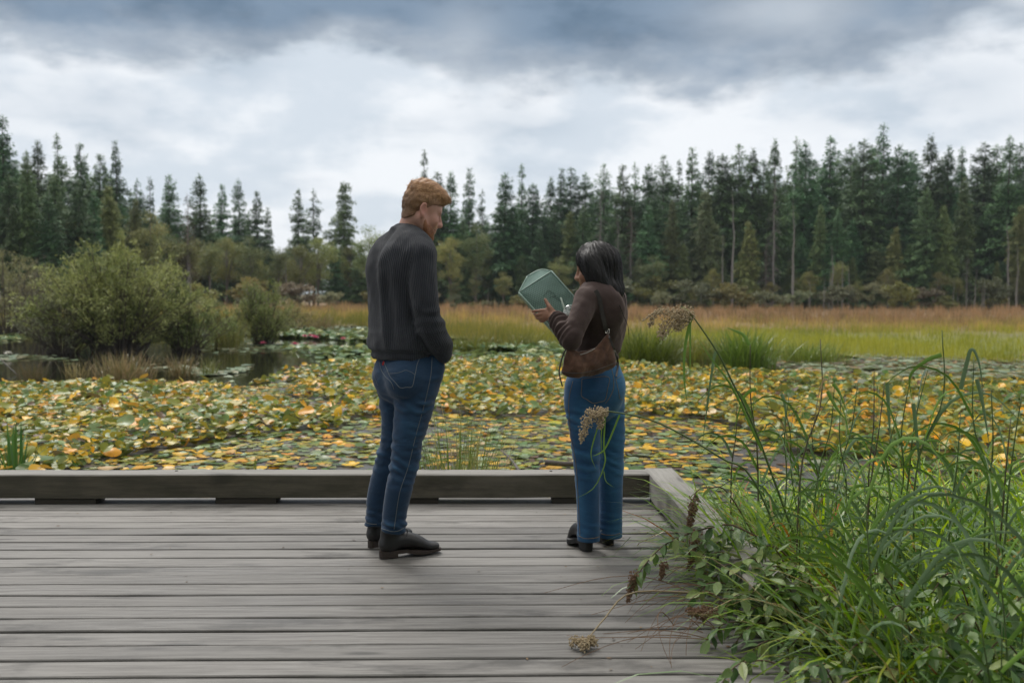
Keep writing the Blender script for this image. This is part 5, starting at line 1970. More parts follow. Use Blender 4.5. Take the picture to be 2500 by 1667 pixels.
            q = np.stack(q, 1)
            q[~fl] = q[~fl][:, ::-1]
            F.append(q)
        F = np.concatenate(F)
        F = F[(F >= 0).all(1)]
        for _ in range(relax):
            S_, n_ = np.zeros_like(V), np.zeros(len(V))
            for a, b in ((0, 1), (1, 2), (2, 3), (3, 0)):
                np.add.at(S_, F[:, a], V[F[:, b]]); np.add.at(n_, F[:, a], 1)
                np.add.at(S_, F[:, b], V[F[:, a]]); np.add.at(n_, F[:, b], 1)
            V = V * 0.5 + 0.5 * S_ / np.maximum(n_, 1)[:, None]
        return V, F


def vnormals(V, F):
    n = np.cross(V[F[:, 2]] - V[F[:, 0]], V[F[:, 3]] - V[F[:, 1]])
    N = np.zeros_like(V)
    for i in range(4):
        np.add.at(N, F[:, i], n)
    return N / (np.linalg.norm(N, axis=1, keepdims=True) + 1e-12)


def bvh_of(V, F):
    return BVHTree.FromPolygons([tuple(v) for v in V], [tuple(int(i) for i in f) for f in F])


def on_surface(px, py, bvhs, off=0.002):
    """where the photograph's ray meets a figure's surface"""
    d = ray(px, py).normalized()
    best = None
    for b in bvhs:
        loc, nrm, _, dist = b.ray_cast(CAM_P, d)
        if loc is not None and (best is None or dist < best[0]):
            best = (dist, loc + (nrm if nrm.dot(d) < 0 else -nrm) * off)
    return best[1] if best else None


def seam(name, pts, bvhs, rad, mat, parent, off=0.001, n=None):
    P = spline([(x, y, 0) for x, y in pts], n or max(6, len(pts) * 5))
    Q = [on_surface(x, y, bvhs, off) for x, y, _ in P]
    Q = [q for q in Q if q is not None]
    if len(Q) < 3:
        return None
    V, F = tube(Q, rad, 5)
    return link(name, mesh_py(name, V, F, mat, True), parent)


# ---- cloth, skin, leather
def knit(name, c0, c1, pitch=0.011):
    m, g = material(name)
    ph = g.attr('rib', 'Fac')
    w = g.math('SINE', g.math('MULTIPLY', ph, 2 * math.pi / pitch))
    co = g.objco()
    nz = g.noise(co, 420.0, 2, 0.6)
    f = g.math('ADD', g.math('MULTIPLY', w, 0.38), g.math('MULTIPLY', nz, 0.8), clamp=True)
    c = g.mix(f, c0, c1)
    big_ = g.noise(co, 9.0, 4)
    c = g.mix(g.ss(big_, 0.4, 0.7, 0.0, 0.3), c, c1)
    h = g.math('ADD', w, g.math('MULTIPLY', nz, 0.6))
    g.out(g.bsdf(c, 0.9, g.bump(h, 0.6, 0.003), Sheen_Weight=0.12, Sheen_Roughness=0.5).outputs[0])
    return m


def denim(name, c0, c1, fade):
    m, g = material(name)
    co = g.objco()
    tw = g.noise(g.mapping(co, (1, 1, 1), (0.6, 0.3, 0.8)), 900.0, 2, 0.7)
    slub = g.noise(g.mapping(co, (260, 260, 14)), 1.0, 3, 0.6)
    c = g.mix(g.math('MULTIPLY', g.math('ADD', tw, slub), 0.5), c0, c1)
    c = g.mix(g.ss(g.attr('wear', 'Fac'), 0.0, 1.0, 0.0, 0.8), c, fade)
    cre = g.noise(g.mapping(co, (16, 16, 46)), 1.0, 5, 0.6, 0.6)
    c = g.mix(g.ss(cre, 0.56, 0.78, 0.0, 0.28), c, fade)
    b = g.bump(cre, 0.35, 0.010)
    g.out(g.bsdf(c, 0.85, g.bump(tw, 0.3, 0.0008, b), Sheen_Weight=0.15).outputs[0])
    return m


def skin_mat(name):
    m, g = material(name)
    c = g.attr('col')
    co = g.objco()
    nz = g.noise(co, 70.0, 4, 0.6)
    c = g.mix(g.ss(nz, 0.4, 0.7, 0.0, 0.16), c, (0.42, 0.13, 0.08))
    g.out(g.bsdf(c, 0.48, g.bump(g.noise(co, 500.0, 2), 0.12, 0.001), Subsurface_Weight=0.12, Subsurface_Radius=(0.010, 0.004, 0.002), Subsurface_Scale=1.0).outputs[0])
    return m


def hair_mat(name, rough=0.52):
    m, g = material(name)
    c = g.attr('col')
    g.out(g.bsdf(c, rough, Specular_IOR_Level=0.42).outputs[0])
    return m


m_sweater = knit('charcoal_rib_knit', (0.014, 0.016, 0.022), (0.036, 0.041, 0.053), 0.0082)
m_denim_dark = denim('dark_blue_denim', (0.003, 0.021, 0.054), (0.007, 0.044, 0.104), (0.036, 0.135, 0.26))
m_denim_mid = denim('mid_blue_denim', (0.003, 0.036, 0.105), (0.006, 0.070, 0.175), (0.040, 0.175, 0.33))
m_skin = skin_mat('skin')
m_hair = hair_mat('hair_strands')
m_leather = plain('black_boot_leather', (0.013, 0.012, 0.012), 0.42, 0.35, 30, 0.15, 260)
m_sole = plain('brown_boot_sole', (0.040, 0.028, 0.022), 0.7, 0.3, 40)
m_solek = plain('black_rubber_sole', (0.012, 0.012, 0.012), 0.6, 0.3, 40)
m_lace = plain('black_lace', (0.014, 0.013, 0.013), 0.8, 0.2, 60)
m_stitch = plain('tan_stitching', (0.20, 0.155, 0.10), 0.8, 0.2, 300)
m_stitch_b = plain('grey_blue_stitching', (0.16, 0.18, 0.19), 0.8, 0.2, 300)
m_red = plain('red_tab', (0.50, 0.035, 0.035), 0.7, 0.1, 90)
m_cord = plain('dark_cord', (0.05, 0.035, 0.03), 0.7, 0.2, 90)
m_eye = plain('eye_white', (0.60, 0.57, 0.54), 0.25, 0.05, 90)
m_iris = plain('iris', (0.05, 0.05, 0.05), 0.2, 0.1, 90)

m_top, g = material('brown_jersey')
co = g.objco()
nz = g.noise(co, 600.0, 2)
c = g.mix(nz, (0.030, 0.017, 0.015), (0.056, 0.034, 0.029))
cre = g.noise(co, 22.0, 4, 0.55, 0.8)
g.out(g.bsdf(c, 0.88, g.bump(nz, 0.2, 0.001, g.bump(cre, 0.22, 0.012)), Sheen_Weight=0.3, Sheen_Tint=(0.6, 0.45, 0.4, 1)).outputs[0])

m_suede, g = material('brown_suede')
co = g.objco()
n1 = g.noise(co, 16.0, 5, 0.6, 0.8)
n2 = g.noise(co, 380.0, 3)
c = g.ramp(n1, [(0.3, (0.040, 0.018, 0.011)), (0.5, (0.090, 0.042, 0.024)), (0.72, (0.17, 0.088, 0.052))])
g.out(g.bsdf(c, 0.92, g.bump(n2, 0.4, 0.0015, g.bump(n1, 0.3, 0.01)), Sheen_Weight=0.4, Sheen_Roughness=0.4).outputs[0])


def head_parts(Fd, T, M3, s=1.0, female=False):
    """the head's solids in head space (x to the face, z up), set into field Fd by T (point) ; M3 3x3 axes"""
    def q(x, y, z):
        return T(Vector((x, y, z)))
    E = lambda c, rd, k, op='u': Fd.ell(q(*c), [a * s for a in rd], k, M3, op)
    L = lambda pts, rd, k, op='u': Fd.limb([q(*p) for p in pts], [a * s for a in rd], k, op=op)
    E((0.004, 0, 0.034), (0.087, 0.075, 0.090), 0.02)
    E((0.030, 0, 0.040), (0.066, 0.066, 0.066), 0.03)
    E((0.030, 0, -0.030), (0.066, 0.060, 0.076), 0.03)
    for sd in (-1, 1):
        L([(0.004, sd * 0.058, -0.042), (0.040, sd * 0.050, -0.082), (0.082, sd * 0.014, -0.102)], [0.020, 0.019, 0.017], 0.025)
        E((0.066, sd * 0.042, -0.030), (0.026, 0.024, 0.026), 0.025)
        L([(0.086, sd * 0.010, 0.024), (0.080, sd * 0.046, 0.022)], [0.011, 0.011], 0.018)
        E((0.098, sd * 0.032, 0.002), (0.014, 0.018, 0.012), 0.014, 'c')
        E((0.080, sd * 0.031, 0.002), (0.0135, 0.0135, 0.0125), 0.004)
        E((0.110, sd * 0.013, -0.031), (0.013, 0.009, 0.009), 0.010)
        # ear: a thin dish with a rim and a lobe
        A = Vector((-0.006, sd * 0.077, -0.002))
        Fd.ell(q(*A), [0.016 * s, 0.007 * s, 0.027 * s], 0.008, M3 @ Matrix.Rotation(sd * -0.35, 3, 'Z') @ Matrix.Rotation(-0.15, 3, 'Y'))
        rim = []
        for k in range(9):
            a = -1.9 + k * 3.9 / 8
            rim.append((A.x - 0.016 * math.cos(a) - 0.002, A.y + sd * (0.005 + 0.003 * math.cos(a)), A.z + 0.027 * math.sin(a) * (1 if a > 0 else 0.9)))
        L(rim, [0.0045] * 9, 0.005)
        E((A.x + 0.003, A.y + sd * 0.009, A.z - 0.001), (0.010, 0.006, 0.014), 0.005, 'c')
        E((A.x + 0.002, A.y + sd * 0.003, A.z - 0.030), (0.009, 0.006, 0.010), 0.007)
    L([(0.094, 0, 0.022), (0.108, 0, 0.000), (0.122, 0, -0.026)], [0.009, 0.010, 0.0125], 0.014)
    E((0.082, 0, -0.056), (0.026, 0.030, 0.022), 0.02)
    for z, rr in ((-0.056, 0.0062), (-0.067, 0.0072)):
        L([(0.092, -0.024, z + 0.003), (0.107, 0, z), (0.092, 0.024, z + 0.003)], [0.004, rr, 0.004], 0.006)
    L([(0.096, -0.022, -0.0615), (0.112, 0, -0.0615), (0.096, 0.022, -0.0615)], [0.002, 0.0025, 0.002], 0.003, 'c')
    E((0.088, 0, -0.096), (0.021, 0.026, 0.019), 0.018)


def head_frame(face_az, pitch, roll=0.0):
    """axes of a head that looks along face_az (radians from +x towards +y), bent down by pitch"""
    f = Vector((math.cos(face_az) * math.cos(pitch), math.sin(face_az) * math.cos(pitch), -math.sin(pitch)))
    side = Vector((-math.sin(face_az), math.cos(face_az), 0))
    up = f.cross(side)
    M3 = Matrix((f, side, up)).transposed()
    return M3 @ Matrix.Rotation(roll, 3, 'X')


def hand(Fd, wrist, dirv, palm_n, thumb_side, s=1.0, curl=(0.25, 0.3, 0.35, 0.45), spread=0.06):
    """palm, four unequal fingers and a thumb; palm_n points out of the palm"""
    d, pn = Vector(dirv).normalized(), Vector(palm_n).normalized()
    sd = d.cross(pn).normalized() * thumb_side
    w = Vector(wrist)
    Fd.limb([w, w + d * 0.035 * s, w + d * 0.085 * s], [(0.026 * s, 0.019 * s), (0.036 * s, 0.016 * s), (0.040 * s, 0.014 * s)], 0.012, tuple(sd))
    for i, (o, L) in enumerate(((0.030, 0.072), (0.010, 0.082), (-0.010, 0.076), (-0.029, 0.058))):
        p0 = w + d * 0.075 * s + sd * o * s
        a = curl[i]
        pts, dd = [p0], d + sd * (o * spread * 20 * 0.1)
        p = p0
        for j, fr in enumerate((0.45, 0.32, 0.23)):
            ang = a * (j + 0.6)
            v = (dd * math.cos(ang) + pn * math.sin(ang)).normalized()
            p = p + v * (L * fr * s + (0.02 * s if j == 0 else 0))
            pts.append(p)
        Fd.limb(pts, [0.0092 * s, 0.0088 * s, 0.008 * s, 0.0068 * s], 0.005)
    t0 = w + d * 0.022 * s + sd * 0.022 * s
    Fd.limb([t0, t0 + (d * 0.5 + sd * 0.75 + pn * 0.3) * 0.04 * s, t0 + (d * 0.95 + sd * 0.9 + pn * 0.6) * 0.055 * s], [0.013 * s, 0.0105 * s, 0.0085 * s], 0.009)


def strands(name, roots, dirs, normals, length, width, cols, parent, nseg=4, lift=0.3, curl=0.0, seed=0, mat=None):
    """tapered hair ribbons leaving the surface along dirs"""
    r = np.random.default_rng(seed)
    n = len(roots)
    V = np.zeros((n, nseg + 1, 2, 3))
    p = roots.copy()
    lift = np.broadcast_to(np.asarray(lift, float).reshape(-1, 1) if not np.isscalar(lift) else np.full((1, 1), lift), (n, 1))
    dirs = dirs - normals * (dirs * normals).sum(1, keepdims=True)
    dirs = dirs / (np.linalg.norm(dirs, axis=1, keepdims=True) + 1e-9)
    d = dirs + normals * lift
    d /= np.linalg.norm(d, axis=1, keepdims=True)
    side = np.cross(d, normals)
    side /= np.linalg.norm(side, axis=1, keepdims=True) + 1e-9
    for s in range(nseg + 1):
        t = s / nseg
        w = (width * (1 - 0.85 * t))[:, None] * 0.5
        V[:, s, 0], V[:, s, 1] = p - side * w, p + side * w
        p = p + d * (length / nseg)[:, None]
        d = d - normals * (lift * 0.55 / nseg * 2) + r.normal(0, curl, (n, 3))
        d /= np.linalg.norm(d, axis=1, keepdims=True)
    b = np.arange(n)[:, None] * (2 * (nseg + 1))
    q = np.concatenate([b + np.array([2 * s, 2 * s + 1, 2 * s + 3, 2 * s + 2]) for s in range(nseg)], axis=1).reshape(-1, 4)
    return link(name, mesh_np(name, V.reshape(-1, 3), q, mat or m_hair, np.repeat(cols, 2 * (nseg + 1), axis=0)), parent)


def local(e, V):
    return V - np.array(e.location)


def boot(parent, heel, fwd, length, shaft_h, mats, heel_h=0.03, sole_t=0.014, shaft=(0.052, 0.044), lean=0.0, chunky=0.0, laces=True, tilt=None):
    """ankle boot from its heel point on the ground: leather upper, sole with a heel block, laces"""
    f = Vector((fwd[0], fwd[1], 0)).normalized()
    s_ = Vector((-f.y, f.x, 0))
    hp = Vector(heel)

    def q(x, y, z):
        return hp + f * x + s_ * y + Vector((0, 0, z))
    k = length / 0.30
    lo = np.array(hp) - 0.42
    Fd = Field(lo * 1, np.array(hp) + np.array([0.42, 0.42, 0.30]), 0.0055)
    b = heel_h
    sv = tuple(s_)
    Fd.limb([q(0.052, 0, b + 0.03), q(0.054 + lean * 0.5, 0, b + 0.09), q(0.056 + lean, 0, b + shaft_h)], [(0.034, 0.046), (0.037, 0.048), shaft[::-1]], 0.02, sv)
    Fd.limb([q(0.040 * k, 0, b + 0.030), q(0.115 * k, 0.002, b + 0.042), q(0.175 * k, 0.002, b + 0.030), q(0.228 * k, 0, 0.036), q(0.270 * k, -0.002, 0.030)],
            [(0.035, 0.034), (0.041, 0.040), (0.046, 0.034), (0.043, 0.024), (0.033, 0.018)], 0.02, sv)
    Fd.cut(q(0.10, 0, 0.008), (0, 0, -1), 0.5)
    Fd.cut(q(0.056 + lean, 0, b + shaft_h - 0.01), (0, 0, 1), 0.12)
    V, F = Fd.skin()
    up = link('boot', mesh_np('boot', local(parent, V), F, mats[0], None, True), parent)
    # sole
    mb = MB()
    out = []
    for t in np.linspace(0, 2 * math.pi, 40, endpoint=False):
        x = 0.5 + 0.5 * math.cos(t)
        w = 0.033 + 0.018 * math.exp(-((x - 0.68) / 0.22) ** 2) - 0.006 * math.exp(-((x - 0.38) / 0.15) ** 2)
        out.append((0.004 + x * (length - 0.008), math.sin(t) * w * (1 + chunky * 0.12) * (abs(math.sin(t)) ** -0.35 if abs(math.sin(t)) > 0.05 else 1)))
    n = len(out)
    ztop = lambda x: b + 0.004 if x < 0.1 * k else b + 0.004 - (b - sole_t) * min(1, (x - 0.1 * k) / (0.08 * k)) * 0.9
    V = [tuple(q(x, y, ztop(x) - sole_t if x > 0.09 * k else max(0, b - sole_t))) for x, y in out] + [tuple(q(x, y, ztop(x))) for x, y in out]
    V = [(a, c, max(z, 0.0005)) for a, c, z in V]
    Fq = [(i, (i + 1) % n, n + (i + 1) % n, n + i) for i in range(n)] + [tuple(range(n))[::-1], tuple(range(n, 2 * n))]
    mb.add(V, Fq)
    hb = [(x, y) for x, y in out if x < 0.088 * k]
    hb.sort(key=lambda p: math.atan2(p[1], p[0] - 0.05))
    m_ = len(hb)
    V = [tuple(q(x, y * 0.97, 0.0)) for x, y in hb] + [tuple(q(x, y * 0.99, b - sole_t + 0.002)) for x, y in hb]
    mb.add(V, [(i, (i + 1) % m_, m_ + (i + 1) % m_, m_ + i) for i in range(m_)] + [tuple(range(m_))[::-1], tuple(range(m_, 2 * m_))])
    mb.v = [tuple(np.array(v) - np.array(parent.location)) for v in mb.v]
    so = mb.build('sole', mats[1], up)
    if laces:
        lb = MB()
        for j in range(4):
            x = (0.112 + 0.020 * j) * k
            z = b + 0.098 - 0.012 * j - 0.004 * j
            lb.tube([tuple(local(parent, np.array(q(x, -0.020, z - 0.012)))), tuple(local(parent, np.array(q(x + 0.004, 0.0, z + 0.001)))), tuple(local(parent, np.array(q(x + 0.010, 0.020, z - 0.012))))], 0.0022, 5)
        for a in (-1, 1):
            lb.tube([tuple(local(parent, np.array(q(0.105 * k, 0, b + 0.100)))), tuple(local(parent, np.array(q(0.125 * k, a * 0.03, b + 0.098)))), tuple(local(parent, np.array(q(0.118 * k, a * 0.045, b + 0.070))))], 0.002, 5)
        lb.build('laces', m_lace, up)
    return up


# ================================================================ the man
YM = 4.65
J = lambda x, y, dy=0.0: at(x, y, YM + dy)
gm = onz(960, 1352, 0)
man = empty('person', (gm.x, gm.y, 0), 0, 'standing person in a charcoal rib-knit sweater, dark blue jeans and black boots, looking down', 'person', 'people standing on the boardwalk')
f_m, r_m = Vector((0.82, 0.57, 0)), Vector((0.57, -0.82, 0))
rt3 = tuple(r_m)
HM = head_frame(R(24), R(20))
HCM = J(1023, 514, 0.02)
HS = 1.0
TM = lambda v: HCM + HM @ (v * HS)

RLEG = [(1022, 925, -0.055), (1015, 958, -0.06), (1007, 1008, -0.06), (997, 1070, -0.06), (988, 1130, -0.055), (975, 1190, -0.055), (964, 1250, -0.03), (959, 1308, -0.02)]
RLR = [0.103, 0.099, 0.088, 0.074, 0.066, 0.063, 0.0585, 0.057]
LLEG = [(966, 925, 0.075), (968, 965, 0.085), (968, 1005, 0.09), (964, 1046, 0.10), (956, 1092, 0.11), (937, 1159, 0.13), (922, 1218, 0.15), (914, 1290, 0.165)]
LLR = [0.100, 0.088, 0.075, 0.066, 0.060, 0.058, 0.053, 0.050]
SPINE = [(986, 875, 0.152, 0.110), (986, 860, 0.150, 0.110), (981, 843, 0.193, 0.142), (976, 790, 0.182, 0.130), (977, 700, 0.192, 0.128), (983, 645, 0.184, 0.118), (990, 612, 0.150, 0.098), (991, 592, 0.110, 0.080), (990, 578, 0.072, 0.064)]
RARM = [(1027, 622, -0.145), (1034, 690, -0.165), (1041, 765, -0.168), (1058, 812, -0.140), (1076, 848, -0.100), (1081, 864, -0.090)]
RAR = [0.066, 0.060, 0.058, 0.053, 0.043, 0.040]
LARM = [(940, 630, 0.140), (931, 690, 0.155), (930, 765, 0.150), (950, 815, 0.125), (985, 852, 0.085), (992, 866, 0.075)]

lo = np.array(J(870, 1380, 0)) - np.array([0.05, 0.35, 0.06])
hi = np.array(J(1125, 415, 0)) + np.array([0.05, 0.40, 0.03])
lo[2] = -0.01
B = Field(lo, hi, 0.0048)
head_parts(B, TM, HM, HS)
B.limb([TM(Vector((-0.014, 0, -0.035))), J(998, 556, 0.012), J(992, 592, 0)], [(0.050, 0.049), (0.050, 0.050), (0.064, 0.062)], 0.025, rt3)
B.limb([J(x, y) for x, y, a, b in SPINE], [(max(0.03, a - 0.035), max(0.03, b - 0.035)) for x, y, a, b in SPINE], 0.03, rt3)
for A_, RR_ in ((RARM, RAR), (LARM, RAR)):
    B.limb([J(*p) for p in A_], [a - 0.018 for a in RR_], 0.03)
for LG, LR in ((RLEG, RLR), (LLEG, LLR)):
    B.limb([J(*p) for p in LG[:-1]], [max(0.024, a - 0.028) for a in LR[:-1]], 0.03)
hand(B, J(1072, 866, -0.085), (-0.40, 0.14, -0.9), tuple(-r_m), 1, 0.85)
hand(B, J(992, 868, 0.075), (-0.1, -0.05, -1), tuple(r_m), 1, 0.95)
HEEL_R, DIR_R = onz(924, 1362, 0), Vector((0.91, 0.41, 0))
HEEL_L, DIR_L = onz(888, 1338, 0) + Vector((0.022, 0, 0)), Vector((0.62, 0.78, 0))
for hp_, dv, LG in ((HEEL_R, DIR_R, RLEG), (HEEL_L, DIR_L, LLEG)):
    a_ = hp_ + dv * 0.060
    B.limb([J(*LG[-2]), a_ + Vector((0, 0, 0.13)), a_ + Vector((0, 0, 0.075)), a_ + dv * 0.06 + Vector((0, 0, 0.055)), a_ + dv * 0.12 + Vector((0, 0, 0.045))], [0.030, 0.028, 0.026, 0.022, 0.015], 0.02)
V, F = B.skin(2)
N = vnormals(V, F)
Hinv = np.array(HM.transposed())
hl = ((V - np.array(HCM)) @ Hinv.T) / HS                     # head space
base = np.tile(np.array([0.50, 0.285, 0.215]), (len(V), 1))
ear = np.exp(-(((hl - np.array([-0.006, -0.082, -0.002])) / np.array([0.03, 0.02, 0.04])) ** 2).sum(1))
chk = np.exp(-(((hl - np.array([0.07, -0.045, -0.03])) / 0.035) ** 2).sum(1)) + np.exp(-(((hl - np.array([0.12, 0, -0.025])) / 0.025) ** 2).sum(1))
lip = np.exp(-(((hl - np.array([0.104, 0, -0.0615])) / np.array([0.012, 0.024, 0.009])) ** 2).sum(1))
brow = np.exp(-(((np.abs(hl) - np.array([0.088, 0.030, 0.026])) / np.array([0.015, 0.020, 0.005])) ** 2).sum(1)) * (hl[:, 0] > 0) * (hl[:, 2] > 0)
hd = (np.abs(hl) < 0.16).all(1)[:, None]
base = np.where(hd, base * (1 - 0.45 * ear[:, None]) + np.array([0.50, 0.16, 0.12]) * 0.45 * ear[:, None], base)
base = np.where(hd, base + (np.array([0.52, 0.20, 0.15]) - base) * np.clip(0.4 * chk, 0, 0.5)[:, None], base)
base = np.where(hd, base + (np.array([0.40, 0.13, 0.11]) - base) * np.clip(0.7 * lip, 0, 0.8)[:, None], base)
base = np.where(hd, base + (np.array([0.16, 0.08, 0.04]) - base) * np.clip(brow, 0, 0.8)[:, None], base)
body_m = link('body', mesh_np('body', local(man, V), F, m_skin, base, True), man)
bvh_bm = bvh_of(V, F)
for sd in (-1, 1):
    c0 = TM(Vector((0.0785, sd * 0.031, 0.001)))
    me = bpy.data.meshes.new('eye')
    bm = bmesh.new()
    bmesh.ops.create_uvsphere(bm, u_segments=12, v_segments=8, radius=0.0105)
    bm.to_mesh(me); bm.free()
    me.materials.append(m_eye)
    o = link('eye', me, body_m, c0 - Vector(man.location))

# hair: close at the sides, longer and wavy on the top, with a lifted fringe


def hair_shell(V, thick, r_seed):
    return V


hf = Field(np.array(HCM) - 0.19, np.array(HCM) + 0.19, 0.0048)
G3 = np.meshgrid(*[hf.lo[i] + hf.h * np.arange(hf.n[i]) for i in range(3)], indexing='ij')
q = np.stack([G3[i] - HCM[i] for i in range(3)], -1) @ np.array(HM) / HS
x, y, z = q[..., 0], q[..., 1], q[..., 2]
d1 = (np.sqrt(((x - 0.004) / 0.087) ** 2 + (y / 0.076) ** 2 + ((z - 0.034) / 0.090) ** 2) - 1) * 0.076
d2 = (np.sqrt(((x - 0.030) / 0.066) ** 2 + (y / 0.066) ** 2 + ((z - 0.040) / 0.066) ** 2) - 1) * 0.066
hsk = np.clip(0.5 + 0.5 * (d1 - d2) / 0.03, 0, 1)
cran = d1 * (1 - hsk) + d2 * hsk - 0.03 * hsk * (1 - hsk)
cran = np.minimum(cran, (np.sqrt(((x + 0.026) / 0.042) ** 2 + (y / 0.054) ** 2 + ((z + 0.03) / 0.070) ** 2) - 1) * 0.042)
line = np.interp(x, [-0.12, -0.06, -0.030, 0.000, 0.026, 0.062, 0.10, 0.13], [-0.072, -0.066, -0.040, -0.006, 0.028, 0.040, 0.060, 0.060])
up_ = np.clip((z - line) / 0.055, -1, 1)
thick = np.where(up_ < 0, -0.012, 0.002 + 0.006 * up_) + 0.016 * np.clip((z - 0.065) / 0.05, 0, 1) + 0.016 * np.exp(-((x - 0.088) / 0.03) ** 2 - ((z - 0.088) / 0.032) ** 2)
wav = vnoise(q.reshape(-1, 3) * np.array([1.2, 1, 1]), 70, 3).reshape(x.shape)
thick = thick + 0.0035 * wav * np.clip(up_, 0, 1)
fr = (np.sqrt(((x - 0.094) / 0.030) ** 2 + (y / 0.060) ** 2 + ((z - 0.092) / 0.024) ** 2) - 1) * 0.024 - 0.003 * wav
hf.D = np.minimum(cran - thick, fr).astype(np.float32)
V, F = hf.skin(1)
N = vnormals(V, F)
hl = ((V - np.array(HCM)) @ Hinv.T) / HS
r = np.random.default_rng(5)
H0, H1, H2 = np.array([0.17, 0.088, 0.044]), np.array([0.40, 0.22, 0.105]), np.array([0.62, 0.39, 0.21])
f = np.clip(0.5 + 0.5 * vnoise(hl, 90, 2), 0, 1)[:, None]
topf = np.clip((hl[:, 2:3] - 0.02) / 0.08, 0, 1)
hl_line = np.interp(hl[:, 0], [-0.12, -0.06, -0.030, 0.000, 0.026, 0.062, 0.10, 0.13], [-0.072, -0.066, -0.040, -0.006, 0.028, 0.040, 0.060, 0.060])
fade = np.clip(1 - (hl[:, 2] - hl_line) / 0.034, 0, 1)[:, None] * (hl[:, 0:1] < 0.06)
hcol = H0 * (1 - f) + H1 * f * (0.50 + 0.75 * topf)
hcol = hcol * (1 - 0.6 * fade) + np.array([0.36, 0.20, 0.14]) * 0.6 * fade
hair_m = link('hair', mesh_np('hair', local(man, V), F, m_hair, hcol, True), man)
sel = r.choice(len(V), 9500)
sel = sel[r.random(len(sel)) > 0.75 * fade[sel][:, 0]]
sel = sel[(np.einsum('ij,ij->i', N[sel], np.tile(np.array(HM.transposed() @ Vector((0, 0, 0))), (len(sel), 1))) > -9)]
P, NN, h_ = V[sel], N[sel], hl[sel]
top = np.clip((h_[:, 2] - 0.03) / 0.06, 0, 1)[:, None]
dl = np.stack([0.75 * top[:, 0] - 0.25 * (1 - top[:, 0]), np.sign(h_[:, 1]) * 0.25 * top[:, 0], 0.1 * top[:, 0] - 0.95 * (1 - top[:, 0])], 1) + r.normal(0, 0.35, (len(sel), 3))
D = dl @ np.array(HM).T
ln = (0.006 + 0.014 * top[:, 0]) * r.uniform(0.6, 1.3, len(sel))
cf = r.random((len(sel), 1))
cc = np.where(cf < 0.5, H0 + (H1 - H0) * cf * 2, H1 + (H2 - H1) * (cf - 0.5) * 2) * (0.55 + 0.72 * top)
strands('hair_strands', P, D, NN, ln, np.full(len(sel), 0.0017), cc, hair_m, 4, 0.04 + 0.13 * top, 0.10, 6)['kind'] = 'stuff'
# beard
bf = Field(np.array(HCM) - 0.19, np.array(HCM) + 0.19, 0.0045)
for sd in (-1, 1):
    bf.limb([TM(Vector(p)) for p in ((0.012, sd * 0.0645, -0.022), (0.018, sd * 0.0635, -0.050), (0.044, sd * 0.052, -0.084), (0.084, sd * 0.018, -0.105))], [0.005, 0.0145, 0.0185, 0.0195], 0.012)
    bf.limb([TM(Vector(p)) for p in ((0.050, sd * 0.052, -0.062), (0.080, sd * 0.034, -0.080))], [0.013, 0.014], 0.012)
    bf.limb([TM(Vector(p)) for p in ((0.104, 0, -0.0465), (0.098, sd * 0.018, -0.050), (0.088, sd * 0.030, -0.066), (0.088, sd * 0.024, -0.088))], [0.0068, 0.0068, 0.0075, 0.010], 0.008)
bf.ell(TM(Vector((0.090, 0, -0.100))), [0.0215, 0.026, 0.0205], 0.014, HM)
V, F = bf.skin(1)
N = vnormals(V, F)
r = np.random.default_rng(8)
f = np.clip(0.5 + 0.5 * vnoise(V, 160, 2), 0, 1)[:, None]
BC0, BC1 = np.array([0.19, 0.078, 0.036]), np.array([0.38, 0.165, 0.080])
beard = link('beard', mesh_np('beard', local(man, V), F, m_hair, BC0 * (1 - f) + BC1 * f, True), man)
sel = r.choice(len(V), 2800)
D = np.tile(np.array(HM @ Vector((0.25, 0, -0.95))), (len(sel), 1)) + r.normal(0, 0.35, (len(sel), 3))
strands('beard_strands', V[sel], D, N[sel], r.uniform(0.005, 0.009, len(sel)), np.full(len(sel), 0.0012), BC0 + (BC1 * 1.2 - BC0) * r.random((len(sel), 1)), beard, 3, 0.22, 0.1, 9)['kind'] = 'stuff'
# strands were placed in world space: bring them to their parent's frame
for nm in ('hair_strands', 'beard_strands'):
    o = bpy.data.objects[nm]
    o.location = -Vector(man.location)

# jeans


def fold_fn(V, N, seed, joints, amp=0.0075):
    """creases: fine cross folds that gather about the joints (z height, spread, strength)"""
    P = V * np.array([1, 1, 1])
    out = np.zeros(len(V))
    for zc, sp, st in joints:
        w = np.exp(-((V[:, 2] - zc) / sp) ** 2) * st
        tiltv = V[:, 2] * 1.0 + 0.35 * V[:, 0] - 0.2 * V[:, 1] + 0.02 * vnoise(P, 9, seed)
        out += w * (np.sin(tiltv * 140 + 5.0 * vnoise(P, 7, seed + 2)) * 0.30 * (1 + vnoise(P, 11, seed + 9)) + 0.9 * vnoise(P * np.array([0.6, 0.6, 1.9]) + np.array([0, 0, 0.4]) * P[:, :1], 22, seed + 4) + 0.45 * vnoise(P * np.array([0.7, 0.7, 1.6]), 46, seed + 5))
    out += 0.25 * vnoise(P * np.array([1, 1, 0.35]), 16, seed + 6)
    return V + N * (amp * out)[:, None], out


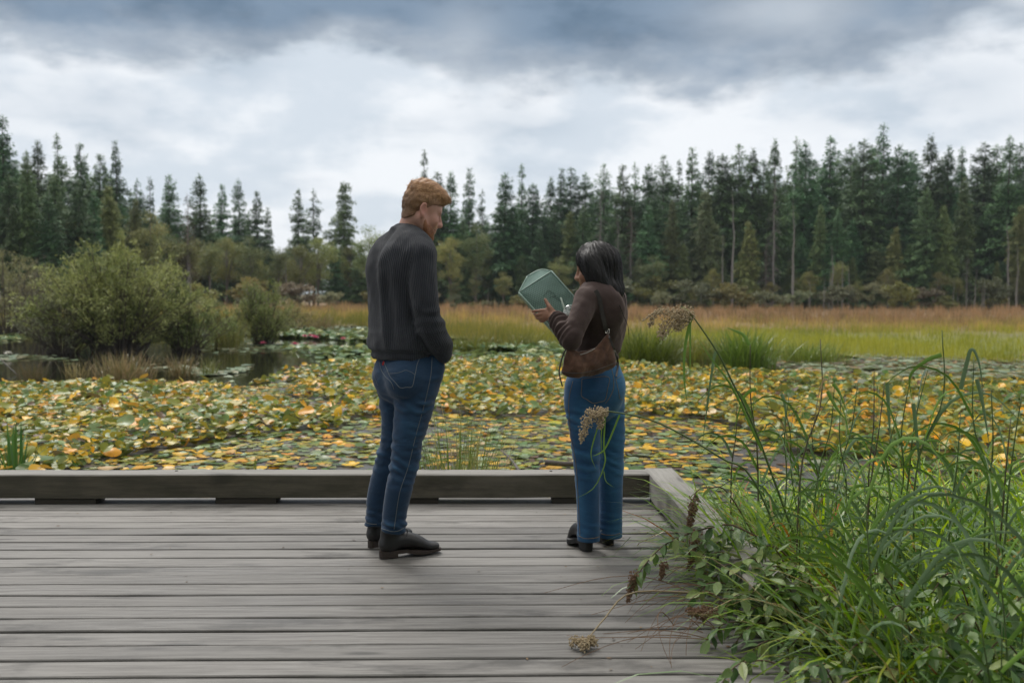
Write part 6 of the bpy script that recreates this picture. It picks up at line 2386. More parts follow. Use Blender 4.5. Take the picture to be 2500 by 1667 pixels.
jf = Field(np.array([lo[0], lo[1], 0.05]), np.array([hi[0], hi[1], 1.02]), 0.006)
jf.limb([J(988, 850), J(990, 876), J(993, 910), J(994, 940)], [(0.146, 0.105), (0.152, 0.112), (0.172, 0.136), (0.150, 0.110)], 0.03, rt3)
jf.ell(J(988, 925, -0.03) - f_m * 0.042 + r_m * 0.075, (0.082, 0.082, 0.085), 0.05)
jf.ell(J(988, 925, -0.03) - f_m * 0.025 - r_m * 0.075, (0.078, 0.078, 0.085), 0.05)
for LG, LR in ((RLEG, RLR), (LLEG, LLR)):
    jf.limb([J(*p) for p in LG], LR, 0.006)
jf.ell(J(1060, 896, -0.08), (0.050, 0.046, 0.066), 0.03)
hemR, hemL = J(958, 1297, -0.02), J(914, 1280, 0.165)
jf.cut(hemR + Vector((0, 0, 0.0)), (-0.1, 0, -1), 0.12)
jf.cut(hemL, (0, 0, -1), 0.10)
jf.cut(J(988, 850), (0, 0, 1), 0.3)
V, F = jf.skin(2)
N = vnormals(V, F)
zk, zt, zh = J(985, 1110).z, J(985, 985).z, hemR.z
V, fo = fold_fn(V, N, 11, [(zk, 0.11, 1.0), (zt, 0.05, 0.7), (zh + 0.03, 0.05, 1.1), (J(985, 920).z, 0.04, 0.35)], 0.0085)
wear = np.clip(0.45 * fo + 0.4 * np.exp(-((V[:, 2] - J(0, 1040).z) / 0.16) ** 2) * vnoise(V, 7, 5) + 0.25 * np.exp(-((V[:, 2] - zk) / 0.1) ** 2), 0, 1)
jeans_m = link('jeans', mesh_np('jeans', local(man, V), F, m_denim_dark, None, True, {'wear': wear}), man)
bj = [bvh_of(V, F)]
ml = Vector(man.location)
for nm, pts, rd in (('back_pocket_seam', [(935, 874), (978, 873), (1021, 872), (1018, 890), (1012, 920), (1006, 943), (992, 945), (977, 946), (965, 933), (953, 920), (945, 902), (938, 885), (935, 874)], 0.0014),
                    ('back_pocket_arc', [(951, 912), (966, 911), (979, 908), (990, 904), (1003, 908), (1014, 915)], 0.0011),
                    ('side_seam', [(1055, 872), (1051, 920), (1035, 990), (1014, 1067), (997, 1138), (976, 1201), (965, 1271), (962, 1292)], 0.0014),
                    ('seat_seam', [(926, 876), (930, 900), (940, 918), (955, 933), (962, 950)], 0.0014), ('back_pocket_seam', [(912, 882), (914, 915), (922, 940)], 0.0012)):
    o = seam(nm, pts, bj, rd, m_stitch_b, man, 0.0008)
    if o:
        o.location = -ml
    if o and nm == 'back_pocket_seam':
        o.location = -ml
for nm, ring in (('hem_stitch', [(931, 1289), (945, 1294), (960, 1297), (975, 1294), (987, 1287)]), ('hem_stitch', [(893, 1275), (905, 1278), (920, 1279)])):
    o = seam(nm, ring, bj, 0.0016, m_stitch_b, man, 0.001)
    if o:
        o.location = -ml
q = on_surface(937, 887, bj, 0.003)
if q:
    MB().box((0, 0, 0), (0.008, 0.003, 0.018), Matrix.Rotation(0.25, 3, 'Y')).build('pocket_tab', m_red, man).location = q - ml

# sweater
sf = Field(np.array([lo[0], lo[1], J(985, 900).z]), np.array([hi[0], hi[1], J(985, 535).z]), 0.006)
sf.limb([J(x, y) for x, y, a, b in SPINE], [(a, b) for x, y, a, b in SPINE], 0.03, rt3, n=26)
sf.ell(J(978, 650, 0.0) - f_m * 0.042 + r_m * 0.08, (0.092, 0.092, 0.12), 0.06)
sf.ell(J(978, 650, 0.0) - f_m * 0.038 - r_m * 0.07, (0.088, 0.088, 0.12), 0.06)
sf.limb([J(992, 592), J(1012, 602, -0.08), J(1027, 620, -0.14)], [0.060, 0.066, 0.068], 0.05)
sf.limb([J(989, 592), J(962, 605, 0.08), J(941, 628, 0.135)], [0.060, 0.064, 0.064], 0.05)
sf.limb([J(*p) for p in RARM], RAR, 0.010)
sf.limb([J(*p) for p in LARM], RAR, 0.018)
sf.limb([J(1050, 800, -0.15), J(1068, 832, -0.115)], [0.056, 0.050], 0.03)
sf.cut(J(983, 877), (0, 0, -1), 0.21)
nk = J(990, 570, 0.008)
ringp = [nk + (r_m * math.cos(a) * 0.066 + f_m * math.sin(a) * 0.064) + Vector((0, 0, -0.022 * math.sin(a) - 0.004)) for a in np.linspace(0, 2 * math.pi, 17)]
sf.limb(ringp, [0.0085] * 17, 0.008)
V, F = sf.skin(2)
N = vnormals(V, F)
# rib phase: round the trunk, or round the arm
sp = np.array([tuple(J(x, y)) for x, y, a, b in SPINE])
zz = V[:, 2]
cx_ = np.interp(zz, sp[::-1][:, 2][::-1] if sp[0, 2] > sp[-1, 2] else sp[:, 2], sp[:, 0] if sp[0, 2] < sp[-1, 2] else sp[::-1][:, 0])
cy_ = np.full(len(V), YM)
dx, dy = V[:, 0] - cx_, V[:, 1] - cy_
aa = np.arctan2(-(dx * f_m.x + dy * f_m.y), dx * r_m.x + dy * r_m.y)
trunk_ph = (aa - np.pi / 2 + 2 * np.pi) % (2 * np.pi) * 0.155


def arm_phase(pts):
    Q = spline([tuple(J(*p)) for p in pts], 24)
    dd = ((V[:, None, :] - Q[None]) ** 2).sum(-1)
    i = dd.argmin(1)
    T_ = np.gradient(Q, axis=0)[i]
    T_ /= np.linalg.norm(T_, axis=1, keepdims=True)
    v = V - Q[i]
    u = np.cross(T_, np.array([0.3, 1.0, 0.0])); u /= np.linalg.norm(u, axis=1, keepdims=True)
    w = np.cross(T_, u)
    return np.arctan2((v * w).sum(1), (v * u).sum(1)) * 0.056, np.sqrt(dd.min(1))


p1, d1 = arm_phase(RARM)
p2, d2 = arm_phase(LARM)
side_ = dx * r_m.x + dy * r_m.y
isr = (d1 < 0.075) & ((V[:, 0] > cx_ + 0.045) | (d1 < 0.062)) & (side_ > 0.09)
isl = (d2 < 0.072) & (side_ < -0.13)
rib = np.where(isr, p1, np.where(isl, p2, trunk_ph))
disp = 0.0055 * vnoise(V * np.array([1, 1, 0.22]), 17, 21) + 0.004 * vnoise(V * np.array([1, 1, 0.5]), 34, 23)
zb_ = J(985, 835).z
disp += 0.008 * np.exp(-((zz - zb_) / 0.035) ** 2) * (0.4 + vnoise(V * np.array([1, 1, 0.6]), 20, 25))
zhb = J(985, 858).z
disp -= np.where(isr | isl, 0, 0.012 * np.exp(-((zz - zhb) / 0.009) ** 2) + 0.006 * np.clip((zhb - zz) / 0.01, 0, 1))
ze = J(1041, 775).z
disp += np.where(isr, 0.003 * np.exp(-((zz - ze) / 0.07) ** 2) * np.sin(zz * 120 + 3 * vnoise(V, 14, 8)), 0)
# the long slanting drape fold down the back
fx = np.interp(zz, [J(0, 850).z, J(0, 760).z, J(0, 650).z, J(0, 600).z], [J(952, 850).x, J(942, 760).x, J(933, 650).x, J(945, 600).x])
back = (N @ np.array(f_m)) < 0.2
disp += np.where(back & ~isr, 0.012 * np.exp(-((V[:, 0] - fx) / 0.016) ** 2) - 0.007 * np.exp(-((V[:, 0] - fx - 0.035) / 0.022) ** 2), 0) * np.clip((J(0, 590).z - zz) / 0.1, 0, 1) * np.clip((zz - J(0, 850).z) / 0.05, 0, 1)
V = V + N * disp[:, None]
sweater = link('sweater', mesh_np('sweater', local(man, V), F, m_sweater, None, True, {'rib': rib}), man)
bs_m = bvh_of(V, F)
# cord at the nape
o = seam('necklace', [(972, 553), (985, 549), (998, 551), (1010, 557), (1018, 564)], [bvh_bm], 0.0014, m_cord, man, 0.001)
if o:
    o.location = -ml
# boots
hr = onz(924, 1362, 0)
boot(man, hr, (0.91, 0.41), 0.315, 0.125, (m_leather, m_sole), lean=0.012)
hl_ = onz(888, 1338, 0)
boot(man, hl_ + Vector((0.022, 0, 0)), (0.62, 0.78), 0.305, 0.125, (m_leather, m_sole), lean=0.0)

# ================================================================ the woman
YW = 4.72
J = lambda x, y, dy=0.0: at(x, y, YW + dy)
gw = onz(1455, 1342, 0)
woman = empty('person', (gw.x, gw.y, 0), 0, 'shorter person with long black hair, brown top and wide jeans, holding a parcel', 'person', 'people standing on the boardwalk')
wl = Vector(woman.location)
f_w, r_w = Vector((-0.80, 0.60, 0)), Vector((0.60, 0.80, 0))          # shoulders
fh, rh = Vector((-0.50, 0.866, 0)), Vector((0.866, 0.50, 0))          # hips
HW = head_frame(R(180 - 24), R(12))
HCW = J(1460, 655, 0.0)
HSW = 0.93
TW = lambda v: HCW + HW @ (v * HSW)
WSP = [(1455, 908, 0.140, 0.100), (1453, 880, 0.128, 0.096), (1461, 850, 0.126, 0.096), (1466, 810, 0.138, 0.106), (1468, 770, 0.158, 0.112), (1467, 735, 0.160, 0.098), (1467, 716, 0.120, 0.080), (1467, 704, 0.060, 0.055)]
WLA = [(1433, 728, -0.130), (1418, 770, -0.180), (1398, 815, -0.225), (1394, 830, -0.225)]
WLF = [(1394, 830, -0.225), (1380, 806, -0.170), (1362, 783, -0.115), (1353, 773, -0.090)]
WRA = [(1500, 730, 0.130), (1484, 780, 0.19), (1455, 828, 0.22), (1430, 818, 0.14), (1404, 793, 0.06)]
WLL = [(1424, 945, -0.045), (1421, 990, -0.045), (1427, 1045, -0.035), (1431, 1110, -0.02), (1434, 1180, -0.005), (1436, 1250, 0.008), (1437, 1318, 0.018)]
WLR = [0.089, 0.086, 0.075, 0.066, 0.058, 0.054, 0.056]
WRL = [(1482, 945, 0.05), (1486, 985, 0.055), (1492, 1045, 0.065), (1492, 1110, 0.075), (1491, 1180, 0.09), (1491, 1250, 0.105), (1490, 1310, 0.115)]
WRR = [0.084, 0.078, 0.068, 0.063, 0.059, 0.057, 0.059]
lo = np.array(J(1280, 1360, 0)) - np.array([0.05, 0.40, 0.04])
hi = np.array(J(1560, 585, 0)) + np.array([0.05, 0.42, 0.03])
lo[2] = -0.01
B = Field(lo, hi, 0.0046)
head_parts(B, TW, HW, HSW, True)
B.limb([TW(Vector((-0.025, 0, -0.035))), J(1465, 702, 0.0), J(1467, 722, 0)], [0.046, 0.047, 0.056], 0.025)
B.limb([J(x, y) for x, y, a, b in WSP], [(a - 0.022, b - 0.022) for x, y, a, b in WSP], 0.03, tuple(r_w))
B.limb([J(*p) for p in WLA], [0.036, 0.036, 0.034, 0.032], 0.02)
B.limb([J(*p) for p in WLF], [0.032, 0.033, 0.028, 0.022], 0.015)
B.limb([J(*p) for p in WRA], [0.036, 0.036, 0.032, 0.032, 0.022], 0.02)
for LG, LR in ((WLL, WLR), (WRL, WRR)):
    B.limb([J(*p) for p in LG[:-1]], [max(0.03, a - 0.026) for a in LR[:-1]], 0.02)
B.limb([J(1452, 905), J(1452, 950)], [(0.11, 0.085), (0.12, 0.09)], 0.03, tuple(rh))
# left hand on the parcel: thumb over its face, fingers along and beneath its edge
hs = J(1353, 773, -0.090)
B.limb([hs, J(1345, 768, -0.075), J(1334, 764, -0.060)], [(0.021, 0.017), (0.030, 0.017), (0.034, 0.015)], 0.010, (0.5, 0, 0.86))
for pp, rr in (([(1338, 757, -0.062), (1322, 758, -0.055), (1310, 759, -0.045), (1300, 760, -0.030)], 0.0084), ([(1333, 764, -0.060), (1317, 768, -0.055), (1308, 769, -0.035), (1304, 765, -0.010)], 0.0086),
               ([(1332, 771, -0.062), (1319, 777, -0.055), (1312, 777, -0.035), (1309, 772, -0.010)], 0.0082), ([(1336, 777, -0.066), (1326, 784, -0.058), (1320, 784, -0.040), (1317, 779, -0.015)], 0.0074)):
    B.limb([J(*p) for p in pp], [rr * 1.08, rr * 1.05, rr * 0.95, rr * 0.8], 0.004)
B.limb([J(1350, 763, -0.082), J(1343, 751, -0.078), J(1337, 742, -0.066), J(1331, 731, -0.056)], [0.0125, 0.0110, 0.0095, 0.0078], 0.007)
# right hand round the cup
hr_ = J(1404, 793, 0.06)
B.limb([hr_, J(1398, 786, 0.045), J(1392, 778, 0.04)], [(0.020, 0.016), (0.028, 0.016), (0.031, 0.014)], 0.010, (0.4, 0.2, 0.8))
for k, (a, b) in enumerate(((768, 0.0084), (776, 0.0086), (784, 0.0082), (791, 0.0074))):
    B.limb([J(1393, a, 0.045), J(1377, a + 1, 0.035), J(1367, a + 2, 0.010), J(1366, a + 3, -0.012)], [b, b, b * 0.95, b * 0.8], 0.004)
B.limb([J(1400, 782, 0.03), J(1403, 772, 0.005), J(1397, 765, -0.022)], [0.012, 0.010, 0.008], 0.007)
for hp_, dv, LG in ((onz(1437, 1348, 0) + Vector((0.008, 0.012, 0)), Vector((-0.30, 0.954, 0)), WLL), (onz(1493, 1333, 0) + Vector((0, 0.01, 0)), Vector((-0.28, 0.96, 0)), WRL)):
    a_ = hp_ + dv * 0.058
    B.limb([J(*LG[-2]), a_ + Vector((0, 0, 0.12)), a_ + Vector((0, 0, 0.085)), a_ + dv * 0.05 + Vector((0, 0, 0.065)), a_ + dv * 0.09 + Vector((0, 0, 0.055))], [0.026, 0.024, 0.022, 0.018, 0.012], 0.02)
V, F = B.skin(2)
Winv = np.array(HW.transposed())
hl = ((V - np.array(HCW)) @ Winv.T) / HSW
base = np.tile(np.array([0.30, 0.155, 0.095]), (len(V), 1))
hd = (np.abs(hl) < 0.16).all(1)[:, None]
lip = np.exp(-(((hl - np.array([0.104, 0, -0.0615])) / np.array([0.012, 0.024, 0.009])) ** 2).sum(1))
brow = np.exp(-(((np.abs(hl) - np.array([0.088, 0.030, 0.026])) / np.array([0.015, 0.020, 0.004])) ** 2).sum(1)) * (hl[:, 0] > 0) * (hl[:, 2] > 0)
chk = np.exp(-(((np.abs(hl) - np.array([0.075, 0.042, 0.03])) / 0.03) ** 2).sum(1)) * (hl[:, 2] < 0)
base = np.where(hd, base + (np.array([0.33, 0.10, 0.085]) - base) * np.clip(0.8 * lip, 0, 0.9)[:, None], base)
base = np.where(hd, base + (np.array([0.36, 0.16, 0.10]) - base) * np.clip(0.5 * chk, 0, 0.5)[:, None], base)
base = np.where(hd, base + (np.array([0.02, 0.014, 0.012]) - base) * np.clip(brow, 0, 0.9)[:, None], base)
body_w = link('body', mesh_np('body', local(woman, V), F, m_skin, base, True), woman)
for sd in (-1, 1):
    c0 = TW(Vector((0.0785, sd * 0.031, 0.001)))
    o = link('eye', me, body_w, c0 - wl)
m_silver = plain('silver_ring', (0.6, 0.58, 0.52), 0.25, 0.1, 50, Metallic=1.0)


# jeans
jf = Field(np.array([lo[0], lo[1], 0.03]), np.array([hi[0], hi[1], J(1455, 880).z]), 0.006)
jf.limb([J(1452, 884), J(1452, 905), J(1453, 935), J(1453, 965), J(1453, 985)], [(0.126, 0.098), (0.132, 0.104), (0.142, 0.118), (0.140, 0.118), (0.125, 0.100)], 0.03, tuple(rh))
jf.ell(J(1437, 945, -0.07), (0.078, 0.075, 0.085), 0.04)
jf.ell(J(1487, 945, -0.03), (0.072, 0.075, 0.085), 0.04)
for LG, LR in ((WLL, WLR), (WRL, WRR)):
    jf.limb([J(*p) for p in LG], LR, 0.010)
hl1, hl2 = J(1437, 1319, 0.018), J(1490, 1311, 0.115)
jf.cut(hl1, (0, 0, -1), 0.075)
jf.cut(hl2, (0, 0, -1), 0.075)
jf.cut(J(1452, 890), (0, 0, 1), 0.3)
V, F = jf.skin(2)
N = vnormals(V, F)
V, fo = fold_fn(V, N, 31, [(J(0, 1110).z, 0.13, 0.55), (J(0, 1010).z, 0.045, 0.6), (J(0, 1295).z, 0.06, 0.35)], 0.0062)
wear = np.clip(0.5 * fo + 0.35 + 0.35 * vnoise(V * np.array([1, 1, 0.3]), 18, 15), 0, 1)
jeans_w = link('jeans', mesh_np('jeans', local(woman, V), F, m_denim_mid, None, True, {'wear': wear}), woman)
bjw = [bvh_of(V, F)]
for nm, pts, rd in (('back_pocket_seam', [(1421, 925), (1450, 921), (1486, 921), (1483, 950), (1477, 976), (1463, 981), (1448, 984), (1433, 975), (1420, 966), (1420, 945), (1421, 925)], 0.0013),
                    ('back_pocket_seam', [(1503, 925), (1510, 922), (1517, 918)], 0.0012), ('back_pocket_seam', [(1503, 925), (1509, 950), (1513, 972), (1520, 976)], 0.0012),
                    ('seat_seam', [(1493, 900), (1498, 925), (1497, 950), (1488, 970), (1478, 984)], 0.0014), ('side_seam', [(1399, 930), (1389, 976), (1391, 1030), (1395, 1071), (1406, 1129), (1411, 1199), (1414, 1260), (1416, 1305)], 0.0014),
                    ('hem_stitch', [(1413, 1307), (1425, 1313), (1440, 1314), (1455, 1312), (1463, 1309)], 0.0015), ('hem_stitch', [(1468, 1302), (1480, 1305), (1500, 1305), (1514, 1301)], 0.0015)):
    o = seam(nm, pts, bjw, rd, m_stitch, woman, 0.0008)
    if o:
        o.location = -wl

# top
sf = Field(np.array([lo[0], lo[1], J(1455, 925).z]), np.array([hi[0], hi[1], J(1467, 690).z]), 0.0055)
sf.limb([J(x, y) for x, y, a, b in WSP], [(a, b) for x, y, a, b in WSP], 0.03, tuple(r_w), n=28)
sf.limb([J(1467, 716), J(1447, 718, -0.08), J(1433, 730, -0.128)], [0.050, 0.052, 0.052], 0.04)
sf.limb([J(1467, 716), J(1487, 720, 0.08), J(1500, 732, 0.128)], [0.050, 0.052, 0.052], 0.04)
sf.limb([J(*p) for p in WLA], [0.053, 0.052, 0.050, 0.048], 0.016)
sf.limb([J(*p) for p in WLF], [0.048, 0.050, 0.043, 0.033], 0.010)
sf.limb([J(*p) for p in WRA], [0.052, 0.050, 0.048, 0.044, 0.032], 0.016)
sf.ell(J(1487, 752, -0.10), (0.07, 0.05, 0.09), 0.05)
sf.cut(J(1455, 896), (0, 0, -1), 0.22)
wd = (J(1353, 773, -0.090) - J(1394, 830, -0.225)).normalized()
sf.cut(J(1357, 777, -0.098), wd, 0.07)
wd2 = (J(1404, 793, 0.06) - J(1430, 818, 0.14)).normalized()
sf.cut(J(1409, 797, 0.07), wd2, 0.06)
V, F = sf.skin(2)
N = vnormals(V, F)
# sleeve rucks across the forearm, soft folds on the back
fa = np.array(J(1394, 830, -0.225)); fb = np.array(J(1353, 773, -0.090))
ax = (fb - fa) / np.linalg.norm(fb - fa)
tt = (V - fa) @ ax
dist = np.linalg.norm(V - fa - tt[:, None] * ax, axis=1)
onf = np.clip((0.075 - dist) / 0.02, 0, 1) * np.clip((tt + 0.02) / 0.03, 0, 1)
disp = onf * (0.0055 * np.sin(tt * 190 + 2.5 * vnoise(V, 18, 3)) + 0.004 * vnoise(V, 26, 4))
disp += (1 - onf) * (0.004 * vnoise(V * np.array([1, 1, 0.5]), 18, 5) + 0.003 * vnoise(V, 36, 6))
zwst = J(0, 872).z
disp += 0.005 * np.exp(-((V[:, 2] - zwst) / 0.04) ** 2) * np.sin(V[:, 2] * 170 + 3 * vnoise(V, 12, 7)) * np.clip((V[:, 0] - J(1440, 870).x) / 0.1, 0, 1)
V = V + N * disp[:, None]
top_w = link('top', mesh_np('top', local(woman, V), F, m_top, None, True), woman)
bs_w = bvh_of(V, F)

# hair: a mass of long waves, parted on the top, falling behind the shoulder
hf = Field(np.array(J(1395, 900, -0.35)), np.array(J(1565, 585, 0.35)), 0.0055)
hf.ell(TW(Vector((-0.003, 0, 0.034))), [0.100 * HSW, 0.085 * HSW, 0.099 * HSW], 0.02, HW)
hf.limb([TW(Vector((-0.040, 0, 0.020))), J(1486, 685, -0.01), J(1492, 708, -0.035), J(1500, 726, -0.06), J(1506, 742, -0.075)], [0.068, 0.064, 0.048, 0.028, 0.008], 0.03)
for sd in (-1, 1):
    hf.limb([TW(Vector((0.040, sd * 0.056, 0.050))), TW(Vector((0.026, sd * 0.068, 0.000))), TW(Vector((0.018, sd * 0.072, -0.050))), TW(Vector((0.014, sd * 0.070, -0.098)))], [0.028, 0.025, 0.025, 0.017], 0.03)
    hf.limb([TW(Vector((0.0, sd * 0.07, 0.03))), TW(Vector((-0.012, sd * 0.075, -0.03))), TW(Vector((-0.030, sd * 0.062, -0.095))), TW(Vector((-0.07, sd * 0.040, -0.13)))], [0.042, 0.042, 0.038, 0.028], 0.03)
hf.limb([TW(Vector((0.026, -0.0, 0.108))), TW(Vector((0.062, 0.03, 0.086))), TW(Vector((0.066, 0.056, 0.045)))], [0.018, 0.016, 0.010], 0.02)
hf.limb([TW(Vector((0.026, -0.0, 0.108))), TW(Vector((0.062, -0.03, 0.086))), TW(Vector((0.066, -0.056, 0.045)))], [0.018, 0.016, 0.010], 0.02)
V, F = hf.skin(1)
N = vnormals(V, F)
r = np.random.default_rng(14)
cnt = np.stack([np.arctan2((V - np.array(HCW)) @ np.array(HW)[:, 1], (V - np.array(HCW)) @ np.array(HW)[:, 0]) * 3.0, V[:, 2] * 2.0, V[:, 0] * 0], 1)
V = V + N * (0.005 * vnoise(cnt * np.array([1, 1, 1]), 4.0, 3) + 0.003 * vnoise(cnt, 9.0, 5))[:, None]
K0, K1, K2 = np.array([0.007, 0.0065, 0.007]), np.array([0.020, 0.018, 0.019]), np.array([0.055, 0.050, 0.052])
hair_w = link('hair', mesh_np('hair', local(woman, V), F, m_hair, np.tile(K0 * 1.4, (len(V), 1)), True), woman)
bv = bvh_of(V, F)
crown = np.array(TW(Vector((-0.01, 0, 0.13))))
hz = (V - np.array(HCW)) @ np.array(HW)
cand = np.nonzero(hz[:, 2] > -0.075)[0]
sel = r.choice(cand, 1500)
VV, CC, FF, kk = [], [], [], 0
for i in sel:
    p, nrm = Vector(V[i]), Vector(N[i])
    pts, side_l = [], []
    wv, phs, amp_ = r.uniform(9, 12), 2.4 * math.atan2(hz[i][1], hz[i][0]) + r.normal(0, 0.5), r.uniform(0.15, 0.50)
    lift_ = r.random()
    nstep = int(r.integers(10, 21))
    step = r.uniform(0.011, 0.018)
    hx = hz[i]
    for s in range(nstep):
        pts.append(p + nrm * (0.0012 + 0.0030 * lift_))
        side_l.append(nrm.copy())
        back = HW @ Vector((-1, 0, 0))
        d = Vector((0, 0, -1.0)) + back * (0.55 if hx[2] > 0.02 else 0.30)
        if s == 0 and hx[2] > 0.06:
            d = (p - Vector(crown)) + back * 0.02
        d = d - nrm * d.dot(nrm)
        if d.length < 1e-4:
            d = Vector((0, 0, -1))
        d.normalize()
        lat = d.cross(nrm)
        d = (d + lat * amp_ * math.sin(phs + s * step * wv * 6)).normalized()
        q2 = p + d * step
        loc, nn, _, dist_ = bv.find_nearest(q2)
        if loc is None:
            break
        if dist_ > 0.010:
            break
        p, nrm = loc, nn
    if len(pts) < 4:
        continue
    Pn = np.array([tuple(q) for q in pts]); Nn = np.array([tuple(q) for q in side_l])
    T_ = np.gradient(Pn, axis=0); S_ = np.cross(T_, Nn); S_ /= np.linalg.norm(S_, axis=1, keepdims=True) + 1e-9
    w = (r.uniform(0.003, 0.0075) * np.linspace(1, 0.25, len(Pn)))[:, None] / 2
    VV.append(np.stack([Pn - S_ * w, Pn + Nn * w * 0.8, Pn + S_ * w], 1).reshape(-1, 3))
    f = r.random() ** 2.2
    CC.append(np.tile(K0 * (1 - f) + K1 * f + (K2 - K1) * max(0, f - 0.72) * 2, (len(Pn) * 3, 1)))
    for s in range(len(Pn) - 1):
        a = kk + s * 3
        FF += [(a, a + 1, a + 4, a + 3), (a + 1, a + 2, a + 5, a + 4)]
    kk += len(Pn) * 3
o = link('hair_locks', mesh_np('hair_locks', np.concatenate(VV), np.array(FF), m_hair, np.concatenate(CC), True), hair_w)
o.location = -wl
tag(o, kind='stuff')
# loose ends over the shoulder and back
mb = MB()
for pts in ([(1512, 745, -0.16), (1524, 775, -0.13), (1534, 800, -0.10), (1533, 830, -0.08)],
            [(1421, 700, -0.06), (1416, 712, -0.08), (1410, 726, -0.12)], [(1424, 705, -0.06), (1418, 720, -0.10), (1404, 732, -0.16)], [(1517, 700, -0.05), (1527, 730, -0.06), (1527, 748, -0.08)]):
    mb.tube(spline([tuple(np.array(J(*p)) - np.array(wl)) for p in pts], 10), np.linspace(0.0026, 0.0008, 10), 4)
mb.build('loose_hair', hair_mat('loose_black_hair', 0.4), hair_w)['kind'] = 'stuff'
bpy.data.materials['loose_black_hair'].node_tree.nodes['Principled BSDF'].inputs['Base Color'].default_value = (0.012, 0.011, 0.011, 1)
for l_ in list(bpy.data.materials['loose_black_hair'].node_tree.links):
    if l_.to_socket.name == 'Base Color':
        bpy.data.materials['loose_black_hair'].node_tree.links.remove(l_)

# boots
b1 = onz(1437, 1348, 0)
boot(woman, b1 + Vector((0.008, 0.012, 0)), (-0.30, 0.954), 0.235, 0.085, (m_leather, m_solek), 0.046, 0.022, (0.042, 0.038), 0.0, 1.0, False)
b2 = onz(1493, 1333, 0)
boot(woman, b2 + Vector((0.0, 0.01, 0)), (-0.28, 0.96), 0.235, 0.085, (m_leather, m_solek), 0.046, 0.022, (0.042, 0.038), 0.0, 1.0, False)

# ================================================================ what she carries
# shoulder bag of brown suede
bag = empty('shoulder_bag', tuple(J(1432, 880, -0.24)), 0, 'brown suede shoulder bag hanging behind the elbow of the woman on a thin strap', 'bag')
bl = Vector(bag.location)
poly_px = [(1385, 848), (1397, 851), (1412, 859), (1430, 858), (1452, 850), (1468, 836), (1482, 814), (1488, 818), (1495, 845), (1501, 872), (1504, 890), (1496, 898), (1470, 912), (1440, 921), (1410, 925), (1388, 922), (1371, 910), (1373, 898), (1379, 872)]
c0 = J(1435, 880, -0.20)
eu = Vector((0.93, 0.37, 0)).normalized()              # the bag hangs along her left side
ew = Vector((eu.y, -eu.x, 0))                          # towards the camera
poly = []
for (x, y) in poly_px:
    d = ray(x, y)
    t = (c0 - CAM_P).dot(ew) / d.dot(ew)
    p = CAM_P + d * t - c0
    poly.append((p.dot(eu), p.z))
poly = np.array(poly)
bf = Field(np.array(c0) - np.array([0.24, 0.20, 0.17]), np.array(c0) + np.array([0.24, 0.20, 0.17]), 0.0052)


def bag_fn(X, Y, Z, D):
    dx, dy, dz = X - c0.x, Y - c0.y, Z - c0.z
    u, w = dx * eu.x + dy * eu.y, dx * ew.x + dy * ew.y
    d2 = np.full(u.shape, 9.0)
    ins = np.zeros(u.shape, dtype=bool)
    for i in range(len(poly)):
        a, b = poly[i], poly[(i + 1) % len(poly)]
        e = b - a
        t = np.clip(((u - a[0]) * e[0] + (dz - a[1]) * e[1]) / (e @ e), 0, 1)
        d2 = np.minimum(d2, (u - a[0] - t * e[0]) ** 2 + (dz - a[1] - t * e[1]) ** 2)
        cr = ((a[1] > dz) != (b[1] > dz)) & (u < (b[0] - a[0]) * (dz - a[1]) / (b[1] - a[1] + 1e-12) + a[0])
        ins ^= cr
    sd = np.sqrt(d2)
    th = 0.006 + 0.030 * (1 - np.exp(-sd / 0.035)) * (0.55 + 0.45 * np.clip((0.07 - dz) / 0.12, 0, 1))
    return np.where(ins, np.maximum(np.abs(w) - th, -sd), np.maximum(sd, np.abs(w) - 0.006) + 0.0005)


bf.apply(bag_fn)
V, F = bf.skin(2)
N = vnormals(V, F)
V = V + N * (0.005 * vnoise(V * np.array([1, 1, 1.3]), 22, 3) + 0.002 * vnoise(V, 50, 4))[:, None]
link('pouch', mesh_np('pouch', local(bag, V), F, m_suede, None, True), bag)
bb = bvh_of(V, F)
m_strap = plain('dark_leather_strap', (0.060, 0.054, 0.052), 0.24, 0.3, 60)
m_piping = plain('grey_piping', (0.30, 0.28, 0.26), 0.5, 0.2, 60)


def strap(name, pts, w, mat, parent, bvhs, off=0.006, n=30):
    Q = []
    for x, y in spline(pts, n):
        q = on_surface(x, y, bvhs, off)
        if q is not None:
            Q.append(q)
    Q = np.array([tuple(q) for q in Q])
    for _ in range(3):
        Q[1:-1] = (Q[:-2] + 2 * Q[1:-1] + Q[2:]) / 4
    T_ = np.gradient(Q, axis=0)
    vd = Q - np.array(CAM_P)
    S_ = np.cross(T_, vd); S_ /= np.linalg.norm(S_, axis=1, keepdims=True)
    Nn = np.cross(S_, T_); Nn /= np.linalg.norm(Nn, axis=1, keepdims=True)
    h = 0.0016
    V = np.stack([Q - S_ * w / 2 - Nn * h, Q + S_ * w / 2 - Nn * h, Q + S_ * w / 2 + Nn * h, Q - S_ * w / 2 + Nn * h], 1).reshape(-1, 3)
    F = []
    for i in range(len(Q) - 1):
        for k in range(4):
            a = i * 4
            F.append((a + k, a + (k + 1) % 4, a + 4 + (k + 1) % 4, a + 4 + k))
    return link(name, mesh_py(name, V - np.array(parent.location), F, mat), parent)


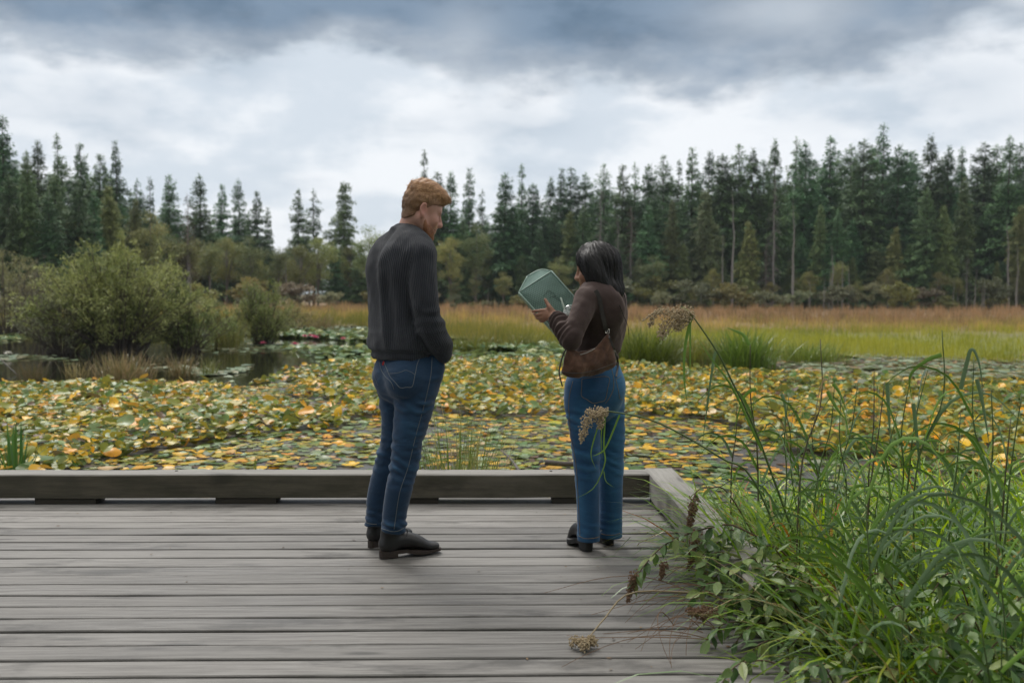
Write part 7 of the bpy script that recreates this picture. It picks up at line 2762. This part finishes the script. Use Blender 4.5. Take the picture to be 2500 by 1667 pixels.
strap('strap', [(1452, 711), (1458, 720), (1465, 742), (1471, 770), (1477, 796), (1481, 806)], 0.019, m_strap, bag, [bs_w])
strap('strap_tail', [(1481, 804), (1485, 820), (1492, 840), (1500, 860), (1506, 878), (1507, 895), (1503, 920)], 0.009, m_strap, bag, [bs_w, bb, bjw[0]], 0.005)
q = on_surface(1481, 806, [bs_w], 0.008)
if q:
    mb = MB()
    for a, b in (((-0.009, 0.008), (0.009, 0.008)), ((0.009, 0.008), (0.009, -0.008)), ((0.009, -0.008), (-0.009, -0.008)), ((-0.009, -0.008), (-0.009, 0.008)), ((0, 0.008), (0, -0.008))):
        mb.tube([(a[0], 0, a[1]), (b[0], 0, b[1])], 0.0022, 6)
    o = mb.build('buckle', m_silver, bag)
    o.location = q - bl
P = [J(x, y, -0.24) for x, y in ((1384, 848), (1374, 868), (1366, 900), (1366, 915), (1373, 943))]
V, F = tube(spline([p - bl for p in P], 14), np.linspace(0.0042, 0.0036, 14), 6)
link('cord', mesh_py('cord', V, F, m_strap, True), bag)
o = seam('piping', [(1416, 866), (1430, 862), (1444, 856), (1452, 851)], [bb], 0.0022, m_piping, bag, 0.002)
if o:
    o.location = -bl
o = seam('bottom_seam', [(1374, 908), (1400, 911), (1430, 909), (1465, 900), (1500, 886)], [bb], 0.0016, m_strap, bag, 0.0008)
if o:
    o.location = -bl

# green padded parcel
m_parcel, g = material('green_bubble_mailer')
co = g.objco()
sx = g.n('SeparateXYZ')
g.l(co, sx.inputs[0])
uu = g.math('MULTIPLY', sx.outputs[0], 2 * math.pi / 0.0095)
vv = g.math('MULTIPLY', sx.outputs[2], 2 * math.pi / 0.0095)
dots = g.math('MULTIPLY', g.math('SINE', g.math('ADD', uu, g.math('MULTIPLY', g.math('SIGN', g.math('SINE', g.math('MULTIPLY', vv, 0.5))), 1.57))), g.math('ABSOLUTE', g.math('SINE', g.math('MULTIPLY', vv, 0.5))))
crk = g.noise(co, 24.0, 5, 0.6, 0.5)
c = g.mix(g.ss(dots, -0.2, 0.9), (0.125, 0.215, 0.180), (0.200, 0.325, 0.280))
c = g.mix(g.ss(crk, 0.5, 0.75, 0.0, 0.35), c, (0.20, 0.33, 0.28))
g.out(g.bsdf(c, 0.38, g.bump(dots, 0.55, 0.003, g.bump(crk, 0.3, 0.008))).outputs[0])
m_pale = plain('lit_mailer_edge', (0.36, 0.50, 0.44), 0.45, 0.15, 30)  # paler green paints the light caught along the parcel's edges
parcel = empty('parcel', tuple(J(1350, 740, -0.01)), 0, 'pale green padded parcel with folded end held up by the woman', 'parcel')
A_, B_, C_, D_ = J(1266, 714, 0.02), J(1346, 662, 0.05), J(1436, 763, 0.00), J(1356, 812, -0.02)
nrm = (B_ - A_).cross(D_ - A_).normalized()
if nrm.dot(CAM_P - A_) < 0:
    nrm = -nrm
back_ = -nrm * 0.055
pts = [A_, B_, C_, D_]
ex, ez = (B_ - A_).normalized(), (A_ - D_).normalized()
lx, lz = (B_ - A_).length, (A_ - D_).length
ez = (ez - ex * ez.dot(ex)).normalized()
NX, NZ = 26, 34
V, F = [], []


def face_pt(u, v, side):
    p = A_.lerp(B_, u).lerp(D_.lerp(C_, u), v)
    edge = min(u, 1 - u, v * 1.4, (1 - v) * 1.4)
    puff = 0.013 * (1 - math.exp(-edge / 0.14)) + 0.003 * float(vnoise(np.array([[u * 5, v * 6, side]]), 1.0, 4)[0]) * min(1, edge * 8)
    return p + nrm * (puff if side > 0 else 0) + (back_ - nrm * puff * 0.6 if side < 0 else Vector((0, 0, 0)))


for side in (1, -1):
    for j in range(NZ + 1):
        for i in range(NX + 1):
            V.append(face_pt(i / NX, j / NZ, side))
W_ = NX + 1
for j in range(NZ):
    for i in range(NX):
        a = j * W_ + i
        F.append((a, a + 1, a + W_ + 1, a + W_))
off = W_ * (NZ + 1)
for j in range(NZ):
    for i in range(NX):
        a = off + j * W_ + i
        F.append((a, a + W_, a + W_ + 1, a + 1))
loop = [i for i in range(NX + 1)] + [j * W_ + NX for j in range(1, NZ + 1)] + [NZ * W_ + i for i in range(NX - 1, -1, -1)] + [j * W_ for j in range(NZ - 1, 0, -1)]
for k in range(len(loop)):
    a, b = loop[k], loop[(k + 1) % len(loop)]
    F.append((a, a + off, b + off, b))
basis = Matrix((ex, -nrm, ez)).transposed()
parcel.rotation_euler = basis.to_euler()
parcel.location = J(1350, 740, -0.01)
Bi, pl_ = basis.transposed(), Vector(parcel.location)
toP = lambda p: Bi @ (Vector(p) - pl_)
me_ = mesh_py('mailer', [toP(v) for v in V], F, m_parcel, True)
bm = bmesh.new(); bm.from_mesh(me_); bmesh.ops.recalc_face_normals(bm, faces=bm.faces); bm.to_mesh(me_); bm.free()
link('mailer', me_, parcel)
# the folded end: a wedge of the same stuff rising from the short edge
G_, H_ = J(1287, 675, 0.055), J(1318, 659, 0.070)
Ab, Bb = A_ + back_, B_ + back_
Vw = [A_, B_, H_, G_, Ab + Vector((0.004, 0, -0.004)), Bb]
Gm, Hm = G_ + back_ * 0.6, H_ + back_ * 0.6
Vw += [Gm, Hm]
fw = [(0, 1, 2, 3), (4, 6, 7, 5), (0, 3, 6, 4), (1, 5, 7, 2), (3, 2, 7, 6)]
m_fold = plain('sky_lit_mailer_end', (0.27, 0.41, 0.36), 0.40, 0.2, 60, 0.3, 90)  # sky light on the upturned end is put into this paler green
me_ = mesh_py('folded_end', [toP(v) for v in Vw], fw, m_fold)
bm = bmesh.new(); bm.from_mesh(me_)
bmesh.ops.recalc_face_normals(bm, faces=bm.faces)
bmesh.ops.bevel(bm, geom=list(bm.edges), offset=0.004, segments=2, affect='EDGES')
bm.to_mesh(me_); bm.free()
link('folded_end', me_, parcel)
for pts, rr in (([A_, D_], 0.0042), ([A_, B_], 0.0026), ([B_, C_], 0.0036), ([A_, G_], 0.003), ([G_, H_, B_], 0.003)):
    V, F = tube([toP(p + nrm * 0.002) for p in spline(pts, 8)] if len(pts) > 2 else [toP(pts[0].lerp(pts[1], t) + nrm * 0.002) for t in np.linspace(0, 1, 8)], rr, 6)
    link('edge_fold', mesh_py('edge_fold', V, F, m_pale, True), parcel)
# faint pen drawing on its face
m_pen = plain('black_pen_line', (0.020, 0.035, 0.030), 0.6, 0.2, 60)
mb = MB()


def pen(pxs):
    out = []
    for x, y in spline(pxs, max(8, len(pxs) * 4)):
        d = ray(x, y)
        t = (A_ - CAM_P).dot(nrm) / d.dot(nrm)
        p = CAM_P + d * t
        u = np.clip((p - A_).dot(B_ - A_) / (B_ - A_).length_squared, 0, 1)
        v = np.clip((p - A_).dot(D_ - A_) / (D_ - A_).length_squared, 0, 1)
        out.append(toP(face_pt(float(u), float(v), 1) + nrm * 0.0012))
    mb.tube(out, 0.0007, 4)


for pxs in ([(1330, 705), (1325, 714), (1319, 723)], [(1328, 712), (1333, 708), (1338, 715)], [(1333, 716), (1341, 713), (1342, 722), (1335, 725), (1331, 729)], [(1340, 727), (1346, 720), (1344, 729), (1351, 724), (1349, 732), (1356, 727), (1355, 735), (1362, 730)],
            [(1352, 732), (1357, 737), (1362, 734), (1366, 740)]):
    pen(pxs)
mb.build('pen_drawing', m_pen, parcel)

# clear cup with dome lid and straw
m_clear, g = material('clear_plastic')
gl = g.n('BsdfGlossy'); gl.inputs['Roughness'].default_value = 0.06
tr = g.n('BsdfTransparent'); tr.inputs['Color'].default_value = (0.90, 0.94, 0.93, 1)
lw = g.n('LayerWeight'); lw.inputs['Blend'].default_value = 0.35
mx = g.n('MixShader')
g.l(g.ss(lw.outputs['Facing'], 0.0, 1.0, 0.12, 0.75), mx.inputs[0])
g.l(tr.outputs[0], mx.inputs[1]); g.l(gl.outputs[0], mx.inputs[2])
g.out(mx.outputs[0])
m_straw_ = plain('pale_green_straw', (0.50, 0.60, 0.52), 0.4, 0.05, 30)
cc_ = J(1386, 800, -0.035)
cup = empty('drink_cup', tuple(cc_), 0, 'clear plastic cup with dome lid and straw held beside the green parcel', 'cup')
axis = Vector((0.10, 0.05, 1)).normalized()
cup.rotation_euler = axis.to_track_quat('Z', 'Y').to_euler()


def lathe(prof, n=28):
    V, F = [], []
    for r_, z_ in prof:
        for k in range(n):
            a = 2 * math.pi * k / n
            V.append((r_ * math.cos(a), r_ * math.sin(a), z_))
    for i in range(len(prof) - 1):
        for k in range(n):
            F.append((i * n + k, i * n + (k + 1) % n, (i + 1) * n + (k + 1) % n, (i + 1) * n + k))
    return V, F


cupz = 0.062
V, F = lathe([(0.0005, -0.055), (0.026, -0.055), (0.028, -0.05), (0.038, cupz - 0.002), (0.040, cupz)])
link('beaker', mesh_py('beaker', V, F, m_clear, True), cup)
V, F = lathe([(0.041, cupz - 0.005), (0.0425, cupz), (0.0415, cupz + 0.006), (0.038, cupz + 0.010), (0.035, cupz + 0.026), (0.026, cupz + 0.040), (0.012, cupz + 0.046)])
link('dome_lid', mesh_py('dome_lid', V, F, m_clear, True), cup)
V, F = lathe([(0.0418, cupz - 0.004), (0.0432, cupz), (0.0422, cupz + 0.005)])
link('lid_rim', mesh_py('lid_rim', V, F, plain('white_lid_rim', (0.70, 0.74, 0.72), 0.3, 0.05, 30), True), cup)
cm = cup.matrix_basis.inverted()
V, F = tube([cm @ J(1369, 727, -0.06), cm @ J(1390, 790, -0.035), cm @ J(1396, 815, -0.025)], 0.0042, 8)
link('straw', mesh_py('straw', V, F, m_straw_, True), cup)
# unseen trees added so their crowns shade the near end of the boardwalk
for i, (x, y, h, k) in enumerate(((-3.4, -1.6, 9.5, 0), (0.6, -2.0, 10.5, 2), (4.2, -0.9, 9.0, 1))):
    e = empty('alder_tree', (x, y, -0.6), i * 2.1, ('spreading alder', 'tall alder', 'slim alder')[i] + ' added out of view to shade the near boardwalk', 'tree', 'alders added to shade the boardwalk')
    e.scale = (h, h, h)
    for nm, me in ALDER_P[k]:
        link(nm, me, e)
# ---------------------------------------------------------------- unseen firs behind the boardwalk, added to block sky light from there
r = np.random.default_rng(19)
Vs, Cs = [], []
for i in range(13):
    x = -17 + 34 * (i + r.uniform(0.2, 0.8)) / 13
    y = -9.5 - r.uniform(0, 6) - 0.012 * x * x
    h = r.uniform(15, 22)
    pick_ = np.repeat(r.random(nq) < 0.2, 4)
    Vs.append(sv[pick_] * np.array([h * 1.15, h * 1.15, h]) + np.array([x, y, -0.6])); Cs.append(sc_[pick_])
V = np.concatenate(Vs)
tag(link('sky_block_firs', mesh_np('sky_block_firs', V, np.arange(len(V)).reshape(-1, 4), m_needle, np.concatenate(Cs))), 'tall firs added out of view behind the boardwalk to block sky light', 'woods', kind='stuff')
# ---------------------------------------------------------------- air over the marsh
m, g = material('thin_haze')
pv = g.n('VolumePrincipled')
pv.inputs['Color'].default_value = (0.80, 0.88, 0.95, 1)
pv.inputs['Density'].default_value = 0.00025
pv.inputs['Anisotropy'].default_value = 0.2
o_ = g.n('OutputMaterial')
g.l(pv.outputs[0], o_.inputs['Volume'])
hz = MB().box((0, 100, 18), (1300, 1300, 41.0)).build('haze', m)
tag(hz, 'thin pale haze hanging over the marsh and the wood', 'haze', kind='stuff')
